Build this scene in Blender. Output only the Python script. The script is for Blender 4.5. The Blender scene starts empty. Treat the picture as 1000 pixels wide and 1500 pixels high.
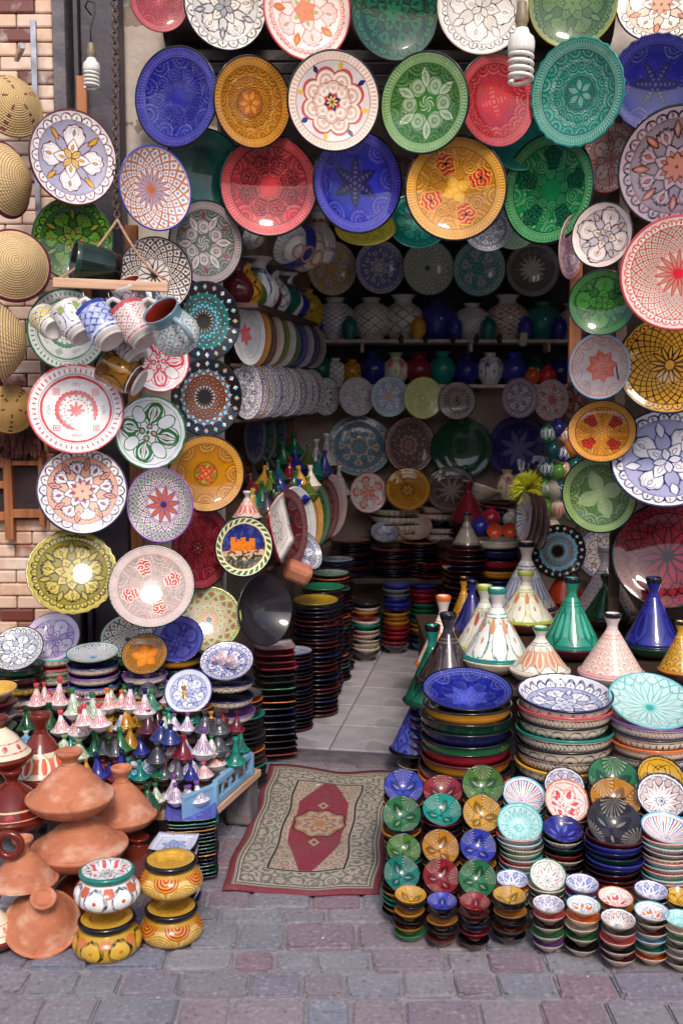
import bpy, bmesh, math, random
from mathutils import Vector, Matrix, Quaternion
random.seed(7)
PI = math.pi; TAU = 2*math.pi
scene = bpy.context.scene
COL = scene.collection

# ------------------------------------------------------------------ camera
CAM = Vector((0, 0, 1.6)); PITCH = math.atan(150/1500)
cam_d = bpy.data.cameras.new('camera'); cam = bpy.data.objects.new('camera', cam_d); COL.objects.link(cam)
cam.location = CAM; cam.rotation_euler = (PI/2 - PITCH, 0, 0)
cam_d.sensor_fit = 'VERTICAL'; cam_d.sensor_height = 36; cam_d.sensor_width = 24; cam_d.lens = 36
cam_d.clip_start = 0.05; cam_d.clip_end = 600
cam_d.dof.use_dof = True; cam_d.dof.focus_distance = 3.9; cam_d.dof.aperture_fstop = 3.2
scene.camera = cam

# ------------------------------------------------------------------ sky and sun (open shade in an alley)
SUN_EL, SUN_AZ = 44, 172          # degrees; azimuth clockwise from +Y
world = bpy.data.worlds.new('World'); scene.world = world; world.use_nodes = True
wn = world.node_tree
sky = wn.nodes.new('ShaderNodeTexSky'); sky.sky_type = 'NISHITA'; sky.sun_disc = False
sky.sun_elevation = math.radians(SUN_EL); sky.sun_rotation = math.radians(SUN_AZ)
sky.air_density = 1.0; sky.dust_density = 2.5; sky.ozone_density = 1.0
wn.nodes['Background'].inputs[1].default_value = 0.15
wn.links.new(sky.outputs[0], wn.nodes['Background'].inputs[0])
sun_d = bpy.data.lights.new('sun', 'SUN'); sun = bpy.data.objects.new('sun', sun_d); COL.objects.link(sun)
sun_d.energy = 1.3; sun_d.angle = math.radians(13); sun_d.color = (1.0, 0.93, 0.84)
_az = math.radians(SUN_AZ); _el = math.radians(SUN_EL)
_sd = Vector((math.sin(_az)*math.cos(_el), math.cos(_az)*math.cos(_el), math.sin(_el)))
sun.rotation_euler = (-_sd).to_track_quat('-Z', 'Y').to_euler(); sun.location = (0, -3, 6)
vs = scene.view_settings; vs.view_transform = 'Standard'; vs.look = 'None'; vs.gamma = 1.0
vs.use_curve_mapping = False; vs.exposure = 0.65
scene.render.engine = 'CYCLES'
scene.cycles.use_denoising = True
scene.cycles.max_bounces = 7; scene.cycles.diffuse_bounces = 4; scene.cycles.glossy_bounces = 3
scene.cycles.sample_clamp_indirect = 4.0

# ------------------------------------------------------------------ pixel (1000 x 1500 photograph) <-> place
FWD = Vector((0, math.cos(PITCH), -math.sin(PITCH))); UP = Vector((0, math.sin(PITCH), math.cos(PITCH)))
def ray(px, py): return Vector((1, 0, 0))*((px-500)/1500) + UP*((750-py)/1500) + FWD
def at(px, py, Y):
    d = ray(px, py); return CAM + d*(Y/d.y)
def on(px, py, z):
    d = ray(px, py); return CAM + d*((z-CAM.z)/d.z)
def ppm(p): return 1500/((p-CAM).dot(FWD))

# ------------------------------------------------------------------ colours
def C(h):
    h = h.lstrip('#'); v = [int(h[i:i+2], 16)/255 for i in (0, 2, 4)]
    return tuple((x/12.92 if x <= .04045 else ((x+.055)/1.055)**2.4) for x in v)
PAL = dict(navy='#1c1f4e', blue='#33389a', cobalt='#3a44b8', sky='#6fb4d6', turq='#4fb3b8', teal='#1f7f73', green='#2f7a4c',
           dgreen='#143f2c', lime='#a8b83c', sage='#7f9c68', amber='#c8862a', yellow='#dba53a', orange='#e0702c', red='#b82f3a',
           coral='#cf5058', crimson='#98202f', maroon='#561a22', brown='#5a2c1c', black='#15141a', charcoal='#3a3640', grey='#8b8790',
           cream='#e6d5c0', white='#ece4de', purple='#7a4f96', pink='#d99a9c', olive='#9a8a30', terra='#b06a4a', gold='#b98f34', lilac='#9a93b8')
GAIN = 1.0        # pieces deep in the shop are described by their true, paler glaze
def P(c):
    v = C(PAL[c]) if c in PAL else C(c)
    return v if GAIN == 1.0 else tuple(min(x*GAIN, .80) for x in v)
def lerp(a, b, f): return tuple(x+(y-x)*f for x, y in zip(a, b))

# ------------------------------------------------------------------ shader expression helper
class E:
    __slots__ = ('g', 's')
    def __init__(self, g, s): self.g = g; self.s = s
    def _o(self, op, *a): return self.g.m(op, *a)
    def __add__(a, b): return a._o('ADD', a, b)
    __radd__ = __add__
    def __sub__(a, b): return a._o('SUBTRACT', a, b)
    def __rsub__(a, b): return a._o('SUBTRACT', b, a)
    def __mul__(a, b): return a._o('MULTIPLY', a, b)
    __rmul__ = __mul__
    def __truediv__(a, b): return a._o('DIVIDE', a, b)
    def lt(a, b): return a._o('LESS_THAN', a, b)
    def gt(a, b): return a._o('GREATER_THAN', a, b)
    def near(a, b, w): return a._o('COMPARE', a, b, w)
    def sin(a): return a._o('SINE', a)
    def abs(a): return a._o('ABSOLUTE', a)
    def pp(a, s=.5): return a._o('PINGPONG', a, s)
    def max(a, b): return a._o('MAXIMUM', a, b)
    def min(a, b): return a._o('MINIMUM', a, b)
    def floor(a): return a._o('FLOOR', a)
    def frac(a): return a._o('FRACT', a)

MATS = {}
class Pat:
    """a material painted in the object's own polar coordinates (r = 1 at the rim, t in turns)"""
    def __init__(s, name, rough=.06, warp=.014, bump=.0, var=.22, spec=.5):
        s.mat = bpy.data.materials.new(name); s.mat.use_nodes = True
        s.nt = s.mat.node_tree; s.n = s.nt.nodes; s.bsdf = s.n['Principled BSDF']
        s.rough = rough; s.var = var; s.h = None; s.bumps = bump; s.spec = spec
        tc = s.n.new('ShaderNodeTexCoord'); v = tc.outputs['Object']; s.obj = v
        if warp:
            nz = s.n.new('ShaderNodeTexNoise'); nz.inputs['Scale'].default_value = 5; nz.inputs['Detail'].default_value = 2.5
            s.l(v, nz.inputs['Vector'])
            a = s.vm('SUBTRACT', nz.outputs['Color'], (.5, .5, .5)); a = s.vm('MULTIPLY', a, (warp*2.6, warp*2.6, warp))
            v = s.vm('ADD', v, a)
        s.v = v
        sp = s.n.new('ShaderNodeSeparateXYZ'); s.l(v, sp.inputs[0])
        s.x, s.y, s.z = (E(s, sp.outputs[i]) for i in range(3))
        s.r = E(s, s.vm('LENGTH', s.vm('MULTIPLY', v, (1, 1, 0)), None))
        s.t = s.m('ARCTAN2', s.y, s.x)*(1/TAU)
        s.col = None; s.ink = None; s.inkc = None
    def l(s, a, b): s.nt.links.new(a, b)
    def vm(s, op, a, b):
        nd = s.n.new('ShaderNodeVectorMath'); nd.operation = op
        for i, q in enumerate((a, b)):
            if q is None: continue
            if isinstance(q, tuple): nd.inputs[i].default_value = q
            else: s.l(q, nd.inputs[i])
        return nd.outputs['Value'] if op in ('LENGTH', 'DISTANCE') else nd.outputs[0]
    def m(s, op, *a):
        nd = s.n.new('ShaderNodeMath'); nd.operation = op
        for i, q in enumerate(a):
            if isinstance(q, E): s.l(q.s, nd.inputs[i])
            else: nd.inputs[i].default_value = q
        return E(s, nd.outputs[0])
    def base(s, c):
        nd = s.n.new('ShaderNodeRGB'); nd.outputs[0].default_value = (*P(c), 1) if isinstance(c, str) else (*c, 1); s.col = nd.outputs[0]
    def paint(s, mask, c, f=1.0):
        nd = s.n.new('ShaderNodeMixRGB')
        if s.ink is not None and c == s.inkc: mask = mask*s.ink
        if f != 1.0: mask = mask*f
        s.l(mask.s, nd.inputs[0]); s.l(s.col, nd.inputs[1])
        if isinstance(c, str): nd.inputs[2].default_value = (*P(c), 1)
        elif isinstance(c, tuple): nd.inputs[2].default_value = (*c, 1)
        else: s.l(c, nd.inputs[2])
        s.col = nd.outputs[0]
    def ring(s, a, b): return s.r.near((a+b)/2, (b-a)/2)
    def disc(s, a): return s.r.lt(a)
    def fold(s, n, ph=0.0):
        a = (s.t*n + ph).pp(.5)*(TAU/n)
        u = s.r*s.m('COSINE', a); v = s.r*s.m('SINE', a)
        return u, v
    def dist(s, f, c, sx=1.0):
        cb = s.n.new('ShaderNodeCombineXYZ'); s.l(f[0].s, cb.inputs[0]); s.l(f[1].s, cb.inputs[1])
        q = cb.outputs[0]
        if sx != 1.0:
            q = s.vm('MULTIPLY', q, (sx, 1, 0)); return E(s, s.vm('DISTANCE', q, (c*sx, 0, 0)))
        return E(s, s.vm('DISTANCE', q, (c, 0, 0)))
    def petal(s, f, u0, u1, w):
        """signed: >0 inside"""
        k = PI/(u1-u0)
        inr = f[0].near((u0+u1)/2, (u1-u0)/2)
        return ((f[0]-u0)*k).sin()*w*inr - f[1]
    def speck(s, scale, thr):
        nz = s.n.new('ShaderNodeTexVoronoi'); nz.inputs['Scale'].default_value = scale; nz.feature = 'F1'
        s.l(s.obj, nz.inputs['Vector']); return E(s, nz.outputs['Distance']).lt(thr)
    def noise(s, scale, detail=2):
        nz = s.n.new('ShaderNodeTexNoise'); nz.inputs['Scale'].default_value = scale; nz.inputs['Detail'].default_value = detail
        s.l(s.obj, nz.inputs['Vector']); return E(s, nz.outputs['Fac'])
    def ramp(s, fac, cols):
        rp = s.n.new('ShaderNodeValToRGB'); rp.color_ramp.interpolation = 'CONSTANT'
        el = rp.color_ramp.elements
        while len(el) < len(cols): el.new(1.0)
        for i, c in enumerate(cols):
            el[i].position = i/len(cols); el[i].color = (*P(c), 1)
        s.l(fac.s, rp.inputs[0]); return rp.outputs[0]
    def brush(s, line, lo=.5):
        """brush strokes of this colour run thick and thin"""
        s.inkc = line; s.ink = ((s.noise(9, 3)-.28)*3.2).max(lo).min(1.)
    def chips(s, r0=.955):
        s.paint(s.r.gt(r0)*s.noise(13, 3).gt(.63), '#a97f66'); s.paint(s.noise(26, 4).gt(.70), '#b9a08c', .35)
    def add_h(s, h): s.h = h if s.h is None else s.h + h
    def done(s, obj_random=0.0):
        if s.var:
            nz = s.noise(3.2, 3)
            hv = s.n.new('ShaderNodeHueSaturation')
            val = nz*(2*s.var) + (1-s.var)
            if obj_random:
                oi = s.n.new('ShaderNodeObjectInfo'); val = val*(E(s, oi.outputs['Random'])*(2*obj_random) + (1-obj_random))
            s.l(val.s, hv.inputs['Value']); s.l(s.col, hv.inputs['Color']); s.col = hv.outputs[0]
        s.l(s.col, s.bsdf.inputs['Base Color'])
        rn = (s.noise(9, 2)*.14 + (s.rough-.06 if s.rough >= .2 else .22)).max(.01)
        s.l(rn.s, s.bsdf.inputs['Roughness'])
        s.bsdf.inputs['Specular IOR Level'].default_value = s.spec
        if s.rough < .2:      # glaze: a clear smooth coat over the moulded body
            s.bsdf.inputs['Coat Weight'].default_value = .65; s.bsdf.inputs['Coat Roughness'].default_value = .035; s.bsdf.inputs['Coat IOR'].default_value = 1.55
            s.bsdf.inputs['Specular IOR Level'].default_value = .12
        if s.h is not None and s.bumps:
            b = s.n.new('ShaderNodeBump'); b.inputs['Strength'].default_value = s.bumps; b.inputs['Distance'].default_value = .004
            s.l(s.h.s, b.inputs['Height']); s.l(b.outputs[0], s.bsdf.inputs['Normal'])
        MATS[s.mat.name] = s.mat
        return s.mat

def glaze(c, rough=.07):
    key = 'glaze_%s_%d_%d' % (c.strip('#'), int(rough*100), int(GAIN*10))
    if key in MATS: return MATS[key]
    g = Pat(key, rough, warp=0, var=.22); g.base(tuple(x*.84 for x in P(c))); return g.done(obj_random=.15)

# ---- plate and bowl faces
def f_lobes(name, rim, line, fill, hatch, accent, n=6, ph=0., scal=24, lw=.013, rimfill=None, c=.46, R=.235, pet=.10, inner=.12, accent2=None, edge=None, center=None, wav=.02):
    g = Pat(name, warp=.018); g.base(rim); lw *= 1.45; g.brush(line, .72)
    f = g.fold(scal); Rs = PI*.8/scal*.98
    d = g.dist(f, .80); zone = g.ring(.785, .955)
    if scal > 4:
        g.paint(zone*d.lt(Rs), rimfill or fill); g.paint(zone*d.near(Rs, lw*.9), line)
        g.paint(g.dist(f, .83, .5).lt(.020), line, .85); g.paint(zone*d.gt(Rs*1.12)*g.speck(52, .25), line, .5)
    g.paint(g.disc(.765), hatch)
    g.paint(g.disc(.765)*g.speck(46, .25), line, .45)
    f1 = g.fold(n, ph); f2 = g.fold(n, ph+.5)
    d1 = g.dist(f1, c) + (g.t*(n*7)*TAU).sin()*wav*.6
    g.paint(d1.lt(R), fill); g.paint(d1.near(R, lw), line); g.paint(d1.near(R*.82, lw*.35), line, .45)
    # interlaced ovals between the lobes, then their tips
    p2 = g.petal(f2, .10, .66, pet*1.05)
    g.paint(p2.gt(0), hatch); g.paint(p2.gt(0)*g.speck(52, .26), line, .5); g.paint(p2.near(0, lw*.9)*g.ring(.10, .66), line)
    p3 = g.petal(f2, .46, .755, pet*.62); g.paint(p3.gt(0), accent); g.paint(p3.near(0, lw*.8)*g.ring(.46, .755), line); g.paint(g.petal(f2, .54, .69, pet*.2).gt(0), accent2 or fill, .8)
    # inner flower
    p1 = g.petal(f1, .0, .42, inner); g.paint(p1.gt(0), fill); g.paint(p1.near(0, lw*.9)*g.disc(.42), line)
    p4 = g.petal(f1, .14, .30, .034); g.paint(p4.gt(0), accent2 or accent); g.paint(p4.near(0, lw*.4)*g.ring(.14, .3), line)
    p7 = g.petal(f2, .0, .26, inner*.6); g.paint(p7.gt(0), accent, .85); g.paint(p7.near(0, lw*.8)*g.disc(.26), line)
    # sprig in every lobe
    p5 = g.petal(f1, .46, .60, .032); g.paint(p5.near(0, lw*.5)*g.ring(.46, .6), line); g.paint(p5.gt(.008), accent2 or accent, .9)
    g.paint(f1[1].lt(lw*.35)*g.ring(.42, .66)*d1.lt(R*.9), line, .8)
    g.paint((g.dist(f1, .55)-.0).near(.10, lw*.45)*(f1[0].gt(.5)), line, .6)
    g.paint(g.ring(.765, .782), line); g.paint(g.ring(.742, .75), line, .6)
    if center: g.paint(g.disc(.08), center); g.paint(g.ring(.08, .095), line)
    g.paint(g.r.gt(.955), edge or line); g.chips()
    return g.done()

def f_knot(name):
    g = Pat(name, rough=.06, bump=.4); g.base('#e0c6b6')
    z = g.ring(.82, .93); gr = (g.t*(70*TAU)).sin(); g.paint(z*gr.gt(.2), '#cfa794', .5); g.add_h(z*gr*.5)
    g.paint(g.disc(.79), '#d2c6c0'); g.paint(g.disc(.79)*g.speck(44, .24), '#8a6a64', .35); g.paint(g.ring(.78, .80), '#9a7468')
    f = g.fold(8, .2); f2 = g.fold(8, .7)
    d = g.dist(f, .47); g.paint(d.lt(.225)*g.disc(.79), '#cf4a4c'); d2 = g.dist(f, .43); g.paint(d2.lt(.215), '#e4cbbb'); a = (d2*62).sin(); g.paint(d2.lt(.2)*a.gt(.3), '#b5806e', .6); g.add_h(d2.lt(.2)*a*.4); g.paint(d2.near(.215, .01), '#8a4a44')
    d3 = g.dist(f2, .27); g.paint(d3.lt(.15), '#e6d0c2'); a3 = (d3*70).sin(); g.paint(d3.lt(.14)*a3.gt(.2), '#b5806e', .6); g.paint(d3.near(.15, .01), '#9a5a50')
    p = g.petal(g.fold(4, .45), .62, .80, .05); g.paint(p.gt(0), '#20285c'); p = g.petal(g.fold(4, .95), .62, .80, .05); g.paint(p.gt(0), '#d8a83c')
    p = g.petal(g.fold(4, .1), .0, .19, .07); g.paint(p.gt(0), '#c8303a'); p = g.petal(g.fold(4, .6), .0, .19, .06); g.paint(p.gt(0), '#20285c'); g.paint(g.petal(g.fold(8, .35), .02, .13, .02).gt(0), '#d8b04a')
    g.paint(g.r.gt(.958), '#2a2530'); return g.done()

def f_net(name, bg, line, n=22, k=1.0, lw=.07, petals=None, center=None, cdot=None, rim=None, edge=None, r0=.34, r1=.8, cells=None, scal=28, plw=.012, band=None):
    g = Pat(name, warp=.015); g.base(rim or bg); g.brush(line, .85); lw *= 1.3; plw *= 1.3
    if rim and r1 < .9:
        f = g.fold(scal); d = g.dist(f, r1+.03); Rs = PI*.86/scal
        zone = g.ring(r1, .955)
        g.paint(zone*d.lt(Rs), band or bg); g.paint(zone*d.near(Rs, .011), line)
        g.paint(g.dist(f, r1+.06, .5).lt(.016), line)
    s_ = g.m('LOGARITHM', g.r+.02, math.e)*(n/TAU*k)
    a1 = (g.t*n+s_).pp(.5); a2 = (g.t*n-s_).pp(.5)
    zone = g.ring(r0, r1)
    g.paint(g.disc(r1), bg)
    if cells:
        idx = (s_*(1.0/len(cells))).frac(); g.paint(zone*a1.min(a2).gt(lw*1.6), g.ramp(idx, cells), .85)
    if cdot: g.paint(zone*(a1+a2).gt(.74), cdot)
    g.paint(zone*a1.min(a2).lt(lw), line)
    pc = petals or bg
    g.paint(g.disc(r0), bg if not petals else bg)
    f = g.fold(n*(1 if n <= 18 else .5) if n % 2 == 0 else n)
    nf = n*(1 if n <= 18 else .5) if n % 2 == 0 else n
    p = g.petal(f, .06, r0*1.12, min(r0*.16, .80*PI*r0*.58/nf)); g.paint(p.gt(0), pc); g.paint(p.near(0, plw*.6)*g.disc(r0*1.1), line)
    g.paint(g.disc(.085), center or line)
    g.paint(g.ring(r1-.006, r1+.012), line)
    g.paint(g.r.gt(.955), edge or line); g.chips()
    return g.done()

def f_mosaic(name, cols, ringcol, n=18, rimcols=('sky', 'cream', 'lilac', 'gold')):
    g = Pat(name, warp=.005); g.base('black')
    s_ = g.m('LOGARITHM', g.r+.02, math.e)*(n/TAU*1.05)
    a1 = (g.t*n+s_).pp(.5); a2 = (g.t*n-s_).pp(.5)
    zone = g.ring(.26, .70); idx = (s_*(2.0/len(cols))).frac()
    mn = a1.min(a2)
    g.paint(zone, ringcol); g.paint(zone*mn.gt(.1), 'black'); g.paint(zone*mn.gt(.16), g.ramp(idx, cols))
    g.paint(zone*mn.gt(.40), 'white', .8)
    f = g.fold(n*1.0); g.paint(g.dist(f, .245).lt(.013), 'white'); g.paint(g.dist(f, .205).lt(.012), 'amber')
    f = g.fold(20); dd = (f[0]-.855).abs()*.9 + f[1]
    g.paint(dd.lt(.062), g.ramp((g.t*5.0).frac(), rimcols))
    f = g.fold(n, .5); g.paint(g.dist(f, .725).lt(.012), 'white')
    return g.done()

def f_emb(name, col, light=None, dark=None, n=8, ph=0., star=None, patch=None, patchn=4, patchc=None, rimn=56, edge='black', inner=True, rf=.45, well=None, disc=None, roses=False, wellr=.77, ppos=.52, psize=.165, dot=False):
    """moulded monochrome plate: stamped fans under one glaze"""
    c0 = tuple(x*.72 for x in P(col)); light = P(light) if light else lerp(c0, (.85, .72, .6), .38); dk = P(dark) if dark else tuple(x*.42 for x in c0)
    g = Pat(name, rough=.05, warp=.012, bump=.6, var=.30); g.base(c0)
    worn = ((g.noise(4.5, 3)-.30)*2.4).max(0.).min(1.)          # the stamps take the glaze unevenly
    rimn *= 1.5; gr = (g.t*(rimn*TAU)).sin(); gr2 = (g.t*(rimn*TAU) + g.r*55).sin(); z = g.ring(.83, .925)
    g.paint(z*gr.max(gr2).gt(.45), light, .38); g.add_h(z*gr*.3)
    g.paint(g.ring(.932, .944).max(g.ring(.812, .822)), light, .45)
    if well: g.paint(g.disc(wellr), well)
    g.paint(g.ring(wellr-.012, wellr+.012), dk, .8); g.paint(g.ring(wellr+.012, wellr+.024), light, .5)
    def fan(f, c, R, lim, k, st):
        d = g.dist(f, c); u = g.m('ARCTAN2', f[1], c-f[0]); ribs = (u*k).sin(); arc = (d*(TAU/(R*.34))).sin()
        zz = d.lt(R)*g.disc(lim); pat = arc.gt(.55).max(ribs.gt(.35)*d.gt(R*.62)*d.lt(R*.9))
        g.paint(zz*pat*worn, light, st); g.paint(zz*arc.lt(-.7), dk, .3); g.add_h(zz*(arc*.4+ribs*.25)); g.paint(d.near(R*1.03, .007)*g.disc(lim), dk, .55)
    fan(g.fold(n, ph), wellr-.01, .25, wellr-.015, 22, rf)
    if inner: fan(g.fold(n, ph+.5), .50, .17, .62, 16, rf*.9); fan(g.fold(n, ph), .30, .11, .40, 12, rf*.8)
    if disc: g.paint(g.disc(.30), disc); g.paint(g.ring(.29, .31), dk); g.paint(g.disc(.30)*g.noise(12, 3).gt(.55), dk, .5); g.paint(g.petal(g.fold(6), .05, .27, .05).gt(0), light, .35)
    if roses:
        f3 = g.fold(6, .2); d3 = g.dist(f3, .38); a3 = (d3*60 + g.t*TAU*6).sin(); z3 = d3.lt(.17)
        g.paint(z3, light, .6); g.paint(z3*a3.gt(.3), dk, .6)
        p = g.petal(g.fold(6, .7), .3, .72, .1); g.paint(p.gt(0), light, .7); g.paint(p.near(0, .01)*g.ring(.3, .72), dk); g.paint(g.petal(g.fold(6, .7), .4, .64, .03).gt(0), dk, .5)
        p = g.petal(g.fold(6, .2), .54, .74, .07); g.paint(p.gt(0), roses); g.paint(g.petal(g.fold(6, .2), .58, .7, .03).near(0, .012)*g.ring(.58, .7), 'black', .7)
        d6 = g.dist(g.fold(6), .0); g.paint(g.disc(.16)*(g.r*70 + g.t*TAU*6).sin().gt(.2), light, .6)
    if star:
        f4 = g.fold(star[0], .1); p = g.petal(f4, -.02, star[1], star[2]) + (g.noise(14, 3)-.5)*.05; g.paint(p.gt(0), star[3], .9)
        p = g.petal(f4, -.02, star[1]*.8, star[2]*.35); g.paint(p.gt(0)*(g.r*70).sin().gt(0), light, .4)
    if patch:
        f5 = g.fold(patchn, .12); d5 = g.dist(f5, ppos, .8); sq = d5 + (g.m('ARCTAN2', f5[1], f5[0]-ppos)*4).sin()*.022
        g.paint(sq.lt(psize), patchc or light); g.paint(sq.lt(psize*.9), patch)
        la = g.m('ARCTAN2', f5[1]-psize*.42, f5[0]-ppos); d6 = g.dist((f5[0], f5[1]-psize*.42), ppos)
        scr = (d6*(95*.165/psize) - la).sin(); g.paint(sq.lt(psize*.84)*scr.gt(.5), patchc if patchc else dk)
        if dot: g.paint(d5.lt(.03), 'black')
    g.paint(g.r.gt(.958), edge); g.chips(.962)
    return g.done()

def f_bands(name, base, line, grey='grey'):
    g = Pat(name, warp=.014); g.base(base); g.brush(line, .9)
    for a, b in ((.95, 1.0), (.69, .74), (.35, .44), (.235, .27)): g.paint(g.ring(a, b), line)
    f = g.fold(48); g.paint(g.petal(f, .8, .92, .02).gt(0), line); g.paint(g.ring(.765, .78), grey)
    g.paint(g.dist(g.fold(28), .42).lt(.035), line); g.paint(g.dist(g.fold(20), .27).lt(.03), base)
    f = g.fold(4, .5); dd = (f[0]-.57).abs()+f[1]
    g.paint(dd.lt(.1), line); g.paint(dd.lt(.075), base); g.paint(dd.lt(.05), line); g.paint(dd.lt(.02), base)
    f = g.fold(4); g.paint(g.dist(f, .56, 2.2).lt(.11)*(g.noise(40).gt(.5)), grey, .8)
    p = g.petal(g.fold(8), .0, .21, .035); g.paint(p.gt(0), line); g.paint(g.dist(g.fold(16), .33).lt(.028), grey)
    return g.done()

def f_swirl(name, base, line, n=4, ph=.1, accent='pink', edge=None, scale=5.0, hatch='lilac', wr=.86):
    """arabesque scrolls: bands of a distorted field kept inside petals"""
    g = Pat(name, warp=.03); g.base(base)
    g.paint(g.disc(wr)*g.speck(44, .2), hatch, .45)
    f = g.fold(n, ph); f2 = g.fold(n, ph+.5)
    d = g.dist(f, .52) ; a = (d*34 + (g.t*TAU*n*2).sin()*1.6).sin()
    zone = d.lt(.30)*g.disc(wr)
    g.paint(zone*a.gt(-.25), line); g.paint(d.near(.3, .014)*g.disc(wr), line)
    d2 = g.dist(f2, .56, .7); g.paint(d2.lt(.17)*g.disc(wr), base); g.paint(d2.near(.17, .012)*g.disc(wr), line)
    p = g.petal(f, .2, .8, .06); g.paint(p.gt(0), base); g.paint(p.near(0, .012)*g.ring(.2, .8), line); g.paint(g.petal(f, .35, .65, .02).gt(0), accent)
    d3 = g.dist(g.fold(n, ph), .16); g.paint(d3.lt(.09), line); g.paint(d3.lt(.05), accent)
    g.paint(g.disc(.05), line); g.paint(g.ring(wr, wr+.012), line)
    g.paint(g.r.gt(.95), edge or line)
    return g.done()

def f_rays(name, bg, line, n=12, acc='sky', edge=None, center=None, style=0):
    """simply painted small bowl"""
    g = Pat(name, warp=.03); g.base(bg); g.brush(line)
    f = g.fold(n); p = g.petal(f, .12, .8, .26*6/n)
    g.paint(p.near(0, .022)*g.ring(.12, .8), line)
    g.paint(g.petal(f, .3, .66, .09*6/n).gt(0), acc)
    if style == 1:
        f2 = g.fold(n, .5); d = g.dist(f2, .72); g.paint(d.lt(.14), acc, .8); g.paint(d.near(.14, .016), line)
    if style == 2:
        a = ((g.t*n).frac()); g.paint(g.ring(.2, .86), g.ramp(a, ('sky', 'white', 'orange', 'white', 'purple', 'white')))
    if style == 3:
        d = g.dist(g.fold(4, .1), .42); g.paint(d.near(.26, .02), line); g.paint(d.lt(.1), acc)
    g.paint(g.ring(.84, .87), line); g.paint(g.disc(.09), center or line)
    g.paint(g.r.gt(.93), edge or line)
    return g.done()

def f_plain(name, col, edge=None, ringc=None, n=26):
    c0 = P(col); g = Pat(name, warp=.012, bump=.3, var=.3); g.base(c0)
    ln = ringc or tuple(x*.45 for x in c0)
    f = g.fold(n); p = g.petal(f, .1, .62, .04); g.paint(p.near(0, .008)*g.ring(.1, .62), ln, .6)
    for a, b in ((.66, .675), (.75, .77), (.1, .13)): g.paint(g.ring(a, b), ln, .8)
    g.paint(g.ring(.79, .93)*(g.t*TAU*40).sin().gt(0), ln, .35)
    g.paint(g.r.gt(.955), edge or ln)
    return g.done()

def f_castle(name):
    g = Pat(name, warp=.02); g.base('#e8dcb4')
    pic = g.disc(.74)
    lf = (g.t*26*TAU + g.r*26).sin(); g.paint(g.ring(.80, .93)*lf.gt(-.3), '#3d6a34'); g.paint(g.r.gt(.955), '#182a2c')
    g.paint(pic, '#1f2a6e'); g.paint(pic*g.noise(5).gt(.55), '#4a55a0', .6)
    g.paint(pic*g.y.lt(-.12), '#c9a883'); g.paint(pic*g.y.lt(-.1)*g.noise(9).gt(.55), '#6d3b26')
    def box(x0, x1, y0, y1): return g.x.near((x0+x1)/2, (x1-x0)/2)*g.y.near((y0+y1)/2, (y1-y0)/2)
    for b in ((-.42, .36, -.14, .16), (-.42, -.24, -.14, .32), (-.08, .1, -.14, .3), (.22, .42, -.14, .26), (-.2, -.1, -.1, .24)): g.paint(box(*b), '#e07a1e')
    g.paint(box(-.40, .36, -.12, .14)*g.speck(13, .16), '#4a1c12'); g.paint(pic*g.y.lt(.0)*g.y.gt(-.14)*g.noise(12).gt(.56), '#a8481a')
    g.paint(pic*g.y.lt(-.3)*g.noise(10).gt(.45), '#27361f'); g.paint(pic*g.y.lt(-.46), '#2b2b1c', .7)
    g.paint(pic*g.y.lt(-.3)*g.speck(16, .14), '#d8d0c0'); g.paint(g.ring(.735, .76), '#caa23c')
    return g.done()

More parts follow.
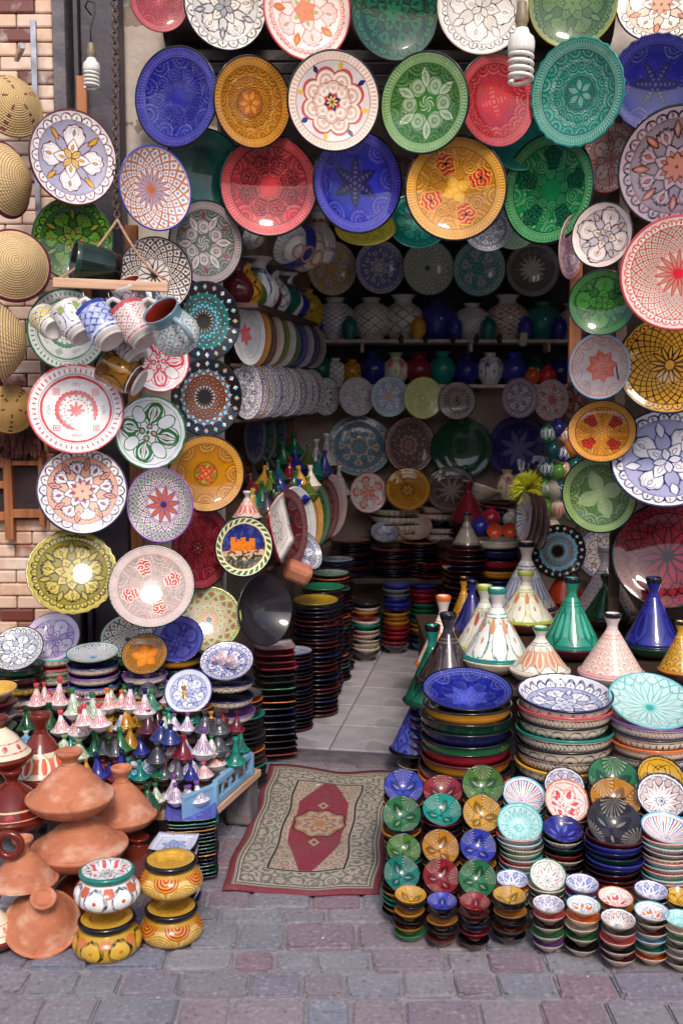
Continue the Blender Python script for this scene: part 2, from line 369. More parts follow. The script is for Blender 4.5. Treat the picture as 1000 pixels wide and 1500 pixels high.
# ---- sides of bowls, lids, vases (t, z)
def s_body(name, base, line='black', style='arch', n=18, z0=-.3, z1=-.06, fill=None, acc=None, rough=.07, lw=.06, bands=(), warp=.008, asp=1.0):
    g = Pat(name, rough, warp=warp*1.6, var=.22); g.base(base); g.brush(line)
    q = (g.z - z0)*(1/(z1-z0)); inb = q.near(.5, .5); u = (g.t*n).pp(.5)
    if style == 'arch':
        e = q - (u*PI).sin()*-.8 - .95            # arcs hanging between the bands
        d = (u*u*4*.9 + q*q*.9); g.paint(inb*d.lt(.8), fill or base); g.paint(inb*d.near(.8, lw*2), line); g.paint(inb*(d.lt(.14)), acc or line)
    elif style == 'zig':
        e = q - u*2; g.paint(inb*e.lt(0), fill or base); g.paint(inb*e.near(0, lw*2.2), line); g.paint(inb*(q-u*2+.45).lt(0), acc or line)
    elif style == 'dots':
        g.paint(inb*((q-.5)*(q-.5)*.8+u*u*2).lt(.06), line)
        g.paint(q.near(.08, .05).max(q.near(.92, .05)), line)
    elif style == 'fine':
        w = (g.t*(n*TAU*2) + (q*9).sin()*2).sin(); g.paint(inb*w.gt(.2), line, .75); g.paint(q.near(.05, .06).max(q.near(.95, .06)), line)
    elif style == 'petal':
        w = (q*PI).sin()*.44; e = w-u; g.paint(inb*e.gt(0), fill or base); g.paint(inb*e.near(0, lw), line)
        e2 = (q*PI).sin()*.2-u; g.paint(inb*q.near(.5, .32)*e2.gt(.03), acc or line)
        u2 = (g.t*n+.5).pp(.5); e3 = (q*q).near(.35, .3)*.16-u2; g.paint(inb*e3.gt(0), acc or line, .8)
    elif style == 'net':
        a1 = (g.t*n + q*asp).pp(.5); a2 = (g.t*n - q*asp).pp(.5); mn = a1.min(a2)
        if fill: g.paint(inb*mn.gt(.2), fill)
        if acc: g.paint(inb*mn.gt(.34), acc)
        g.paint(inb*mn.lt(lw*1.6), line)
    elif style == 'scale':
        row = (q*asp); fr = row.frac(); par = (row*.5).frac().gt(.499)*.5
        uu = (g.t*n + par).pp(.5); d = uu*uu*4 + fr*fr; g.paint(inb*d.near(.95, lw*3), line); g.paint(inb*d.lt(.35), fill or base); g.paint(inb*d.lt(.1), acc or line)
    elif style == 'lobe':
        d = (q-.45)*(q-.45)*2.6 + u*u*4; wob = (g.t*n*TAU*4).sin()*.06
        g.paint(inb*(d+wob).lt(.62), fill or base); g.paint(inb*(d+wob).near(.62, lw*1.6), line); g.paint(inb*d.lt(.02), acc or line)
        u2 = (g.t*n+.5).pp(.5); d2 = (q-.85)*(q-.85)*3+u2*u2*4; g.paint(inb*d2.lt(.16), acc or line)
    elif style == 'shell':
        d = g.m('SQRT', (q*1.0)*(q*1.0) + u*u*3.2); a = (d*46).sin(); g.paint(inb*d.lt(.8)*a.gt(.1), line); g.paint(inb*d.near(.82, .05), line)
        u2 = (g.t*n+.5).pp(.5); d2 = g.m('SQRT', (q-1)*(q-1)+u2*u2*2.6); g.paint(inb*d2.lt(.6), acc or line); g.paint(inb*d2.lt(.6)*(d2*40).sin().gt(.2), fill or base)
    for b0, b1, bc in bands: g.paint(g.z.near((b0+b1)/2, (b1-b0)/2), bc)
    return g.done(obj_random=.12)

# ------------------------------------------------------------------ geometry helpers
MESH = {}
def mesh_of(name, verts, faces, mi=None, smooth=True, nslots=1):
    me = bpy.data.meshes.new(name); me.from_pydata(verts, [], faces)
    if mi: me.polygons.foreach_set('material_index', mi)
    me.polygons.foreach_set('use_smooth', [smooth]*len(me.polygons))
    me.update()
    for _ in range(nslots): me.materials.append(None)
    return me

def lathe(key, prof, seg=48, ruffle=None, nslots=3, tw=0.0):
    """prof: list of (r, z, slot of the segment that starts here)"""
    if key in MESH: return MESH[key]
    V, F, MI, rows = [], [], [], []
    for (r, z, s) in prof:
        if r < 1e-6: rows.append([len(V)]); V.append((0, 0, z)); continue
        row = []
        for i in range(seg):
            a = TAU*i/seg; rr = r
            if ruffle and r > .9: rr = r*(1+ruffle[1]*math.cos(ruffle[0]*a))
            row.append(len(V)); V.append((rr*math.cos(a), rr*math.sin(a), z))
        rows.append(row)
    for k in range(len(rows)-1):
        A, B = rows[k], rows[k+1]; s = prof[k][2]
        for i in range(seg):
            j = (i+1) % seg
            if len(A) == 1 and len(B) == 1: break
            if len(A) == 1: F.append((A[0], B[i], B[j]))
            elif len(B) == 1: F.append((A[i], B[0], A[j]))
            else: F.append((A[i], B[i], B[j], A[j]))
            MI.append(s)
    me = mesh_of(key, V, F, MI, True, nslots)
    bm = bmesh.new(); bm.from_mesh(me); bmesh.ops.recalc_face_normals(bm, faces=bm.faces); bm.to_mesh(me); bm.free()
    MESH[key] = me; return me

def smooth_prof(pts, k=3):
    """Catmull-Rom through (r, z, slot)"""
    out = []
    for i in range(len(pts)-1):
        p0 = pts[max(i-1, 0)]; p1 = pts[i]; p2 = pts[i+1]; p3 = pts[min(i+2, len(pts)-1)]
        for j in range(k):
            t = j/k
            f = lambda a, b, c, d: .5*((2*b)+(-a+c)*t+(2*a-5*b+4*c-d)*t*t+(-a+3*b-3*c+d)*t*t*t)
            r_ = f(p0[0], p1[0], p2[0], p3[0])
            out.append((max(r_, 0 if i == 0 and j == 0 else .004), f(p0[1], p1[1], p2[1], p3[1]), p1[2]))
    out.append(pts[-1]); 
    if pts[0][0] == 0: out[0] = pts[0]
    return out

# faces up along +z, rim in the plane z = 0, radius 1; slots: 0 face, 1 underside, 2 rim
PLATE = [(0, -.165, 0), (.15, -.163, 0), (.3, -.156, 0), (.45, -.141, 0), (.58, -.118, 0), (.68, -.090, 0), (.745, -.064, 0), (.78, -.050, 0), (.87, -.034, 0), (.955, -.010, 2), (.985, 0, 2), (1, -.014, 1),
         (.985, -.04, 1), (.8, -.085, 1), (.66, -.15, 1), (.58, -.215, 3), (.53, -.215, 3), (.51, -.19, 1), (0, -.19, 1)]
DISH = [(0, -.25, 0), (.25, -.245, 0), (.45, -.222, 0), (.62, -.18, 0), (.77, -.12, 0), (.88, -.062, 0), (.955, -.016, 2), (.98, 0, 2), (1, -.014, 1),
        (.985, -.045, 1), (.9, -.105, 1), (.76, -.185, 1), (.6, -.25, 1), (.46, -.29, 3), (.44, -.33, 3), (.39, -.33, 3), (.37, -.285, 1), (0, -.28, 1)]
BOWL = [(0, -.54, 0), (.2, -.525, 0), (.4, -.465, 0), (.58, -.36, 0), (.74, -.235, 0), (.87, -.11, 0), (.955, -.018, 2), (.98, 0, 2), (1, -.016, 1),
        (.985, -.06, 1), (.9, -.17, 1), (.78, -.30, 1), (.62, -.45, 1), (.45, -.57, 1), (.37, -.615, 3), (.37, -.70, 3), (.31, -.70, 3), (.3, -.6, 1), (0, -.59, 1)]
POT = [(0, -.30, 0), (.5, -.295, 0), (.75, -.26, 0), (.88, -.17, 0), (.93, -.06, 0), (.955, -.012, 2), (.98, 0, 2), (1.0, -.02, 2), (1.0, -.055, 1),
       (.965, -.085, 1), (.955, -.17, 1), (.9, -.27, 1), (.78, -.33, 1), (.62, -.355, 1), (0, -.355, 1)]
STAX = [(0, -.12, 0), (.6, -.11, 0), (.8, -.075, 0), (.95, -.012, 2), (.98, 0, 2), (1, -.012, 2), (1, -.04, 1), (.97, -.06, 1), (.78, -.12, 1), (.62, -.17, 1), (.58, -.17, 1), (0, -.14, 1)]
def dish_mesh(kind, seg=56):
    pr = dict(plate=PLATE, dish=DISH, bowl=BOWL, pot=POT, stax=STAX, ruffle=PLATE)[kind]
    me = lathe('%s_shape_%d' % (kind, seg), pr, seg, ruffle=(24, .018) if kind == 'ruffle' else None, nslots=4)
    if me.materials[3] is None: me.materials[3] = surf('bare_foot', '#c9a48c', '#b58d74', 9, .8, .2)
    return me

def setmats(o, mats):
    for i, m in enumerate(mats):
        o.material_slots[i].link = 'OBJECT'; o.material_slots[i].material = m
    return o
def tag(o, label, cat, group=None, kind=None):
    o['label'] = label; o['category'] = cat
    if group: o['group'] = group
    if kind: o['kind'] = kind
    return o
def link(name, me, mats, parent=None, loc=None, mat3=None):
    o = bpy.data.objects.new(name, me); COL.objects.link(o)
    if mats: setmats(o, mats)
    if parent: o.parent = parent
    if mat3 is not None: o.matrix_basis = mat3
    if loc is not None: o.location = loc
    return o
def empty(name, loc, rz=0.):
    o = bpy.data.objects.new(name, None); COL.objects.link(o); o.location = loc; o.rotation_euler = (0, 0, rz); o.empty_display_size = .05
    return o
def frame_from(n, roll=0.):
    n = n.normalized(); x = Vector((0, 0, 1)).cross(n)
    x = Vector((1, 0, 0)) if x.length < 1e-3 else x.normalized()
    y = n.cross(x); m = Matrix((x, y, n)).transposed()
    return m @ Matrix.Rotation(roll, 3, 'Z')
def box_me(key, sx, sy, sz, bev=.004, seg=2):
    if key in MESH: return MESH[key]
    bm = bmesh.new(); bmesh.ops.create_cube(bm, size=1); bmesh.ops.scale(bm, vec=(sx, sy, sz), verts=bm.verts)
    if bev: bmesh.ops.bevel(bm, geom=bm.edges[:], offset=bev, segments=seg, profile=.5, affect='EDGES')
    me = bpy.data.meshes.new(key); bm.to_mesh(me); bm.free(); me.materials.append(None); MESH[key] = me; return me
def box(name, c, size, mat, parent=None, bev=.004, rz=0., rx=0., ry=0.):
    me = box_me('box_%.3f_%.3f_%.3f_%.3f' % (*size, bev), *size, bev, 2)
    o = link(name, me, [mat], parent); o.location = c; o.rotation_euler = (rx, ry, rz); return o
def tube_me(key, pts, rad, seg=8, close=False):
    V, F = [], []; n = len(pts); pts = [Vector(p) for p in pts]
    prevx = None
    for i, p in enumerate(pts):
        if close: t = pts[(i+1) % n]-pts[i-1]
        else: t = pts[min(i+1, n-1)]-pts[max(i-1, 0)]
        t.normalize()
        x = prevx - t*prevx.dot(t) if prevx is not None else t.orthogonal()
        x.normalize(); prevx = x; y = t.cross(x)
        r = rad[i] if isinstance(rad, (list, tuple)) else rad
        for k in range(seg):
            a = TAU*k/seg; V.append(tuple(p + x*math.cos(a)*r + y*math.sin(a)*r))
    for i in range(n if close else n-1):
        for k in range(seg):
            a = i*seg+k; b = i*seg+(k+1) % seg; j = ((i+1) % n)*seg
            F.append((a, b, j+(k+1) % seg, j+k))
    if not close: F.append(tuple(range(seg))[::-1]); F.append(tuple((n-1)*seg+k for k in range(seg)))
    return mesh_of(key, V, F)

def surf(name, c, c2=None, scale=8, rough=.8, bump=.3, detail=6, obj_random=.0, dist=.01, spots=None):
    """matt surface: two tones broken up by noise"""
    if name in MATS: return MATS[name]
    g = Pat(name, rough, warp=0, bump=bump, var=.10); g.base(c)
    nz = g.noise(scale, detail)
    if c2: g.paint(((nz-.38)*4.0).max(0.).min(1.), c2)
    if spots: g.paint(g.noise(scale*.45, 5).gt(.60), spots, .75)
    g.add_h(g.noise(scale*5, 6)); g.done(obj_random)
    for nd in g.n:
        if nd.type == 'BUMP': nd.inputs['Distance'].default_value = dist
    return g.mat

def wood(name, c, c2, rough=.6, ax=2):
    if name in MATS: return MATS[name]
    g = Pat(name, rough, warp=0, bump=.25, var=.15); g.base(c)
    mp = g.n.new('ShaderNodeMapping'); sc = [26, 26, 26]; sc[ax] = 1.6; mp.inputs['Scale'].default_value = sc
    g.l(g.obj, mp.inputs[0]); nz = g.n.new('ShaderNodeTexNoise'); nz.inputs['Scale'].default_value = 1.6; nz.inputs['Detail'].default_value = 5; nz.inputs['Distortion'].default_value = .6
    g.l(mp.outputs[0], nz.inputs['Vector']); e = E(g, nz.outputs['Fac'])
    g.paint(((e-.4)*4).max(0.).min(1.), c2); g.add_h(e); return g.done(obj_random=.15)

# ------------------------------------------------------------------ the setting
def struct(o): o['kind'] = 'structure'; return o
STONE = None
def stone_mat():
    g = Pat('paving_stone', .72, warp=0, bump=.5, var=.16, spec=.35); g.base('#77707e')
    oi = g.n.new('ShaderNodeObjectInfo'); rp = g.n.new('ShaderNodeValToRGB'); el = rp.color_ramp.elements
    cols = ['#81767d', '#797a82', '#807f87', '#836f77', '#747887', '#87858b', '#87797f']
    while len(el) < len(cols): el.new(1.)
    for i, c in enumerate(cols): el[i].position = i/(len(cols)-1); el[i].color = (*C(c), 1)
    g.l(oi.outputs['Random'], rp.inputs[0]); g.col = rp.outputs[0]
    wp = g.n.new('ShaderNodeNewGeometry'); nz = g.n.new('ShaderNodeTexNoise'); nz.inputs['Scale'].default_value = 3.2; nz.inputs['Detail'].default_value = 6
    g.l(wp.outputs['Position'], nz.inputs['Vector']); e = E(g, nz.outputs['Fac'])
    g.paint(((e-.5)*3).max(0.).min(1.), '#5e5a64', .5)
    nz2 = g.n.new('ShaderNodeTexNoise'); nz2.inputs['Scale'].default_value = 70; nz2.inputs['Detail'].default_value = 4; g.l(wp.outputs['Position'], nz2.inputs['Vector'])
    e2 = E(g, nz2.outputs['Fac']); g.paint(((e2-.55)*5).max(0.).min(1.), '#b0a8ac', .6); g.paint(((.42-e2)*6).max(0.).min(1.), '#3b3742', .65)
    g.add_h(e2); return g.done()
M_stone = stone_mat()
M_joint = surf('joint_sand', '#857f84', '#948e92', 30, .95, .6)
# ground: one sheet to the horizon
me = mesh_of('ground', [(-150, -150, -.012), (150, -150, -.012), (150, 150, -.012), (-150, 150, -.012)], [(0, 1, 2, 3)])
ground = struct(link('ground', me, [M_joint]))
pav = struct(empty('pavement', (0, 3, 0)))
def stone_me(k, w, d):
    key = 'stone_%d' % k
    bm = bmesh.new(); bmesh.ops.create_cube(bm, size=1); bmesh.ops.scale(bm, vec=(w, d, .05), verts=bm.verts)
    ver = [e for e in bm.edges if abs(e.verts[0].co.z-e.verts[1].co.z) > .01]
    bmesh.ops.bevel(bm, geom=ver, offset=.010, segments=2, affect='EDGES')
    top = [e for e in bm.edges if e.verts[0].co.z > .02 and e.verts[1].co.z > .02 and len(e.link_faces) == 2 and any(abs(f.normal.z) < .5 for f in e.link_faces)]
    bmesh.ops.bevel(bm, geom=top, offset=.006, segments=2, affect='EDGES')
    me = bpy.data.meshes.new(key); bm.to_mesh(me); bm.free()
    for v in me.vertices:
        v.co.x += random.uniform(-.003, .003); v.co.y += random.uniform(-.003, .003); v.co.z += random.uniform(-.0012, .0012)
    me.polygons.foreach_set('use_smooth', [False]*len(me.polygons)); me.materials.append(None); return me
stone_sizes = [.11, .135, .155, .17, .19, .21]
stone_meshes = [[stone_me(i*3+j, w, .121) for j in range(3)] for i, w in enumerate(stone_sizes)]
y = 2.06
while y < 4.52:
    dep = random.choice((.085, .105, .121, .121, .135, .15)); y += dep/2
    x = -1.75+random.uniform(-.1, .1)
    while x < 1.75:
        i = random.choice([0, 1, 1, 2, 2, 3, 4, 5]); w = stone_sizes[i]
        link('paving_stone', random.choice(stone_meshes[i]), [M_stone], pav,
             mat3=Matrix.Translation((x+w/2, y-3+random.uniform(-.004, .004)-.012*x, -.025+random.uniform(-.005, .004))) @ Matrix.Rotation(random.uniform(-.012, .012), 4, 'Z') @ Matrix.Rotation(random.uniform(-.02, .02), 4, 'X') @ Matrix.Rotation(random.choice((0, PI)), 4, 'Z') @ Matrix.Diagonal((1, dep/.121, 1, 1)))
        x += w+.009
    y += dep/2+.009

M_plaster = surf('plaster', '#b9a79b', '#cfc2b8', 6, .9, .5, spots='#7d6658')
M_plaster2 = surf('dark_plaster', '#c4ad9f', '#b0988a', 5, .9, .5, spots='#7d6558')
M_ceiling = surf('ceiling_plaster', '#c4b8ac', '#b0a396', 5, .95, .3)
M_darkmetal = surf('painted_iron', '#3a3038', '#2c252c', 9, .5, .2, spots='#4b3f45')
M_shutter = surf('shutter_iron', '#2d1614', '#1d1210', 9, .42, .2)
M_tilefloor = surf('floor_tile', '#a19ca5', '#b4aeb4', 7, .38, .05, obj_random=.08, spots='#8c868c')
M_grout = surf('grout', '#5d5860', '#4a464d', 20, .9, .3)
M_cement = surf('cement', '#6e6668', '#57525a', 12, .9, .5)
M_white = surf('white_paint', '#cfc6bd', '#b3a89f', 8, .5, .15)
M_woodo = wood('orange_wood', '#a9683a', '#8a4c26')
M_woodl = wood('light_wood', '#c9a184', '#ad8467', ax=0)
M_woodd = wood('dark_wood', '#4a3226', '#33221a', ax=0)
M_steel = surf('brushed_steel', '#a8a6aa', '#8a888e', 20, .3, .05); M_steel.node_tree.nodes['Principled BSDF'].inputs['Metallic'].default_value = .9

# shop floor: slab with tiles
RZ = math.radians(-9.5)
fl = struct(empty('shop_floor', (0.1, 4.62, 0), RZ))
box('slab', (0.15, 1.55, -.016), (3.4, 3.2, .06), M_grout, fl, .003)
box('threshold_strip', (0.15, -.08, -.02), (3.4, .10, .05), M_cement, fl, .006)
T = .36
for i in range(-5, 6):
    for j in range(9):
        box('floor_tile', (i*T+.02, j*T+.19+(-.0), .017), (T-.006, (T if j else T)-.006, .012), M_tilefloor, fl, .002)
# walls
wl = struct(link('wall_left', box_me('wall_left', .12, 2.9, 3.6, .0), [M_plaster2])); wl.location = (-.62, 5.85, 1.78); wl.rotation_euler = (0, 0, math.radians(-11))
wb = struct(link('wall_back', box_me('wall_back', 3.6, .12, 3.6, .0), [M_plaster2])); wb.location = (.9, 7.15, 1.78)
wr = struct(link('wall_right', box_me('wall_right', .12, 2.9, 3.6, .0), [M_plaster2])); wr.location = (2.05, 5.75, 1.78); wr.rotation_euler = (0, 0, math.radians(-4))
ce = struct(link('ceiling', box_me('ceiling', 3.6, 3.0, .1, .0), [M_ceiling])); ce.location = (.7, 5.78, 3.35)
wf = struct(link('wall_front_left', box_me('wfl', .62, .14, 3.8, .0), [M_plaster])); wf.location = (-.82, 4.42, 1.9)
wf2 = struct(link('wall_front_right', box_me('wfr', 1.1, .14, 3.8, .0), [M_plaster])); wf2.location = (2.25, 4.46, 1.9)
wf3 = struct(link('wall_front_top', box_me('wft', 2.6, .14, 1.2, .0), [M_plaster])); wf3.location = (.62, 4.46, 3.62)
# roller shutter box with its rail
sh = empty('roller_shutter', at(560, 60, 4.34)); tag(sh, 'dark iron roller shutter housing behind the top row of plates', 'shutter')
p0 = at(560, 62, 4.34)
link('housing', lathe('shutter_roll', [(0, -.9, 0), (1, -.9, 0), (1, .9, 0), (0, .9, 0)], 28, nslots=1), [M_shutter], sh).scale = (.10, .10, 1)
sh.children[0].rotation_euler = (0, PI/2, 0); sh.children[0].location = (0.02, 0, .07)
for k in range(3): box('slat', (0.02, -.02+.0*k, -.065-.05*k), (1.78, .014, .044), M_shutter, sh, .004)

# brick tile wall on the far left
bw = struct(link('brick_wall', box_me('brick_backing', 1.5, .2, 4.2, .0), [surf('brick_grout', '#b9a593', '#a8937f', 20, .9, .3)])); bw.location = (-1.125-.75, 4.28, 2.05)
gm = Pat('marble_brick', .22, warp=0, bump=.1, var=.12); gm.base('#d2b29b')
oi = gm.n.new('ShaderNodeObjectInfo'); rr = E(gm, oi.outputs['Random'])
gm.paint(rr.gt(.4), '#d0a98d'); gm.paint(rr.gt(.76), '#93604c'); gm.paint(rr.gt(.88), '#6e3a30')
wpn = gm.n.new('ShaderNodeNewGeometry'); nzz = gm.n.new('ShaderNodeTexNoise'); nzz.inputs['Scale'].default_value = 9; nzz.inputs['Detail'].default_value = 6; nzz.inputs['Distortion'].default_value = 1.2
gm.l(wpn.outputs['Position'], nzz.inputs['Vector']); ee = E(gm, nzz.outputs['Fac']); gm.paint(((ee-.5)*4).max(0.).min(1.), '#efe0d2', .55); gm.paint(((.4-ee)*5).max(0.).min(1.), '#6b3a2c', .5); gm.add_h(ee)
M_brick = gm.done()
bk = box_me('marble_brick_shape', .138, .02, .05, .007, 2)
bkh = box_me('marble_brick_half', .066, .02, .05, .007, 2)
for j in range(62):
    z = .06+j*.0535
    xo = -1.05
    half = j % 2 == 0
    x = 1.5/2
    first = True
    while x > -.28:
        w = .066 if (half and first) else .138
        o = link('brick', bkh if w < .1 else bk, [M_brick], bw, mat3=Matrix.Translation((x-w/2-.002, -.108, z-2.05)))
        x -= w+.0035; first = False
jb = struct(link('door_jamb', box_me('jamb', .05, .24, 3.8, .004), [M_cement])); jb.location = (-1.098, 4.26, 1.9)
# dark painted steel column that carries the front
pc = at(157, 500, 4.2)
post = empty('steel_column', (pc.x, 4.2, 0)); tag(post, 'dark painted steel column between the hanging plate columns', 'column')
box('shaft', (0, .04, 1.9), (.15, .12, 3.8), M_darkmetal, post, .006)
box('flange', (-.085, -.02, 1.9), (.018, .06, 3.8), M_darkmetal, post, .003)
# strips of orange wood
for px, py0, py1, Y, w, lab in ((120, 112, 560, 4.155, .04, 'narrow orange wood strip hanging under the energy saving bulb on the brick side'),
                       (193, 330, 1000, 4.17, .05, 'upright orange wood batten behind the purple striped bowl and green bowl'),
                       (918, 120, 985, 4.74, .05, 'dark stained upright batten carrying the large plates beside the doorway'), (990, 120, 985, 4.74, .05, 'dark stained upright batten at the right picture edge behind the large plates'),
                       (846, 270, 560, 4.40, .05, 'orange wood batten behind cream plate and green bowl at the doorway edge')):
    a = at(px, py0, Y); b = at(px, py1, Y)
    o = box('wood_batten', (a.x, Y, (a.z+b.z)/2), (w, .025, a.z-b.z), M_woodo if 'orange' in lab else M_woodd, None, .003); tag(o, lab, 'batten')
# building across the alley: shades the lower sky
M_opp = surf('ochre_plaster', '#bd9a85', '#c8a791', 3, .92, .4, spots='#6b4a3c')
ob = empty('facing_building', (0, -3.4, 0)); tag(ob, 'ochre plastered house front across the alley, facing the pottery shop', 'building')
box('wall', (0, -.3, 1.5), (16, .6, 3.0), M_opp, ob, .01)
for k, x in enumerate((-4.4, 0.4, 4.8)):
    d_ = box('door', (x, .03, 1.15), (1.3, .06, 2.3), M_woodd, ob, .01)
box('parapet', (0, -.25, 3.06), (16.1, .7, .12), M_opp, ob, .01)
# upper storey of the shop's own house
ub = struct(link('wall_above_shop', box_me('wall_above', 16, .3, 2.0, .0), [M_plaster])); ub.location = (0, 4.68, 5.15)
for nm, x0, x1 in (('wall_neighbour_left', -8, -2.6), ('wall_neighbour_right', 2.2, 8)):
    o = struct(link(nm, box_me(nm, x1-x0, .3, 4.15, .0), [M_plaster])); o.location = ((x0+x1)/2, 4.68, 2.07)

# ------------------------------------------------------------------ hanging plates
def place_dish(kind, name, label, px, py, w, h, Y, face, under, rim, s=1, pit=1, roll=None, cat='plate', group=None, seg=56):
    """a plate whose rim fills w x h pixels at (px, py), at depth Y; s = +1 turned towards the photo's right, pit = +1 turned upwards"""
    p = at(px, py, Y); D = max(w, h); R = D/2/ppm(p)
    n = (CAM-p).normalized(); n.z *= .42; n.normalize()      # plates hang nearly upright
    if w < D*.985: n = Matrix.Rotation(s*math.acos(min(1, w/D)), 3, 'Z') @ n
    if h < D*.985:
        ax = n.cross(Vector((0, 0, 1))).normalized(); n = Matrix.Rotation(pit*math.acos(h/D), 3, ax) @ n
    n = (n + Vector((random.uniform(-.06, .06), 0, random.uniform(-.05, .05)))).normalized()
    m = frame_from(n, random.uniform(0, TAU) if roll is None else math.radians(roll)).to_4x4()
    o = link(name, dish_mesh(kind, seg), [face, under, rim], mat3=Matrix.Translation(p) @ m @ Matrix.Diagonal((R*random.uniform(.985, 1.01), R*random.uniform(.985, 1.01), R, 1)))
    tag(o, label, cat, group); return o

BLK = glaze('black'); CRM = glaze('cream'); WHT = glaze('white'); NVY = glaze('navy'); TER = surf('raw_terracotta', '#b3694c', '#c27c5c', 7, .62, .25, obj_random=.12)
GL = lambda c: glaze(c)
G_H = 'plates hanging over the shop front'
def hp(label, px, py, w, h, Y, face, kind='plate', rim='black', under='brown', s=1, pit=1, roll=None, name='hanging_plate', cat='plate', group=G_H):
    return place_dish(kind, name, label, px, py, w, h, Y, face, glaze(under), glaze(rim), s, pit, roll, cat, group)

# top row, cut by the upper edge of the picture
hp('plain carmine red plate at the left end of the top row', 234, 0, 86, 88, 4.10, f_emb('face_carmine', '#c02c3c', n=10, star=(8, .3, .06, 'crimson')), rim='crimson')
hp('white plate with black petal drawing and grey rim, between carmine and orange flame plates', 331, 7, 120, 126, 4.12, f_lobes('face_wb1', 'white', 'black', '#ddd2c8', '#cfc6c0', 'grey', n=5, scal=20, accent2='cream'), rim='black', under='black')
hp('cream plate painted with orange and red flames and lime stripes', 451, 14, 130, 140, 4.09, f_lobes('face_flame', '#e4cfc2', '#d46a62', '#e6cdc4', '#eadfd2', 'orange', n=5, scal=44, accent2='#a9b24a', edge='#c46a60', inner=.14, pet=.12, lw=.01), rim='coral', under='cream')
hp('dark emerald plate with black petal outlines in the top row', 579, 17, 130, 136, 4.12, f_lobes('face_emer', '#0a4c34', 'black', '#0e5a3e', '#083c2c', '#0e5a3e', n=8, scal=22, lw=.014, accent2='#0d3d2d'), rim='black', under='black')
hp('white plate with fine black leaf drawing directly beside the hanging spiral bulb', 707, 8, 130, 134, 4.10, f_lobes('face_wb2', '#e6dcd2', '#2a2624', '#e9ded3', '#d8ccc0', '#d8cfc4', n=4, ph=.3, scal=26, lw=.009, R=.26, pet=.13), rim='cream', under='cream')
hp('olive green plate with dark petal drawing in the top row', 839, 2, 130, 130, 4.12, f_lobes('face_oliv', '#667f48', '#1a2412', '#4a6c34', '#38582c', '#567440', n=6, scal=30, lw=.011), rim='olive', under='dgreen')
hp('cream plate with black and orange petals cut by the picture corner', 968, 0, 132, 124, 4.10, f_lobes('face_cor', '#ead9c8', '#26201e', '#ecdccb', '#dcb9a0', '#c9825a', n=6, scal=24, lw=.011, accent2='#c9825a'), rim='black', under='cream')
# second row
hp('deep cobalt plate with stamped rim turned sideways beside the steel column', 257, 142, 124, 143, 4.13, f_emb('face_cob1', '#24269a', light='#7c74b8', n=9, inner=True, rimn=64, star=None, edge='black'), rim='black', under='navy', s=-1, roll=40)
hp('amber brown plate with concentric stamped rings and orange centre disc', 371, 150, 116, 130, 4.12, f_emb('face_amb1', '#c07408', light='#e0b25e', n=16, inner=True, disc='#b05a18', rimn=50), rim='black', under='brown', s=1)
hp('cream pink plate with a red edged knotted flower and navy leaves', 489, 148, 138, 142, 4.10, f_knot('face_knot'), rim='black', under='cream')
hp('sage green plate with grey rosettes and dark scrolls', 620, 151, 130, 144, 4.14, f_emb('face_sage', '#74a452', light='#b9c7a4', dark='#3f5a30', n=12, well='#2f6a20', roses='#3d6b30', inner=False, rimn=60, rf=.2), rim='black', under='dgreen', s=-1)
hp('crimson plate with bright red pointed centre half behind the spiral bulb', 729, 147, 112, 134, 4.18, f_emb('face_crim', '#b81c2c', light='#d07a72', n=16, inner=False, star=(4, .42, .20, '#b3121e'), rimn=60), rim='black', under='maroon', s=1, roll=30)
hp('teal plate with scalloped edge, pale shells and dark teal centre', 843, 136, 133, 151, 4.10, f_emb('face_teal1', '#1f9a84', light='#bfd2bc', dark='#0d4c44', n=16, inner=True, disc='#0f7566', rimn=70, edge='#2f8c78'), kind='ruffle', rim='teal', under='teal', s=-1)
hp('midnight navy plate with faint star, upper corner beside the teal scalloped plate', 962, 122, 134, 138, 4.06, f_emb('face_navy1', '#1a1c74', light='#5a5890', n=6, inner=False, star=(6, .55, .1, '#14153e'), rimn=70), kind='ruffle', rim='navy', under='navy')
# third row
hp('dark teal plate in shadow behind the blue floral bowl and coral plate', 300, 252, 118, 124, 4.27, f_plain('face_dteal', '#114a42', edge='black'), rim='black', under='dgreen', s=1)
hp('coral red plate with black lace rosette', 394, 272, 145, 146, 4.27, f_emb('face_coral', '#d8343e', light='#e08078', dark='#4a1014', n=9, inner=True, patch='#b23238', patchn=8, rimn=64, patchc='#2a1014', ppos=.46, psize=.15), rim='black', under='maroon')
hp('cobalt blue plate with blackened star in the middle', 525, 267, 134, 146, 4.30, f_emb('face_cob2', '#2a2cb4', light='#8474b4', n=8, inner=False, star=(6, .52, .12, '#12123c'), rimn=64), rim='black', under='navy', s=1)
hp('golden yellow plate with four red scroll patches', 667, 276, 150, 152, 4.23, f_emb('face_gold', '#e49408', light='#f0c878', dark='#8a4a10', n=8, patch='#c8262a', patchn=4, patchc='#e0a83a', rimn=70, psize=.19, dot=True, star=(4, .3, .1, '#e2a63c')), rim='black', under='brown', roll=34)
hp('emerald plate with pale shells and five dark oval leaf patches', 800, 277, 136, 158, 4.32, f_emb('face_emer2', '#1f9450', light='#a4cc9c', dark='#0d3a28', n=8, patch='#125c3c', patchn=5, patchc='#0a2c1e', rimn=60, ppos=.58, psize=.17), rim='black', under='dgreen', s=-1)
hp('rose pink and white floral plate tucked behind the emerald and brown plates', 890, 232, 78, 98, 4.30, f_lobes('face_rose', '#d9b0a8', '#a84a5a', '#e9d6cc', '#d9a8a4', '#c98a7a', n=4, scal=20), rim='coral', under='cream', s=-1)
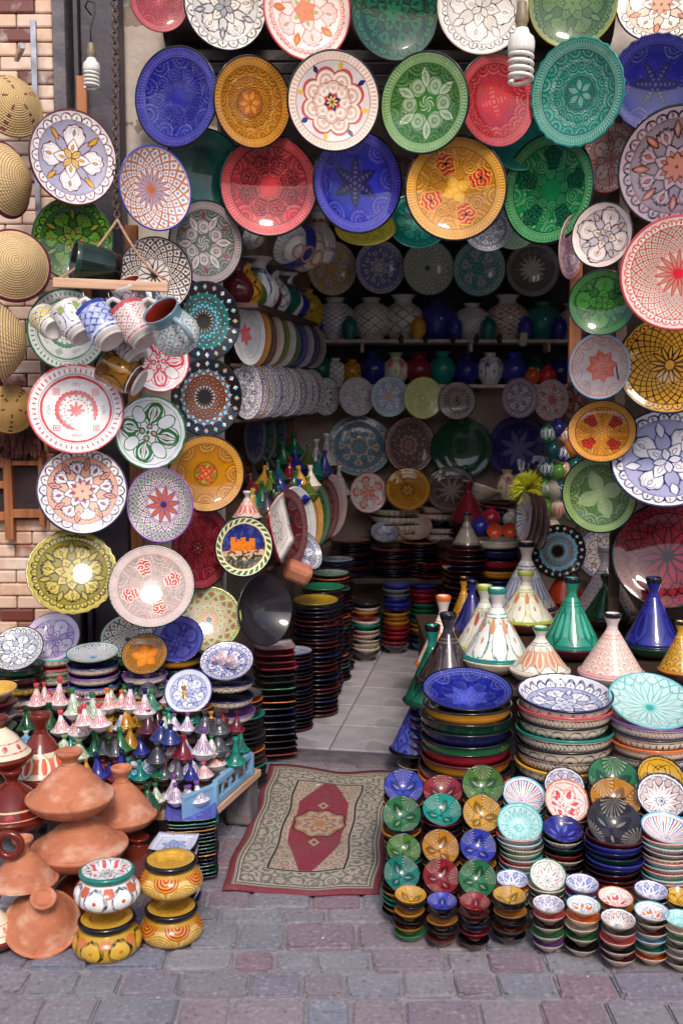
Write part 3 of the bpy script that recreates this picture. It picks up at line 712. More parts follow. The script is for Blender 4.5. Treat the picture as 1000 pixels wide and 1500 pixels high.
hp('large mauve brown plate with black petals and orange diamonds', 985, 243, 160, 172, 3.98, f_lobes('face_mauve', '#a08890', '#1d1418', '#9d8189', '#7d6a72', '#a2563a', n=8, scal=26, lw=.014, R=.2), rim='black', under='black', s=-1)
hp('small cream plate with grey leaf sketches and black rim', 880, 344, 88, 97, 4.12, f_lobes('face_leaf', '#dcc6bc', '#2c2426', '#e2cfc4', '#bfaeb0', '#b9a8a8', n=4, scal=2, c=.55, R=.30, pet=.12, lw=.016, accent2='#d9a066'), rim='black', under='cream', kind='dish', s=-1)
hp('pink rimmed plate mostly hidden behind the small cream leaf plate', 838, 362, 36, 92, 4.30, f_lobes('face_pk2', '#c98d92', '#8a4a5a', '#d9c2c0', '#a890a0', '#b9788a', n=6), rim='pink', under='cream', s=1)
hp('large coral and white plate with fine diamond net and red heart', 992, 400, 168, 166, 3.92, f_net('face_cnet', '#cbb6a6', '#bc2432', n=30, lw=.075, petals='#b4806a', center='#d01f38', rim='#dcb8ac', band='#e0cdbd', cdot='#7a8a70', r0=.36, scal=36), rim='coral', under='coral')
hp('green bowl with black star lattice hung below the small cream plate', 881, 443, 96, 97, 4.05, f_lobes('face_gstar', '#2b5e26', '#0a1008', '#2f6a28', '#235222', '#2a5c24', n=4, ph=.1, scal=2, c=.5, R=.3, pet=.13, inner=.16, lw=.014, accent2='#2f6a28'), kind='dish', rim='black', under='dgreen')
hp('pale pink bowl with light blue rim and orange star flower', 876, 537, 86, 96, 4.28, f_emb('face_bstar', '#e3cfc6', light='#cfb4ac', dark='#b8443c', n=10, inner=False, rimn=8, rf=.3, star=(8, .52, .17, '#d4553c'), edge='#7ab8d4', wellr=.9, patch=None), kind='dish', rim='sky', under='turq', s=-1)
hp('large mustard plate with black spiral scales', 980, 532, 152, 148, 4.2, f_net('face_must', '#c08a28', '#151212', n=26, lw=.085, petals='#c88f2e', center='#c88f2e', rim='#c08a28', r0=.36, scal=30, plw=.02), rim='black', under='black')
hp('orange plate with burnt star flower and red scrolls', 881, 631, 100, 92, 4.42, f_emb('face_ostar', '#e08a10', light='#ecc07a', dark='#2a1a10', n=8, star=(9, .74, .12, '#cf7d22'), patch='#c8301e', patchn=4, patchc='#2a1a10', rimn=50), rim='black', under='brown')
hp('large white plate with navy lace crosses', 976, 669, 164, 146, 4.34, f_lobes('face_nlace', '#e4dcdc', '#232562', '#e4dcdc', '#a6a4c2', '#dcd8e0', n=4, ph=.1, scal=26, lw=.013, R=.22, pet=.13, accent2='#e9e2e2'), rim='navy', under='navy')
hp('olive green plate with pale wavy quatrefoil', 876, 725, 108, 114, 4.48, f_emb('face_quat', '#74a040', light='#c3c89a', dark='#26381c', n=14, well='#55783e', star=(4, .66, .2, '#9db07c'), inner=False, rimn=70), rim='black', under='dgreen', s=-1)
hp('large oxblood plate with black fish scale petals', 977, 813, 160, 156, 4.58, f_net('face_oxb', '#7a1424', '#12060a', n=22, k=.8, lw=.075, petals='#86182a', center='#160a0e', rim='#84202e', r0=.5, scal=24, plw=.02), rim='black', under='maroon')
hp('black mosaic plate with teal and maroon diamonds behind the orange tagine', 818, 808, 78, 80, 5.45, f_mosaic('face_mos3', ('maroon', 'sky', 'teal', 'crimson'), '#6fa8b8', n=18, rimcols=('cream', 'sky', 'pink', 'cream')), rim='black', under='black')
hp('white plate with lilac rim and blue curls behind the lattice tagine', 884, 812, 76, 76, 5.62, f_lobes('face_lil', '#8d86b8', '#34386e', '#d9d2cc', '#d3ccc8', '#c98a5a', n=6), rim='lilac', under='cream')

# column on the left, over the brick wall
G_L = 'plates hanging down the left side'
hp('white plate with maroon knot, golden petals and scalloped rim near the bulb', 109, 231, 126, 135, 3.84, f_lobes('face_knot4', '#d9d0cf', '#6e1a22', '#ece4e2', '#a8a4b8', '#d4a83a', n=4, ph=.18, scal=22, lw=.011, c=.45, R=.24, pet=.085, accent2='#d0a02c'), rim='maroon', under='cream', s=1, group=G_L)
hp('bright green plate with black flower behind the dark green mug', 107, 350, 118, 118, 3.92, f_lobes('face_brg', '#3f661a', '#0a1206', '#48781c', '#2a4e16', '#587420', n=6, scal=24, lw=.016, accent2='#a8602a'), rim='dgreen', under='dgreen', roll=0, group=G_L)
hp('white plate with green rings and red diamonds behind the hanging mugs', 100, 483, 114, 120, 3.98, f_bands('face_gring', '#dcdcd8', '#4f8a68'), rim='green', under='cream', group=G_L)
hp('white plate with bold red concentric rings and red star', 112, 598, 138, 131, 3.84, f_bands('face_rring', '#e9e2df', '#cf3540'), rim='coral', under='cream', roll=0, group=G_L)
hp('white and peach plate with navy outlined petals', 121, 718, 131, 128, 3.86, f_lobes('face_peach', '#ecd9cc', '#1f2a66', '#efe3de', '#e3a98a', '#d99a78', n=8, scal=22, lw=.013, R=.21, accent2='#b8322e'), rim='navy', under='navy', group=G_L)
hp('olive yellow plate with scalloped edge and black clover petals', 106, 837, 131, 121, 3.84, f_lobes('face_olv', '#b3a13c', '#17150c', '#bfa947', '#8a7d2c', '#a8963a', n=7, scal=30, lw=.015, R=.215, accent2='#b3a13c'), kind='ruffle', rim='olive', under='olive', group=G_L)
# second column
G_M = 'dishes hanging beside the doorway'
hp('deep bowl with blue rim and radiating brown and blue petals', 229, 276, 106, 121, 4.0, f_net('face_brr', '#ddcfc8', '#a85a34', n=18, lw=.09, petals='#8c9ac0', center='#a85a24', rim=None, r0=.46, r1=.93, cdot='#7888a8', plw=.022), kind='dish', rim='blue', under='blue', s=1, group=G_M)
hp('black on cream bowl with spiral net, behind the mug rail', 229, 403, 108, 110, 4.04, f_net('face_bwn', '#d9c9be', '#181416', n=20, lw=.10, petals='#d9c9be', center='#181416', r0=.42, r1=.93, cdot='#5a5052', plw=.02), kind='dish', rim='black', under='black', s=1, group=G_M)
hp('grey brown plate with pale rosettes and reflective centre', 303, 356, 108, 122, 4.24, f_emb('face_gbr', '#8a7878', light='#cdbcb6', dark='#3a2c2c', n=12, well='#54605a', roses='#8a4a48', inner=False), rim='black', under='black', s=1, group=G_M)
hp('black mosaic plate with teal diamonds and dark centre, upper of the pair', 303, 470, 100, 116, 4.19, f_mosaic('face_mos1', ('teal', 'brown', 'teal', 'maroon', 'sky'), '#1f6a6a'), rim='black', under='black', s=1, group=G_M)
hp('black mosaic plate with brown and sky blue diamonds, lower of the pair', 304, 582, 104, 116, 4.19, f_mosaic('face_mos2', ('maroon', 'brown', 'sky', 'maroon', 'brown'), '#8a4a20'), rim='black', under='black', s=1, group=G_M)
hp('white plate with coral scroll border half hidden by the mugs', 234, 530, 88, 90, 3.97, f_swirl('face_cscr', '#e8e2e2', '#cf4350', n=4, accent='#d8b8b8', edge='coral'), rim='coral', under='cream', group=G_M)
hp('white bowl with green arabesque scrolls and green rim', 222, 634, 104, 110, 3.94, f_swirl('face_garab', '#dfe0e0', '#2c6a34', n=4, accent='#d99a9c', edge='#2f6a3a'), kind='dish', rim='green', under='green', s=1, group=G_M)
hp('amber plate with yellow star disc, below the mosaic pair', 303, 694, 112, 115, 4.14, f_emb('face_amb2', '#cf8408', light='#e8bd6a', dark='#5a2c0c', n=8, disc='#8a7a1c', star=(4, .3, .1, '#b5331c'), rimn=60, inner=False), rim='black', under='brown', group=G_M)
hp('tilted purple rimmed bowl with orange and green centre petals', 233, 740, 98, 112, 3.92, f_net('face_purp', '#d9cbd0', '#6d4a80', n=20, lw=.08, petals='#c8603a', center='#4a2048', r0=.44, r1=.93, cdot='#5f8a7a', cells=('pink', 'cream', 'sage'), plw=.02), kind='dish', rim='purple', under='purple', s=-1, group=G_M)
hp('wine red plate with pale stamped rosettes behind the castle plate', 297, 803, 90, 122, 4.14, f_emb('face_wine', '#8c1428', light='#b96a6a', dark='#3a0a12', n=8, star=(8, .3, .06, '#3a0a12')), rim='black', under='maroon', s=1, group=G_M)
hp('cream pink plate with four red scroll shields', 222, 858, 126, 119, 3.82, f_emb('face_shld', '#d6bdb4', light='#ecdcd4', dark='#a8887c', n=8, patch='#c8432c', patchn=4, patchc='#efe2d8', rimn=70), rim='black', under='cream', roll=30, group=G_M)
hp('round picture plate with orange kasbah under a blue sky and leaf border', 358, 801, 87, 91, 4.16, f_castle('face_castle'), rim='black', under='cream', roll=0, group=G_M)
hp('large black glazed bowl turned sideways beside the doorway stacks', 390, 893, 78, 108, 4.20, f_plain('face_blackbowl', '#2a262a', edge='black', n=8), kind='bowl', rim='black', under='charcoal', s=1, group=G_M, cat='bowl', name='hanging_bowl')
hp('lime rimmed plate with white diamonds and red centre star', 306, 906, 96, 90, 4.12, f_net('face_lime', '#8a8a4a', '#b8b89a', n=14, lw=.1, petals='#c84a3a', center='#2c6a78', rim='#8d8f3c', r0=.3, r1=.86, cells=('#e4d9c8', '#8a8a4a'), cdot='#b8524a'), rim='lime', under='olive', group=G_M)

# back wall
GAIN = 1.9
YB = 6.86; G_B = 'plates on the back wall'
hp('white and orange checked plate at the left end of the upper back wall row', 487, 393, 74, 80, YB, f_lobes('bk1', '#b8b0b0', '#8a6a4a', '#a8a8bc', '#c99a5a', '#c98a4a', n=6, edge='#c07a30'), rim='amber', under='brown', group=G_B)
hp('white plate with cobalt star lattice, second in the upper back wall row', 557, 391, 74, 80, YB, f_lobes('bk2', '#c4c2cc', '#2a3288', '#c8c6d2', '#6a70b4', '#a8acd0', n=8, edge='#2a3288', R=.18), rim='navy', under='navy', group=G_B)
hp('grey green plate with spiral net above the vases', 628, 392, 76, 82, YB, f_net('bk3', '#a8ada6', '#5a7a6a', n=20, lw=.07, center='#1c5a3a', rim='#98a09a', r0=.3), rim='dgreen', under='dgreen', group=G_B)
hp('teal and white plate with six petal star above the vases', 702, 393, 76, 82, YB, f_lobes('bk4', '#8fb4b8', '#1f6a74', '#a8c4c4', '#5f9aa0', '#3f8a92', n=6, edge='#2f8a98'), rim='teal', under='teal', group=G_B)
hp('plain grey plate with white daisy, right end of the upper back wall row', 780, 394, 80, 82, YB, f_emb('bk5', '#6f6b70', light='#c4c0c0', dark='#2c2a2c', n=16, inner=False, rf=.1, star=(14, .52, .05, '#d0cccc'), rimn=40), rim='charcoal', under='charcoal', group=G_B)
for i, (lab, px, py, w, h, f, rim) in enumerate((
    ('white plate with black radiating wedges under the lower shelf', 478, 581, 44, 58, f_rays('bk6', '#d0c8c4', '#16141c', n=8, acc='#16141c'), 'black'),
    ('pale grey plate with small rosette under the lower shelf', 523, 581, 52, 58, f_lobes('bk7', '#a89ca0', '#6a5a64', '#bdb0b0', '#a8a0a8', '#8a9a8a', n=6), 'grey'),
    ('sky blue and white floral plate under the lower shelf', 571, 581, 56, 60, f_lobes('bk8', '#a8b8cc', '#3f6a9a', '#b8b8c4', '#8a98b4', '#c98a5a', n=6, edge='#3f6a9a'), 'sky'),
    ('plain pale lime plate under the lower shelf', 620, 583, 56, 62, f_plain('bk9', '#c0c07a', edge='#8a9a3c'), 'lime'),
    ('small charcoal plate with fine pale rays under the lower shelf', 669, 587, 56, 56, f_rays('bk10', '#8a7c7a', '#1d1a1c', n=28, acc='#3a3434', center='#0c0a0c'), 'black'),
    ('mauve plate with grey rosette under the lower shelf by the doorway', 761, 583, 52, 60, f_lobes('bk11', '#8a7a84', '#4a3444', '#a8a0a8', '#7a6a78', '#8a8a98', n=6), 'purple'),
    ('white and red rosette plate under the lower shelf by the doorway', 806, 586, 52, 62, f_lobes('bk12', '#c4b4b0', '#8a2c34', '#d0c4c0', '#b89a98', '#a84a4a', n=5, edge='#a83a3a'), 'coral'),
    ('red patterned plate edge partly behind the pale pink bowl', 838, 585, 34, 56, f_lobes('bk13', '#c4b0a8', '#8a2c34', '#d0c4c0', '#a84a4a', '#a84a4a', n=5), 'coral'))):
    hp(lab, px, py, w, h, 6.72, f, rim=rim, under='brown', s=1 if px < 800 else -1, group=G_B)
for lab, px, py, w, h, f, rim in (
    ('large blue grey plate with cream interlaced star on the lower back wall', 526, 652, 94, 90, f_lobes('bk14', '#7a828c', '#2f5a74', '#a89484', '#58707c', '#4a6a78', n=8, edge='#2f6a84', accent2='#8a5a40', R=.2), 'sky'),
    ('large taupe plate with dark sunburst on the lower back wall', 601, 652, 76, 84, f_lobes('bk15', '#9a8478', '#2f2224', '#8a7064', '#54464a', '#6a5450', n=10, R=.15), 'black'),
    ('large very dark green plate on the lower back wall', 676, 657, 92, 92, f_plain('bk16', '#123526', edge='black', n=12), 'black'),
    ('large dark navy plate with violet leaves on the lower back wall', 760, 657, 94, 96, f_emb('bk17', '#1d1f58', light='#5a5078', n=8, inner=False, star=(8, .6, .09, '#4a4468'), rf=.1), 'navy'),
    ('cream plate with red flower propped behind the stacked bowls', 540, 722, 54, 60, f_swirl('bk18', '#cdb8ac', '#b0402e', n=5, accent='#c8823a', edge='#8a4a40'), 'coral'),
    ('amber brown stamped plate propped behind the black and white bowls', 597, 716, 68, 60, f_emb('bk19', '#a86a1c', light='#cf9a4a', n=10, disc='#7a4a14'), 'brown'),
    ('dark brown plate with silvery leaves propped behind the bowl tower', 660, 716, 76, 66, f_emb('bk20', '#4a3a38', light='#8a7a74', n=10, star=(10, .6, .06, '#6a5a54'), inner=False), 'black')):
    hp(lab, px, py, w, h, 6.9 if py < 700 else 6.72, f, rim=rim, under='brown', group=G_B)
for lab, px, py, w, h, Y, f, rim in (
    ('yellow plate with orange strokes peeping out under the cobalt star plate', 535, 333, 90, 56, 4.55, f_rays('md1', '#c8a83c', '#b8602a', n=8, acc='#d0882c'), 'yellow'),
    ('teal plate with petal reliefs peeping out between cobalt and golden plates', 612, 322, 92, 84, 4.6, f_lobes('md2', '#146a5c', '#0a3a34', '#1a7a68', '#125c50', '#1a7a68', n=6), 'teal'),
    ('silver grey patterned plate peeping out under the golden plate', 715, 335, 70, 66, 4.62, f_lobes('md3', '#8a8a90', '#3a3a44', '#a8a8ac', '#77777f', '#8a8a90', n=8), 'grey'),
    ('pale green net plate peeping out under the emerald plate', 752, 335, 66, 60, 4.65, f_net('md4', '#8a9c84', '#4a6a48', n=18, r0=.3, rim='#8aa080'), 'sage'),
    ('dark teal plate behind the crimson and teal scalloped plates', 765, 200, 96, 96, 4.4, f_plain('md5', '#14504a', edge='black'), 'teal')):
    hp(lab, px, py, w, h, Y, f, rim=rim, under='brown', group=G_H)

GAIN = 1.0
# ------------------------------------------------------------------ iron hanging grid behind the front plates
M_rod = surf('iron_rod', '#2b2628', '#3a3334', 20, .55, .1)
gridn = ['first', 'second', 'third', 'fourth', 'fifth', 'sixth']
for k, py in enumerate((40, 135, 262)):
    a = at(335, py, 4.5); b = at(930, py, 4.5)
    L = b.x-a.x
    o = link('hanging_rail', tube_me('rail_shape_%d' % k, [(0, 0, 0), (L, 0, 0)], .008), [M_rod]); o.location = (a.x, 4.5, a.z)
    tag(o, 'thin iron rail carrying the %s row of big plates over the doorway' % ('top', 'second', 'third')[k], 'rail', 'iron plate rails')

# ------------------------------------------------------------------ stacks
ORD = ['topmost', 'second', 'third', 'fourth', 'fifth', 'sixth', 'seventh', 'eighth', 'ninth', 'tenth', 'eleventh', 'twelfth', 'thirteenth', 'fourteenth', 'fifteenth', 'sixteenth', 'seventeenth',
       'eighteenth', 'nineteenth', 'twentieth', 'twenty-first', 'twenty-second', 'twenty-third', 'twenty-fourth', 'twenty-fifth', 'twenty-sixth', 'twenty-seventh', 'twenty-eighth', 'twenty-ninth', 'thirtieth']
# side looks: word -> (material)
ZB = dict(bowl=(-.42, -.07), pot=(-.30, -.09), dish=(-.24, -.06), stax=(-.1, -.05))
SIDE = {}
def side(kind, spec):
    """spec 'red' plain glaze, or 'white/black/arch' patterned"""
    key = kind+':'+spec
    if key in SIDE: return SIDE[key]
    q = spec.split('/')
    if len(q) == 1: m = glaze(q[0])
    else:
        z0, z1 = ZB[kind]; n = dict(arch=16, zig=26, dots=40, fine=34)[q[2]]
        m = s_body(('side_%s_%s' % (kind, '_'.join(q))).replace('#', ''), q[0], q[1], q[2], n, z0, z1, acc=q[3] if len(q) > 3 else None)
    SIDE[key] = m; return m
NAMEC = {'black': 'black', 'navy': 'navy', 'blue': 'blue', 'cobalt': 'cobalt', 'amber': 'amber', 'green': 'green', 'dgreen': 'dark green', 'red': 'red', 'maroon': 'maroon', 'brown': 'brown', 'cream': 'cream', 'white': 'white', 'teal': 'teal',
         'turq': 'turquoise', 'orange': 'orange', 'purple': 'purple', 'grey': 'grey', 'charcoal': 'charcoal', 'crimson': 'crimson', 'yellow': 'yellow', 'sky': 'pale blue', 'coral': 'coral', 'olive': 'olive', 'terra': 'clay', 'lime': 'lime', 'pink': 'pink', 'lilac': 'lilac', 'sage': 'sage', 'gold': 'ochre'}
def stack(px, ytop, Y, wpx, z0, n, kind, items, where, noun, toplabel, topface, toprim='black', toptilt=0., topkind=None, group=None, cat=None, jit=.012, seg=40, name=None, topyaw=0., topside=None):
    """n pieces from z0 up; the top rim's centre shows at (px, ytop)"""
    p = at(px, ytop, Y); R = wpx/2/ppm(p); dep = -min(q[1] for q in dict(bowl=BOWL, pot=POT, dish=DISH, stax=STAX, plate=PLATE)[kind])
    zt = p.z; foot = z0+dep*R
    step = (zt-foot)/max(n-1, 1)
    nm = name or str(noun).replace(' ', '_')
    lx, ly = random.uniform(-.012, .012)*R, random.uniform(-.012, .012)*R
    for k in range(n):
        z = zt - k*step
        sp, rim = items[k % len(items)] if isinstance(items[k % len(items)], tuple) else (items[k % len(items)], None)
        q = sp.split('/'); rim = rim or (q[1] if len(q) > 1 else q[0])
        rr = R*random.uniform(.95, 1.03)
        if k == 0:
            kd = topkind or kind
            n_ = Vector((math.sin(topyaw)*math.sin(toptilt), -math.sin(toptilt)*math.cos(topyaw), math.cos(toptilt)))
            m = frame_from(n_, random.uniform(0, TAU)) if toptilt else Matrix.Rotation(random.uniform(0, TAU), 3, 'Z')
            o = link(nm, dish_mesh(kd, 56), [topface, side(kd, topside or sp) if kd in ZB else glaze(q[0]), glaze(toprim)], mat3=Matrix.Translation((p.x, p.y, z + R*math.sin(toptilt)*.35)) @ m.to_4x4() @ Matrix.Scale(R, 4))
            lab = toplabel
        else:
            m = Matrix.Rotation(random.uniform(0, TAU), 4, 'Z') @ Matrix.Rotation(random.uniform(-1, 1)*jit*2.2, 4, 'X')
            o = link(nm, dish_mesh(kind, seg), [glaze(rim), side(kind, sp), glaze(rim)], mat3=Matrix.Translation((p.x+k*lx+random.uniform(-1, 1)*jit*R*2.6, p.y+k*ly+random.uniform(-1, 1)*jit*R*2.6, z)) @ m @ Matrix.Scale(rr, 4))
            lab = '%s %s, %s down in stack %s' % (NAMEC.get(q[0], 'patterned'), noun, ORD[k], where)
        tag(o, lab, cat or noun.split()[-1], group or 'stacked %ss' % noun)

# ---- three towers of big dishes on the right
DK = [('amber', 'black'), ('dgreen', 'black'), ('navy', 'black'), ('green', 'black'), ('crimson', 'black'), ('amber', 'maroon'), ('crimson', 'black'), ('orange', 'orange'), ('navy', 'black'), ('brown', 'black')]
fB1 = f_emb('face_bigblue', '#1f2894', light='#7f86cc', n=7, star=(7, .5, .14, '#4a54b8'), edge='black', wellr=.86)
stack(684, 1012, 3.72, 134, .0, 14, 'pot', [('black', 'black')]+DK, 'under the big cobalt dish', 'serving dish', 'big cobalt blue dish with stamped petals on top of the tower by the rug', fB1, 'black', topkind='dish', toptilt=.22, topside='black', group='tower of big glazed dishes', name='serving_dish')
fB2 = f_lobes('face_bigwhite', '#dcd6da', '#23285e', '#e6e2e6', '#a9aecb', '#c6cbe0', n=6, scal=24, lw=.013, edge='navy')
WB = [('cream/navy/zig', 'navy'), ('cream/crimson/fine', 'coral'), ('cream/black/arch', 'black'), ('cream/black/fine', 'teal'), ('cream/black/arch', 'black'), ('cream/navy/fine', 'navy'), ('cream/black/zig', 'yellow'), ('cream/black/arch', 'black'), ('cream/black/fine', 'green')]
stack(827, 1016, 3.70, 140, .0, 13, 'pot', WB, 'under the white dish with navy lace', 'serving dish', 'big white dish with navy lace flowers on top of the middle tower', fB2, 'navy', topkind='pot', toptilt=.14, group='tower of big painted dishes', name='serving_dish')
fB3 = f_net('face_bigturq', '#b8d2cc', '#5aa8a8', n=18, lw=.06, petals='#b8d2cc', center='#2f9a8c', r0=.7, r1=.93, plw=.014)
TB = [('cream/black/fine', 'turq'), ('cream/purple/fine', 'purple'), ('cream/black/dots', 'charcoal'), ('cream/orange/fine', 'orange'), ('cream/black/fine', 'black'), ('cream/purple/fine', 'purple'), ('cream/crimson/zig', 'cream'), ('cream/black/fine', 'coral')]
stack(953, 1034, 3.66, 124, .0, 13, 'pot', TB, 'under the turquoise veined bowl', 'serving dish', 'big pale turquoise bowl with veined petals tilted on top of the right hand tower', fB3, 'turq', topkind='dish', toptilt=.45, group='tower of big rimmed dishes', name='serving_dish')

# ---- small bowls in the front right
def f_shell(name, c, n=3):
    c0 = tuple(x*.72 for x in P(c)); g = Pat(name, .05, warp=.02, bump=.5, var=.35); g.base(c0); lt = lerp(c0, (.9, .8, .65), .4); dk = tuple(x*.35 for x in c0)
    f = g.fold(n, .25); d = g.dist(f, .9); u = g.m('ARCTAN2', f[1], .95-f[0])
    z = d.lt(.5); a = (u*26).sin(); g.paint(z*a.gt(.2), lt, .55); g.add_h(z*a); g.paint(d.near(.5, .015), dk)
    p = g.petal(g.fold(n, .75), .1, .8, .24); g.paint(p.gt(0), dk, .95); p = g.petal(g.fold(n, .75), .2, .6, .05); g.paint(p.gt(0), lt, .5)
    g.paint(g.disc(.1), dk); g.paint(g.r.gt(.955), 'black'); return g.done()
SH = {c: f_shell('shell_'+c.strip('#'), c) for c in ('cobalt', 'green', '#4f8038', 'teal', 'crimson', 'amber', 'yellow', 'charcoal', '#1f9a8c')}
RW = {'a': f_rays('ray_a', '#e3ded8', '#3f5a9a', 6, 'orange', edge='sky', style=3), 'b': f_rays('ray_b', '#e3ded8', '#4a6a5a', 8, 'pink', edge='green'), 'c': f_rays('ray_c', '#dcd8dc', '#2b3a8a', 8, '#7a8ac0', edge='navy', style=1),
      'd': f_rays('ray_d', '#e6dcd4', '#c84a3a', 6, 'coral', edge='orange', style=3), 'e': f_rays('ray_e', '#b9d9d4', '#4aa0a0', 18, '#7fc0bc', edge='turq'), 'f': f_rays('ray_f', '#e3ded8', '#8a5a9a', 12, 'sky', edge='sky', style=2),
      'g': f_rays('ray_g', '#dcd6da', '#4a3f5a', 10, 'lilac', edge='black', style=1), 'h': f_rays('ray_h', '#e4e0de', '#26264a', 12, '#c8a8a0', edge='navy', style=1), 'i': f_rays('ray_i', '#c89a2c', '#1a140c', 6, '#c89a2c', edge='black', style=3), 'j': f_rays('ray_j', '#2a2c84', '#0f1040', 8, '#6068b4', edge='black')}
GLS = [('amber', 'black'), ('navy', 'black'), ('amber', 'amber'), ('black', 'black'), ('amber', 'brown'), ('green', 'green'), ('teal', 'teal')]
GLB = [('blue', 'navy'), ('black', 'black'), ('brown', 'amber'), ('charcoal', 'black'), ('brown', 'brown'), ('charcoal', 'charcoal')]
GLR = [('crimson', 'crimson'), ('maroon', 'maroon'), ('navy', 'black'), ('crimson', 'maroon'), ('maroon', 'black'), ('crimson', 'crimson')]
GLD = [('charcoal', 'black'), ('brown', 'black'), ('charcoal', 'amber'), ('black', 'black'), ('charcoal', 'brown'), ('charcoal', 'black')]
WHS = [('cream/black/dots', 'black'), ('cream/black/fine', 'coral'), ('cream/charcoal/dots', 'black'), ('cream/black/fine', 'green'), ('cream/black/dots', 'purple'), ('cream/black/fine', 'grey')]
WHT2 = [('cream/black/fine', 'teal'), ('cream/black/dots', 'orange'), ('cream/charcoal/fine', 'cream'), ('cream/black/dots', 'green'), ('cream/charcoal/fine', 'black'), ('cream/charcoal/dots', 'grey')]
WHU = [('cream/black/dots', 'black'), ('cream/black/fine', 'charcoal'), ('cream/crimson/dots', 'coral'), ('cream/black/fine', 'black'), ('cream/charcoal/dots', 'maroon'), ('cream/black/fine', 'sky')]
Z1, Z2, Z3, Z4 = .05, .10, .15, .20
M_step = wood('step_wood', '#6b5040', '#4d382c', ax=0)
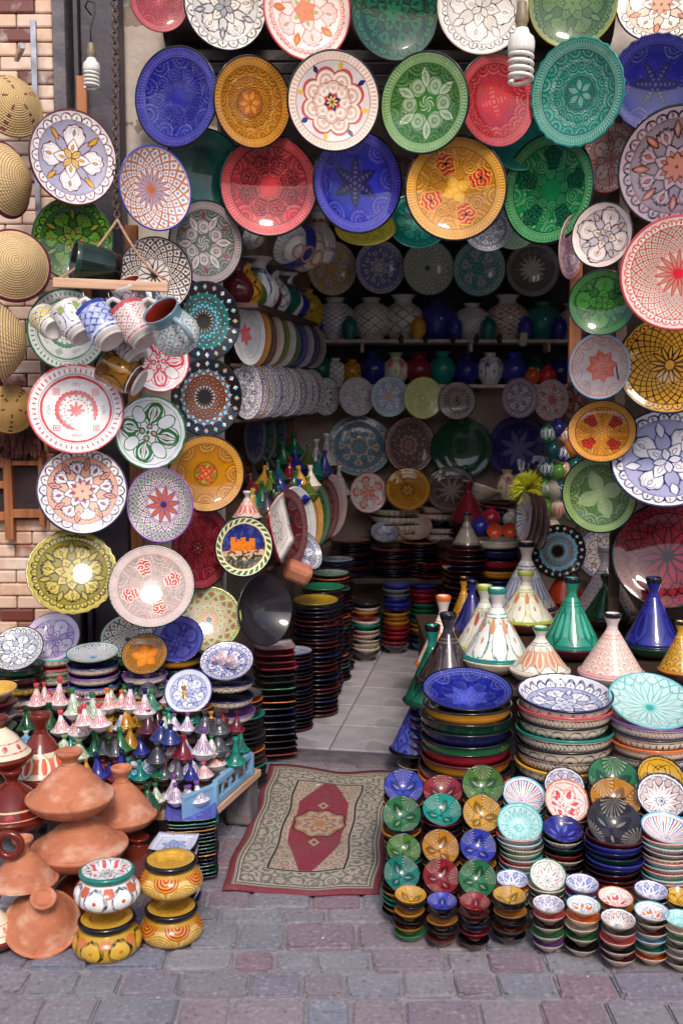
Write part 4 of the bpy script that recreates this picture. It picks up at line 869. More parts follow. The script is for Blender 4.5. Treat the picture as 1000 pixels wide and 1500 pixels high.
front = [ # px, ytop, Y, w, z0, n, items, face, rim, tilt, where, toplabel, kind
 (601, 1310, 2.96, 46, 0, 6, GLS, SH['yellow'], 'amber', .1, 'in the front row nearest the rug', 'small ochre shell bowl at the front corner nearest the rug'),
 (647, 1319, 2.93, 45, 0, 5, GLB, SH['cobalt'], 'navy', .1, 'in the front row topped by cobalt', 'small cobalt shell bowl in the very front row'),
 (695, 1320, 2.92, 46, 0, 5, GLR, SH['crimson'], 'maroon', .1, 'in the front row topped by crimson', 'small crimson shell bowl in the very front row'),
 (746, 1311, 2.94, 50, 0, 6, GLD, SH['yellow'], 'black', .1, 'in the front row topped by yellow rays', 'small yellow rayed bowl in the very front row beside the white painted ones'),
 (803, 1323, 2.90, 48, 0, 5, WHS, RW['g'], 'black', .1, 'in the front row under the grey lattice bowl', 'small white lattice bowl with dark rim in the very front row'),
 (854, 1325, 2.88, 50, 0, 5, WHT2, RW['a'], 'teal', .1, 'in the front row under the teal rimmed bowl', 'small white bowl with teal rim and orange strokes in the very front row'),
 (905, 1345, 2.82, 52, 0, 5, WHU, RW['h'], 'black', .1, 'in the front row under the grey scale bowl', 'small white bowl with grey scales closest to the camera'),
 (954, 1334, 2.83, 50, 0, 6, WHU[2:]+WHT2, RW['a'], 'sky', .1, 'in the front row under the sky blue bowl', 'small white bowl with sky blue rim near the right edge of the front row'),
 (996, 1345, 2.80, 46, 0, 6, WHT2[1:]+WHS, RW['e'], 'turq', .1, 'in the front row cut by the picture edge', 'small turquoise rimmed bowl cut by the right picture edge'),
 (588, 1285, 3.08, 50, 0, 7, GLS[2:]+GLS, SH['teal'], 'black', .75, 'behind the ochre corner stack', 'teal shell bowl tilted up just behind the ochre corner stack'),
 (646, 1289, 3.06, 50, 0, 6, GLR, SH['crimson'], 'black', .75, 'of red bowls behind the cobalt front stack', 'crimson shell bowl tilted up behind the small cobalt bowl'),
 (699, 1293, 3.04, 52, 0, 6, GLB, SH['green'], 'black', .8, 'behind the crimson front stack', 'green shell bowl tilted up behind the small crimson bowl'),
 (750, 1287, 3.07, 48, 0, 6, WHT2, RW['c'], 'sky', .12, 'behind the yellow rayed front stack', 'white and navy flower bowl with sky blue rim behind the yellow rayed bowl'),
 (802, 1286, 3.04, 50, 0, 7, WHT2[1:], RW['b'], 'green', .6, 'with orange rim behind the grey lattice bowl', 'white bowl with green rim tilted up behind the grey lattice bowl'),
 (852, 1293, 3.01, 50, 0, 6, WHS[3:]+WHS, RW['c'], 'navy', .12, 'behind the teal rimmed front bowl', 'white bowl with navy star behind the teal rimmed front bowl'),
 (901, 1314, 2.95, 51, 0, 6, GLB[1:], RW['d'], 'orange', .15, 'behind the grey scale bowl', 'white bowl with orange rim and red flower behind the grey scale bowl'),
 (953, 1303, 2.96, 50, 0, 7, [('cream/black/dots', 'orange')]+WHU, RW['c'], 'navy', .12, 'behind the sky blue front bowl', 'white bowl with navy flower behind the sky blue front bowl'),
 (995, 1314, 2.95, 46, 0, 7, GLD, RW['i'], 'brown', .2, 'of brown bowls at the picture edge', 'mustard bowl with black lines at the right picture edge'),
 (591, 1248, 3.20, 48, Z1, 6, GLS[5:]+GLD, SH['#4f8038'], 'black', .6, 'under the grass green bowl in the third row', 'grass green shell bowl tilted up in the third row nearest the rug'),
 (645, 1247, 3.19, 52, Z1, 6, GLB, SH['amber'], 'black', .75, 'under the amber bowl in the third row', 'amber shell bowl tilted up in the third row'),
 (700, 1245, 3.18, 50, Z1, 6, GLD, SH['cobalt'], 'black', .75, 'under the violet blue bowl in the third row', 'violet blue shell bowl tilted up in the third row'),
 (588, 1199, 3.32, 53, Z2, 6, GLS, SH['green'], 'black', .8, 'under the bottle green bowl in the fourth row', 'bottle green shell bowl tilted up in the fourth row nearest the rug'),
 (647, 1190, 3.33, 54, Z2, 6, GLR, SH['#1f9a8c'], 'black', .55, 'of red bowls under the bright turquoise bowl', 'bright turquoise shell bowl resting on red bowls in the fourth row'),
 (706, 1198, 3.30, 54, Z2, 6, GLD, SH['yellow'], 'black', .8, 'under the golden bowl in the fourth row', 'golden shell bowl tilted up in the fourth row'),
 (591, 1158, 3.45, 54, Z3, 6, GLB, SH['cobalt'], 'black', .7, 'under the royal blue bowl at the back', 'royal blue shell bowl at the back row corner by the rug'),
 (648, 1162, 3.46, 54, Z3, 6, GLR, SH['crimson'], 'maroon', .5, 'under the ruby bowl at the back', 'ruby red shell bowl at the back beneath the cobalt tower'),
 (707, 1157, 3.44, 57, Z3, 6, GLD, SH['#4f8038'], 'black', .85, 'under the moss green bowl at the back', 'moss green shell bowl tilted up at the back between towers'),
 (761, 1212, 3.24, 61, Z1, 9, [('cream/charcoal/dots', 'turq'), ('cream/charcoal/fine', 'coral'), ('cream/black/dots', 'sky'), ('cream/charcoal/fine', 'grey'), ('cream/black/dots', 'green')], RW['e'], 'turq', .7, 'under the veined turquoise bowl', 'medium turquoise veined bowl tilted up on white bowls'),
 (824, 1216, 3.22, 60, Z1, 8, [('black', 'black'), ('cream/navy/zig', 'black'), ('dgreen', 'navy'), ('crimson', 'black'), ('cream/black/zig', 'black')], RW['j'], 'black', .3, 'under the dark blue flower bowl', 'medium dark blue bowl with petals on dark bowls'),
 (900, 1214, 3.16, 77, Z1, 10, [('maroon', 'black'), ('maroon', 'maroon'), ('blue', 'navy'), ('navy', 'navy'), ('dgreen', 'black'), ('blue', 'blue'), ('navy', 'black'), ('maroon', 'black')], SH['charcoal'], 'black', .7, 'under the smoky black bowl', 'large smoky black shell bowl tilted up in the middle of the small bowls'),
 (976, 1214, 3.14, 74, Z1, 11, [('cream/charcoal/dots', 'sky'), ('cream/crimson/fine', 'coral'), ('cream/black/dots', 'turq'), ('cream/charcoal/fine', 'purple'), ('cream/black/zig', 'black'), ('cream/charcoal/dots', 'coral')], RW['f'], 'sky', .25, 'under the rainbow striped bowl', 'white bowl with sky blue rim and rainbow strokes near the picture edge'),
 (767, 1168, 3.42, 58, Z3, 6, [('cream/charcoal/dots', 'sky'), ('cream/black/fine', 'turq')], RW['f'], 'sky', .55, 'under the striped bowl below the white tower', 'white bowl with rainbow wedges just below the navy lace tower'),
 (830, 1181, 3.34, 62, Z2, 6, [('cream/charcoal/dots', 'orange'), ('cream/black/fine', 'black')], RW['d'], 'orange', .85, 'under the orange flower bowl', 'peach bowl with orange flower tilted up in the middle'),
 (826, 1156, 3.46, 56, Z3, 6, [('cream/charcoal/dots', 'black'), ('cream/black/fine', 'purple')], RW['g'], 'black', .7, 'at the back behind the peach bowl', 'grey violet lattice bowl half hidden behind the peach flower bowl'),
 (901, 1175, 3.32, 70, Z2, 6, [('amber', 'black'), ('navy', 'black')], SH['amber'], 'black', .55, 'under the broad amber bowl', 'broad amber shell bowl behind the smoky black bowl'),
 (899, 1147, 3.44, 72, Z3, 6, [('dgreen', 'black'), ('black', 'black')], SH['green'], 'black', .6, 'under the broad green bowl at the back', 'broad green shell bowl at the back between the towers'),
 (969, 1173, 3.30, 68, Z2, 6, [('cream/navy/zig', 'navy'), ('cream/black/fine', 'black')], RW['h'], 'navy', .75, 'under the white scale bowl', 'white bowl with dark blue fish scales tilted up near the picture edge'),
 (968, 1145, 3.44, 66, Z3, 6, [('amber', 'black'), ('black', 'black')], RW['i'], 'black', .7, 'under the mustard flower bowl at the back', 'mustard bowl with black clover lines below the turquoise tower')]
for (px, yt, Y, w, z0, n, it, face, rim, tilt, where, tl) in front:
    stack(px, yt, Y, w*(1.08 if tilt > .4 else 1.0), z0, n, 'bowl', it, where, 'small bowl', tl, face, rim, toptilt=tilt, group='small bowls set out on the paving', jit=.02, seg=32, topyaw=random.uniform(-.15, .15), name='small_bowl', cat='bowl')
for k, (z, y0, lab) in enumerate(((Z1, 3.14, 'lowest'), (Z2, 3.25, 'middle'), (Z3, 3.38, 'highest'))):
    o = box('display_step', (1.03-.0*k, y0+.06, z/2-.003), (1.72, .115, z-.006), M_step, None, .004)
    tag(o, '%s wooden step board under the rows of small bowls' % lab, 'board', 'step boards')

# ---- stacks on the left display and along the wall
def lf(key, *a, **k): return f_lobes('lf_'+key, *a, **k)
ST2 = 'stacked plates and dishes on the left'
LZ = .40
BW = [('maroon', 'maroon'), ('dgreen', 'black'), ('maroon', 'black'), ('gold/black/zig', 'black'), ('cream/navy/arch', 'navy'), ('cream/charcoal/fine', 'orange'), ('navy', 'black')]
stack(25, 958, 3.86, 78, LZ, 7, 'pot', BW, 'under the black checked bowl', 'dish', 'white bowl with black checks and clouds tilted on the far left stack', lf('chk', '#d5d2d6', '#17161c', '#dcdade', '#a8b0bc', '#dcdade', n=5, lw=.014), 'black', toptilt=.75, topkind='dish', group=ST2, topside='maroon')
stack(76, 944, 4.02, 84, LZ, 7, 'pot', [('cream/charcoal/fine', 'grey'), ('cream/charcoal/zig', 'turq'), ('cream/black/fine', 'coral'), ('cream/charcoal/fine', 'green'), ('cream/black/zig', 'purple'), ('cream/charcoal/zig', 'black'), ('cream/charcoal/fine', 'sky')], 'under the violet cloud bowl', 'dish', 'white bowl with violet clouds and purple rim tilted at the back left', lf('vio', '#d5cadc', '#6d4a92', '#dcd2e2', '#b8a8cc', '#a88ac4', n=4, scal=2, c=.5, R=.28), 'purple', toptilt=.85, topkind='dish', group=ST2)
stack(136, 956, 3.88, 76, LZ, 7, 'pot', [('cream/navy/fine', 'teal'), ('cream/charcoal/fine', 'navy'), ('cream/charcoal/fine', 'purple'), ('cream/charcoal/dots', 'blue'), ('cream/charcoal/fine', 'red'), ('cream/charcoal/dots', 'purple'), ('cream/charcoal/fine', 'orange')], 'with bright rims under the teal bowl', 'dish', 'white bowl with teal rim and blue net on the bright rimmed stack', f_net('lf_tnet', '#d6dad8', '#4f86a8', n=18, r0=.3, r1=.9, cdot='#c8825a'), 'teal', toptilt=.15, topkind='dish', group=ST2)
stack(212, 966, 3.84, 68, LZ, 5, 'pot', [('navy', 'black'), ('cream/charcoal/fine', 'purple'), ('cream/charcoal/fine', 'teal'), ('terra', 'orange'), ('dgreen', 'dgreen')], 'under the amber star bowl', 'dish', 'amber bowl with orange star tilted towards the mini tagines', f_emb('lf_amb', '#a8702a', light='#d8a860', n=7, inner=False, star=(5, .6, .2, '#d97a1c'), edge='black', wellr=.9), 'black', toptilt=.85, topkind='dish', group=ST2)
stack(186, 940, 4.04, 78, LZ, 6, 'pot', [('dgreen', 'black'), ('green', 'green')], 'under the green rimmed net bowl', 'dish', 'white bowl with green rim and diamond net behind the amber star bowl', f_net('lf_gnet', '#dcd8d0', '#2c4a3c', n=12, r0=.2, r1=.88, lw=.08, cdot='#b8823c'), 'green', toptilt=.75, topkind='dish', group=ST2)
stack(260, 946, 3.98, 76, LZ, 7, 'pot', [('navy', 'black'), ('amber', 'black'), ('dgreen', 'black'), ('amber', 'brown'), ('crimson', 'black'), ('navy', 'navy')], 'of amber and green under the ultramarine bowl', 'dish', 'ultramarine bowl with dark clouds tilted on amber and green dishes', lf('ultra', '#4a4a9c', '#1c1c50', '#4d4d9e', '#3a3a8a', '#5c5cae', n=4, scal=2, c=.5, R=.28), 'navy', toptilt=.9, topkind='dish', group=ST2)
stack(332, 974, 3.90, 80, LZ, 4, 'pot', [('cream/navy/zig', 'navy'), ('cream/navy/arch', 'navy'), ('cream/charcoal/zig', 'navy'), ('cream/purple/fine', 'purple')], 'of navy rimmed dishes holding minis', 'dish', 'white dish with navy fan rim holding tiny figures beside the black bowl', lf('fan', '#d5d2dc', '#23286a', '#dcd8e0', '#9aa0c8', '#5a62a8', n=8), 'navy', toptilt=.55, group=ST2, topkind='dish')
stack(276, 1022, 3.78, 70, .46, 2, 'dish', [('terra', 'terra'), ('brown', 'terra')], 'of two behind the teal mini tagines', 'dish', 'white bowl with blue lotus tilted up on a clay dish behind the minis', lf('lotus', '#cdd0de', '#23286a', '#dcdce6', '#b0b6d2', '#8a98c8', n=5, scal=2), 'blue', toptilt=.95, group=ST2)
stack(-2, 1008, 3.60, 54, .25, 8, 'bowl', [('cream', 'black'), ('maroon', 'maroon'), ('cream', 'navy'), ('green', 'dgreen'), ('cream', 'grey'), ('navy', 'navy')], 'under the yellow bowl at the left edge', 'bowl', 'yellow bowl with dark rim cut by the left picture edge', f_plain('lf_yel', '#c89a3c', edge='black', n=6), 'black', toptilt=.15, group=ST2)

DARK = [('maroon', 'black'), ('brown', 'orange'), ('black', 'charcoal'), ('brown', 'brown'), ('black', 'teal'), ('maroon', 'black'), ('black', 'black'), ('brown', 'black'), ('maroon', 'charcoal'), ('black', 'black')]
DARK2 = [('maroon', 'maroon'), ('black', 'black'), ('brown', 'maroon'), ('black', 'navy'), ('maroon', 'black'), ('navy', 'black'), ('dgreen', 'black')]
DARK3 = [('crimson', 'maroon'), ('maroon', 'black'), ('maroon', 'navy'), ('black', 'black'), ('brown', 'maroon')]
FZ = .024
fg = f_plain('wl_grey', '#5c5656', edge='black', n=8)
stack(348, 1014, 4.24, 72, .0, 19, 'stax', DARK, 'beside the blue crate', 'dinner plate', 'smoky grey plate on top of the dark stack beside the blue crate', fg, 'charcoal', group='stacks of dark plates along the left wall', jit=.02)
stack(428, 952, 4.95, 60, FZ, 22, 'stax', DARK2, 'under the small blue bowl', 'dinner plate', 'small white and blue plate on the dark stack behind the red squares', lf('w1', '#b8b8c0', '#3a4a7a', '#c0c0c8', '#9aa0b4', '#7a8ab0', n=6), 'navy', group='stacks of dark plates along the left wall', jit=.02)
stack(462, 878, 5.25, 66, FZ, 26, 'stax', DARK3, 'under the yellow platter', 'dinner plate', 'shiny yellow platter on the tall dark stack inside the doorway', f_plain('wl_yel', '#b08a2c', edge='black', n=8), 'olive', toptilt=.05, group='stacks of dark plates along the left wall', jit=.02)
stack(473, 858, 5.6, 62, FZ, 27, 'stax', DARK2, 'under the jade green platter', 'dinner plate', 'jade green platter on a dark stack behind the yellow platter', f_plain('wl_jade', '#1f7a58', edge='black', n=8), 'green', group='stacks of dark plates along the left wall', jit=.02)
stack(483, 838, 5.9, 56, FZ, 28, 'stax', DARK, 'under the pale green patterned plate', 'dinner plate', 'pale plate with green edge on the stack behind the jade platter', lf('w2', '#b0b4ac', '#3a5a4a', '#b8bcb4', '#8a9a8a', '#7a9a84', n=6), 'teal', group='stacks of dark plates along the left wall', jit=.02)
stack(492, 818, 6.15, 50, FZ, 28, 'stax', DARK3, 'under the sky patterned plate', 'dinner plate', 'white and sky blue plate on the stack deepest along the left wall', lf('w3', '#b0b8c0', '#3a5a7a', '#b8c0c8', '#8a9aa8', '#7a9ab4', n=6), 'sky', group='stacks of dark plates along the left wall', jit=.02)
G_C = 'stacks of plates and bowls at the back of the shop'
stack(514, 790, 6.75, 60, .5, 13, 'stax', DARK3, 'topped by a small cream dish', 'dinner plate', 'small cream dish on the maroon stack at the back left', lf('w4', '#c0b0a4', '#8a4a3a', '#c8bcb0', '#b09484', '#b8744a', n=6), 'maroon', group=G_C, jit=.02)
stack(572, 802, 6.75, 59, .5, 11, 'stax', DARK3+DARK2, 'topped by a pink spotted plate', 'dinner plate', 'pinkish white spotted plate on the maroon stack in the back centre', lf('w5', '#b8a8a8', '#6a4a54', '#c0b4b4', '#a89498', '#8a6a74', n=8), 'crimson', group=G_C, jit=.02)
stack(614, 792, 6.78, 58, .5, 11, 'stax', DARK2, 'topped by a white and teal plate', 'dinner plate', 'white plate with teal and orange edge in the back centre', lf('w6', '#b4b4b0', '#3a6a74', '#c0c0bc', '#94a4a4', '#b8744a', n=8), 'orange', group=G_C, jit=.02)
stack(536, 880, 6.35, 42, FZ, 12, 'bowl', [('charcoal', 'charcoal'), ('cream', 'black'), ('amber', 'amber'), ('crimson', 'black'), ('cream/crimson/zig', 'white'), ('teal', 'teal'), ('cream/black/dots', 'black'), ('cream/crimson/fine', 'red'), ('cream/black/dots', 'black'), ('cream/charcoal/fine', 'charcoal'), ('cream', 'cream')], 'on the tiles nearest the doorway', 'bowl', 'black glazed bowl on the mixed stack standing out on the tiles', f_plain('c_blk', '#2c262a', edge='black', n=8), 'black', group=G_C, jit=.03, seg=32)
stack(581, 854, 6.55, 40, FZ, 14, 'bowl', [('cobalt', 'blue'), ('grey', 'grey'), ('grey', 'charcoal'), ('blue', 'blue'), ('cobalt', 'blue'), ('navy', 'blue'), ('amber', 'amber'), ('amber', 'brown'), ('amber', 'amber'), ('crimson', 'red'), ('crimson', 'crimson'), ('crimson', 'crimson'), ('red', 'maroon'), ('charcoal', 'grey')], 'banded grey blue yellow red', 'bowl', 'grey blue bowl on the banded bowl stack at the back', f_plain('c_gb', '#4a4a78', edge='navy', n=8), 'blue', group=G_C, jit=.03, seg=32)
stack(620, 854, 6.6, 40, FZ, 13, 'bowl', [('blue', 'blue'), ('crimson', 'maroon'), ('crimson', 'crimson'), ('crimson', 'crimson'), ('teal', 'dgreen'), ('green', 'dgreen'), ('green', 'teal'), ('green', 'dgreen'), ('amber', 'amber'), ('amber', 'brown'), ('charcoal', 'charcoal'), ('charcoal', 'black'), ('blue', 'navy')], 'banded blue red green', 'bowl', 'royal blue bowl on the red and green banded stack at the back', f_plain('c_rb', '#2c2f88', edge='navy', n=8), 'blue', group=G_C, jit=.03, seg=32)
stack(553, 900, 6.78, 40, FZ, 11, 'bowl', [('teal', 'teal'), ('maroon', 'maroon'), ('teal', 'dgreen'), ('green', 'green')], 'half hidden between two banded stacks', 'bowl', 'teal bowl half hidden between two banded bowl stacks', f_plain('c_tl', '#1c5a54', edge='black', n=8), 'teal', group=G_C, jit=.03, seg=28)
stack(579, 742, 6.92, 78, .72, 4, 'pot', [('cream/black/zig', 'black'), ('cream/black/zig', 'black')], 'of large black and white dishes', 'dish', 'large black and cream dish on the shelf of bowls at the back', lf('w7', '#a89c94', '#2a2424', '#b0a49c', '#8a8078', '#7a7068', n=10), 'black', group=G_C)
stack(645, 740, 6.90, 66, .72, 5, 'pot', [('cream', 'charcoal'), ('cream/black/zig', 'coral'), ('black', 'black'), ('cream/black/zig', 'black'), ('cream/black/arch', 'black')], 'of zigzag dishes behind the red tagine', 'dish', 'taupe dish on the zigzag dish tower behind the red tagine', f_plain('c_tp', '#8a7a70', edge='charcoal', n=8), 'cream', group=G_C)
stack(563, 783, 6.70, 42, .70, 1, 'bowl', [('cream/teal/fine', 'navy'), ('teal', 'teal')], 'under the tilted white and blue bowl', 'bowl', 'white bowl with grey blue checks tilted up in the back centre', lf('w8', '#b4b4c4', '#3a3f5a', '#c0c0d0', '#9a9ab0', '#a8a8bc', n=5), 'navy', toptilt=.7, group=G_C)
stack(606, 776, 6.74, 54, .70, 1, 'bowl', [('sky/navy/fine', 'orange'), ('sky', 'turq')], 'under the orange rimmed speckled bowl', 'bowl', 'speckled cream bowl with orange rim tilted up in the back centre', f_net('w9', '#c4b4a8', '#a8524a', n=26, r0=.2, r1=.9, cdot='#4a8a84'), 'orange', toptilt=.7, group=G_C)
stack(728, 790, 5.9, 70, .40, 8, 'pot', [('cream', 'cream'), ('navy', 'navy'), ('crimson', 'maroon'), ('amber', 'amber'), ('navy', 'navy'), ('maroon', 'black')], 'of wide bands behind the white tagines', 'dish', 'wide cream dish carrying miniature jars behind the white tagines', f_plain('c_cr', '#b8a898', edge='cream', n=8), 'cream', group=G_C)
stack(683, 802, 5.8, 58, .40, 14, 'stax', DARK2, 'under the grey cone tagine', 'dinner plate', 'dark plate carrying the grey cone tagine', f_plain('c_dk', '#3a2424', edge='black', n=8), 'maroon', group=G_C, jit=.02)
stack(733, 735, 6.88, 64, .72, 9, 'stax', DARK3, 'carrying the cream vase', 'dinner plate', 'dark red plate carrying the cream vase at the back', f_plain('c_dr', '#4a1c18', edge='black', n=8), 'maroon', group=G_C, jit=.03)

# square dishes
def square_me(key, up=.16):
    if key in MESH: return MESH[key]
    V, F = [], []; N = 12
    def P2(i, j):
        a = i/N*2-1; b = j/N*2-1; e = max(abs(a), abs(b))
        s = 1-.06*(abs(a)*abs(b))**2
        z = -up + up*max(0, (e-.55)/.45)**1.6 + .10*max(0, abs(a)*abs(b)-.5)
        return a*s, b*s, z
    for i in range(N+1):
        for j in range(N+1): V.append(P2(i, j))
    n0 = len(V)
    for i in range(N+1):
        for j in range(N+1):
            x, y, z = P2(i, j); V.append((x*.985, y*.985, z-.05))
    id_ = lambda i, j, o=0: o+i*(N+1)+j
    MI = []
    for i in range(N):
        for j in range(N):
            F.append((id_(i, j), id_(i+1, j), id_(i+1, j+1), id_(i, j+1))); MI.append(0)
            F.append((id_(i, j, n0), id_(i, j+1, n0), id_(i+1, j+1, n0), id_(i+1, j, n0))); MI.append(1)
    for k in range(N):
        for a, b in ((id_(k, 0), id_(k+1, 0)), (id_(k+1, N), id_(k, N)), (id_(0, k+1), id_(0, k)), (id_(N, k), id_(N, k+1))):
            F.append((b, a, a+n0, b+n0)); MI.append(2)
    MESH[key] = mesh_of(key, V, F, MI, True, 3); return MESH[key]
def sqstack(px, ytop, Y, wpx, z0, n, cols, where, toplabel, topface, rot=.1, tilt=0., grp='square dishes in stacks', jit=.1):
    p = at(px, ytop, Y); R = wpx/2/ppm(p); step = (p.z-z0-.21*R)/max(n-1, 1)
    for k in range(n):
        u, rim = cols[k % len(cols)]
        m = Matrix.Rotation(rot+random.uniform(-jit, jit)*(k > 0), 4, 'Z')
        if k == 0 and tilt: m = Matrix.Rotation(tilt, 4, 'X') @ m
        o = link('square_dish', square_me('square_shape'), [topface if k == 0 else glaze(u), glaze(u), glaze(rim)], mat3=Matrix.Translation((p.x+(random.uniform(-1, 1)*.03*R if k else 0), p.y, p.z-k*step)) @ m @ Matrix.Scale(R*random.uniform(.97, 1.02), 4))
        tag(o, toplabel if k == 0 else '%s square dish, %s down in the stack %s' % (NAMEC[u], ORD[k], where), 'dish', grp)
def f_sq(name, c, line, acc):
    g = Pat(name, .1, warp=.03); g.base(c); e = g.x.abs().max(g.y.abs())
    g.paint(e.gt(.8)*(g.speck(9, .25)), line, .7); p = g.petal(g.fold(6, .2), 0, .6, .16); g.paint(p.gt(0), acc); g.paint(p.near(0, .02)*g.disc(.6), line)
    g.paint(g.ring(.2, .23), line); g.paint(e.near(.72, .015), line, .6); return g.done()
SQD = [('black', 'black'), ('dgreen', 'teal'), ('black', 'charcoal'), ('brown', 'amber'), ('black', 'black'), ('navy', 'navy'), ('black', 'green')]
sqstack(280, 1187, 3.42, 76, .0, 17, SQD, 'under the violet blue square', 'violet blue square dish with flower in front of the mini tagines', f_sq('sq_vio', '#5a5cb0', '#2a2c70', '#6a6cc0'), rot=.12)
sqstack(255, 1233, 3.18, 66, .0, 12, [('navy', 'navy'), ('black', 'black'), ('cream', 'navy'), ('navy', 'black')], 'behind the yellow ashtray pots', 'white square dish with blue leaf trellis behind the yellow ashtray pots', f_sq('sq_wht', '#c8ccdc', '#3a4a8a', '#9aa6cc'), rot=-.1)
sqstack(402, 944, 4.60, 60, FZ, 17, [('maroon', 'red'), ('crimson', 'crimson'), ('maroon', 'crimson'), ('crimson', 'red'), ('black', 'black'), ('charcoal', 'black'), ('dgreen', 'green'), ('black', 'black'), ('black', 'orange'), ('black', 'black'), ('navy', 'navy'), ('black', 'black'), ('charcoal', 'black'), ('navy', 'black'), ('black', 'black'), ('black', 'charcoal')], 'with red rims beside the doorway', 'grey patterned square dish on the red rimmed square stack', f_sq('sq_gry', '#a8989c', '#4a3a44', '#8a7a84'), rot=.2)
sqstack(676, 832, 6.0, 52, .4, 9, [('brown', 'orange'), ('maroon', 'orange'), ('crimson', 'orange'), ('brown', 'black'), ('black', 'black')], 'with orange rims at the back', 'orange and white square dish at the back beside the banded bowls', f_sq('sq_org', '#c8a890', '#b8603a', '#d88a4a'), rot=.1)
sqstack(632, 822, 6.7, 52, .5, 5, [('maroon', 'crimson'), ('crimson', 'maroon'), ('black', 'black'), ('maroon', 'black')], 'of oxblood squares at the back', 'oxblood square dish at the back centre', glaze('crimson'), rot=.3)

# ------------------------------------------------------------------ tables and benches
def bench(name, x0, x1, y0, y1, z, mat, label, th=.035, z0=.0, legs=True, ins=.04):
    r = empty(name, ((x0+x1)/2, (y0+y1)/2, z0)); tag(r, label, 'table')
    box('top', (0, 0, z-z0-th/2-.002), (x1-x0, y1-y0, th), mat, r, .004)
    if legs:
        for sx in (-1, 1):
            for sy in (-1, 1): box('leg', (sx*((x1-x0)/2-ins), sy*((y1-y0)/2-.04), (z-z0-th)/2), (.05, .05, z-z0-th-.006), mat, r, .004)
    return r
bench('display_table', .40, 1.75, 3.98, 5.45, .50, M_woodd, 'long dark wooden table under the painted tagines on the right')
bench('low_bench', .60, 1.75, 5.55, 6.55, .40, M_woodd, 'low dark bench under the back stacks behind the tagines', z0=FZ)
bench('plate_bench', -.18, .80, 6.63, 7.07, .50, M_woodd, 'dark bench carrying maroon plate stacks at the back wall', z0=FZ)
bench('bowl_riser', .0, 1.6, 6.80, 7.07, .72, M_woodd, 'narrow raised board carrying the zigzag dishes at the back wall', z0=.5) 
bench('left_table', -1.55, -.42, 3.70, 4.20, LZ, M_woodd, 'dark table under the painted dish stacks on the left', ins=.3)
bench('low_plank_table', -1.45, -.47, 3.46, 3.68, .20, M_woodl, 'low plank of pale wood under the blue crate and mini tagines', th=.03, legs=False)
cb = link('stone_block', box_me('block_shape', .10, .12, .165, .012), [M_cement]); q = on(357, 1192, 0); cb.location = (q.x, q.y-.06, .083); cb.rotation_euler = (0, 0, -.2); tag(cb, 'grey concrete block propping the pale plank beside the rug', 'block')
cb2 = link('stone_block', box_me('block_shape2', .14, .12, .165, .012), [M_cement]); cb2.location = (-.98, 3.58, .083); tag(cb2, 'grey concrete block propping the pale plank behind the clay tagines', 'block')
# steps for the miniatures
TIER = [(.47, 3.80, 3.92), (.405, 3.70, 3.795), (.345, 3.62, 3.695), (.285, 3.54, 3.615), (.225, 3.44, 3.535)]
for k, (z, y0, y1) in enumerate(TIER[1:4]):
    o = box('display_step', (-.80, (y0+y1)/2, z-.012), (.74, y1-y0-.004, .02), M_woodd, None, .003); tag(o, '%s dark step board under the miniature tagines' % ('upper', 'middle', 'lower')[k], 'board', 'step boards')
    for sx in (-1, 1):
        b = box('leg', (sx*.25, 0, -(z-.022-.2)/2-.010), (.03, .03, z-.022-.2), M_woodd, o, .002)
o = box('display_step', (-.80, 3.86, .458), (.74, .11, .02), M_woodd, None, .003); tag(o, 'topmost dark step board under the pink miniature tagine', 'board', 'step boards')
for sx in (-1, 1): box('leg', (sx*.25, 0, -.034), (.03, .03, .046), M_woodd, o, .002)

# blue plastic crate
M_crate = surf('blue_plastic', '#7fa8c8', '#6f98b8', 8, .42, .05)
c0 = on(315, 1180, .205); c1 = on(367, 1134, .205)
cr = empty('plastic_crate', (c0.x, c0.y, .203), math.atan2(c1.y-c0.y, c1.x-c0.x)); tag(cr, 'pale blue plastic crate holding miniature tagines beside the rug', 'crate')
Lc = (c1-c0).length
midp = (c0+c1)/2; pk = box('plank', (midp.x-.03, midp.y+.03, .186), (Lc+.12, .10, .028), M_woodl, None, .004, rz=math.atan2(c1.y-c0.y, c1.x-c0.x)); tag(pk, 'pale wooden plank resting on the block under the blue crate', 'plank')
box('rim', (Lc/2, 0, .082), (Lc, .02, .022), M_crate, cr, .003); box('rim', (Lc/2, 0, .012), (Lc, .016, .024), M_crate, cr, .003)
box('post', (0, 0, .042), (.024, .024, .084), M_crate, cr, .004); box('post', (Lc, 0, .042), (.024, .024, .084), M_crate, cr, .004)
for k in range(4): box('slat', (Lc*(k+1)/5, 0, .045), (.012, .010, .05), M_crate, cr, .002)
f_ = box('rim', (-.075, .03, .075), (.15, .016, .014), M_crate, cr, .003, rz=-.35); box('panel', (-.075, .03, .035), (.15, .010, .07), M_crate, cr, .003, rz=-.35)

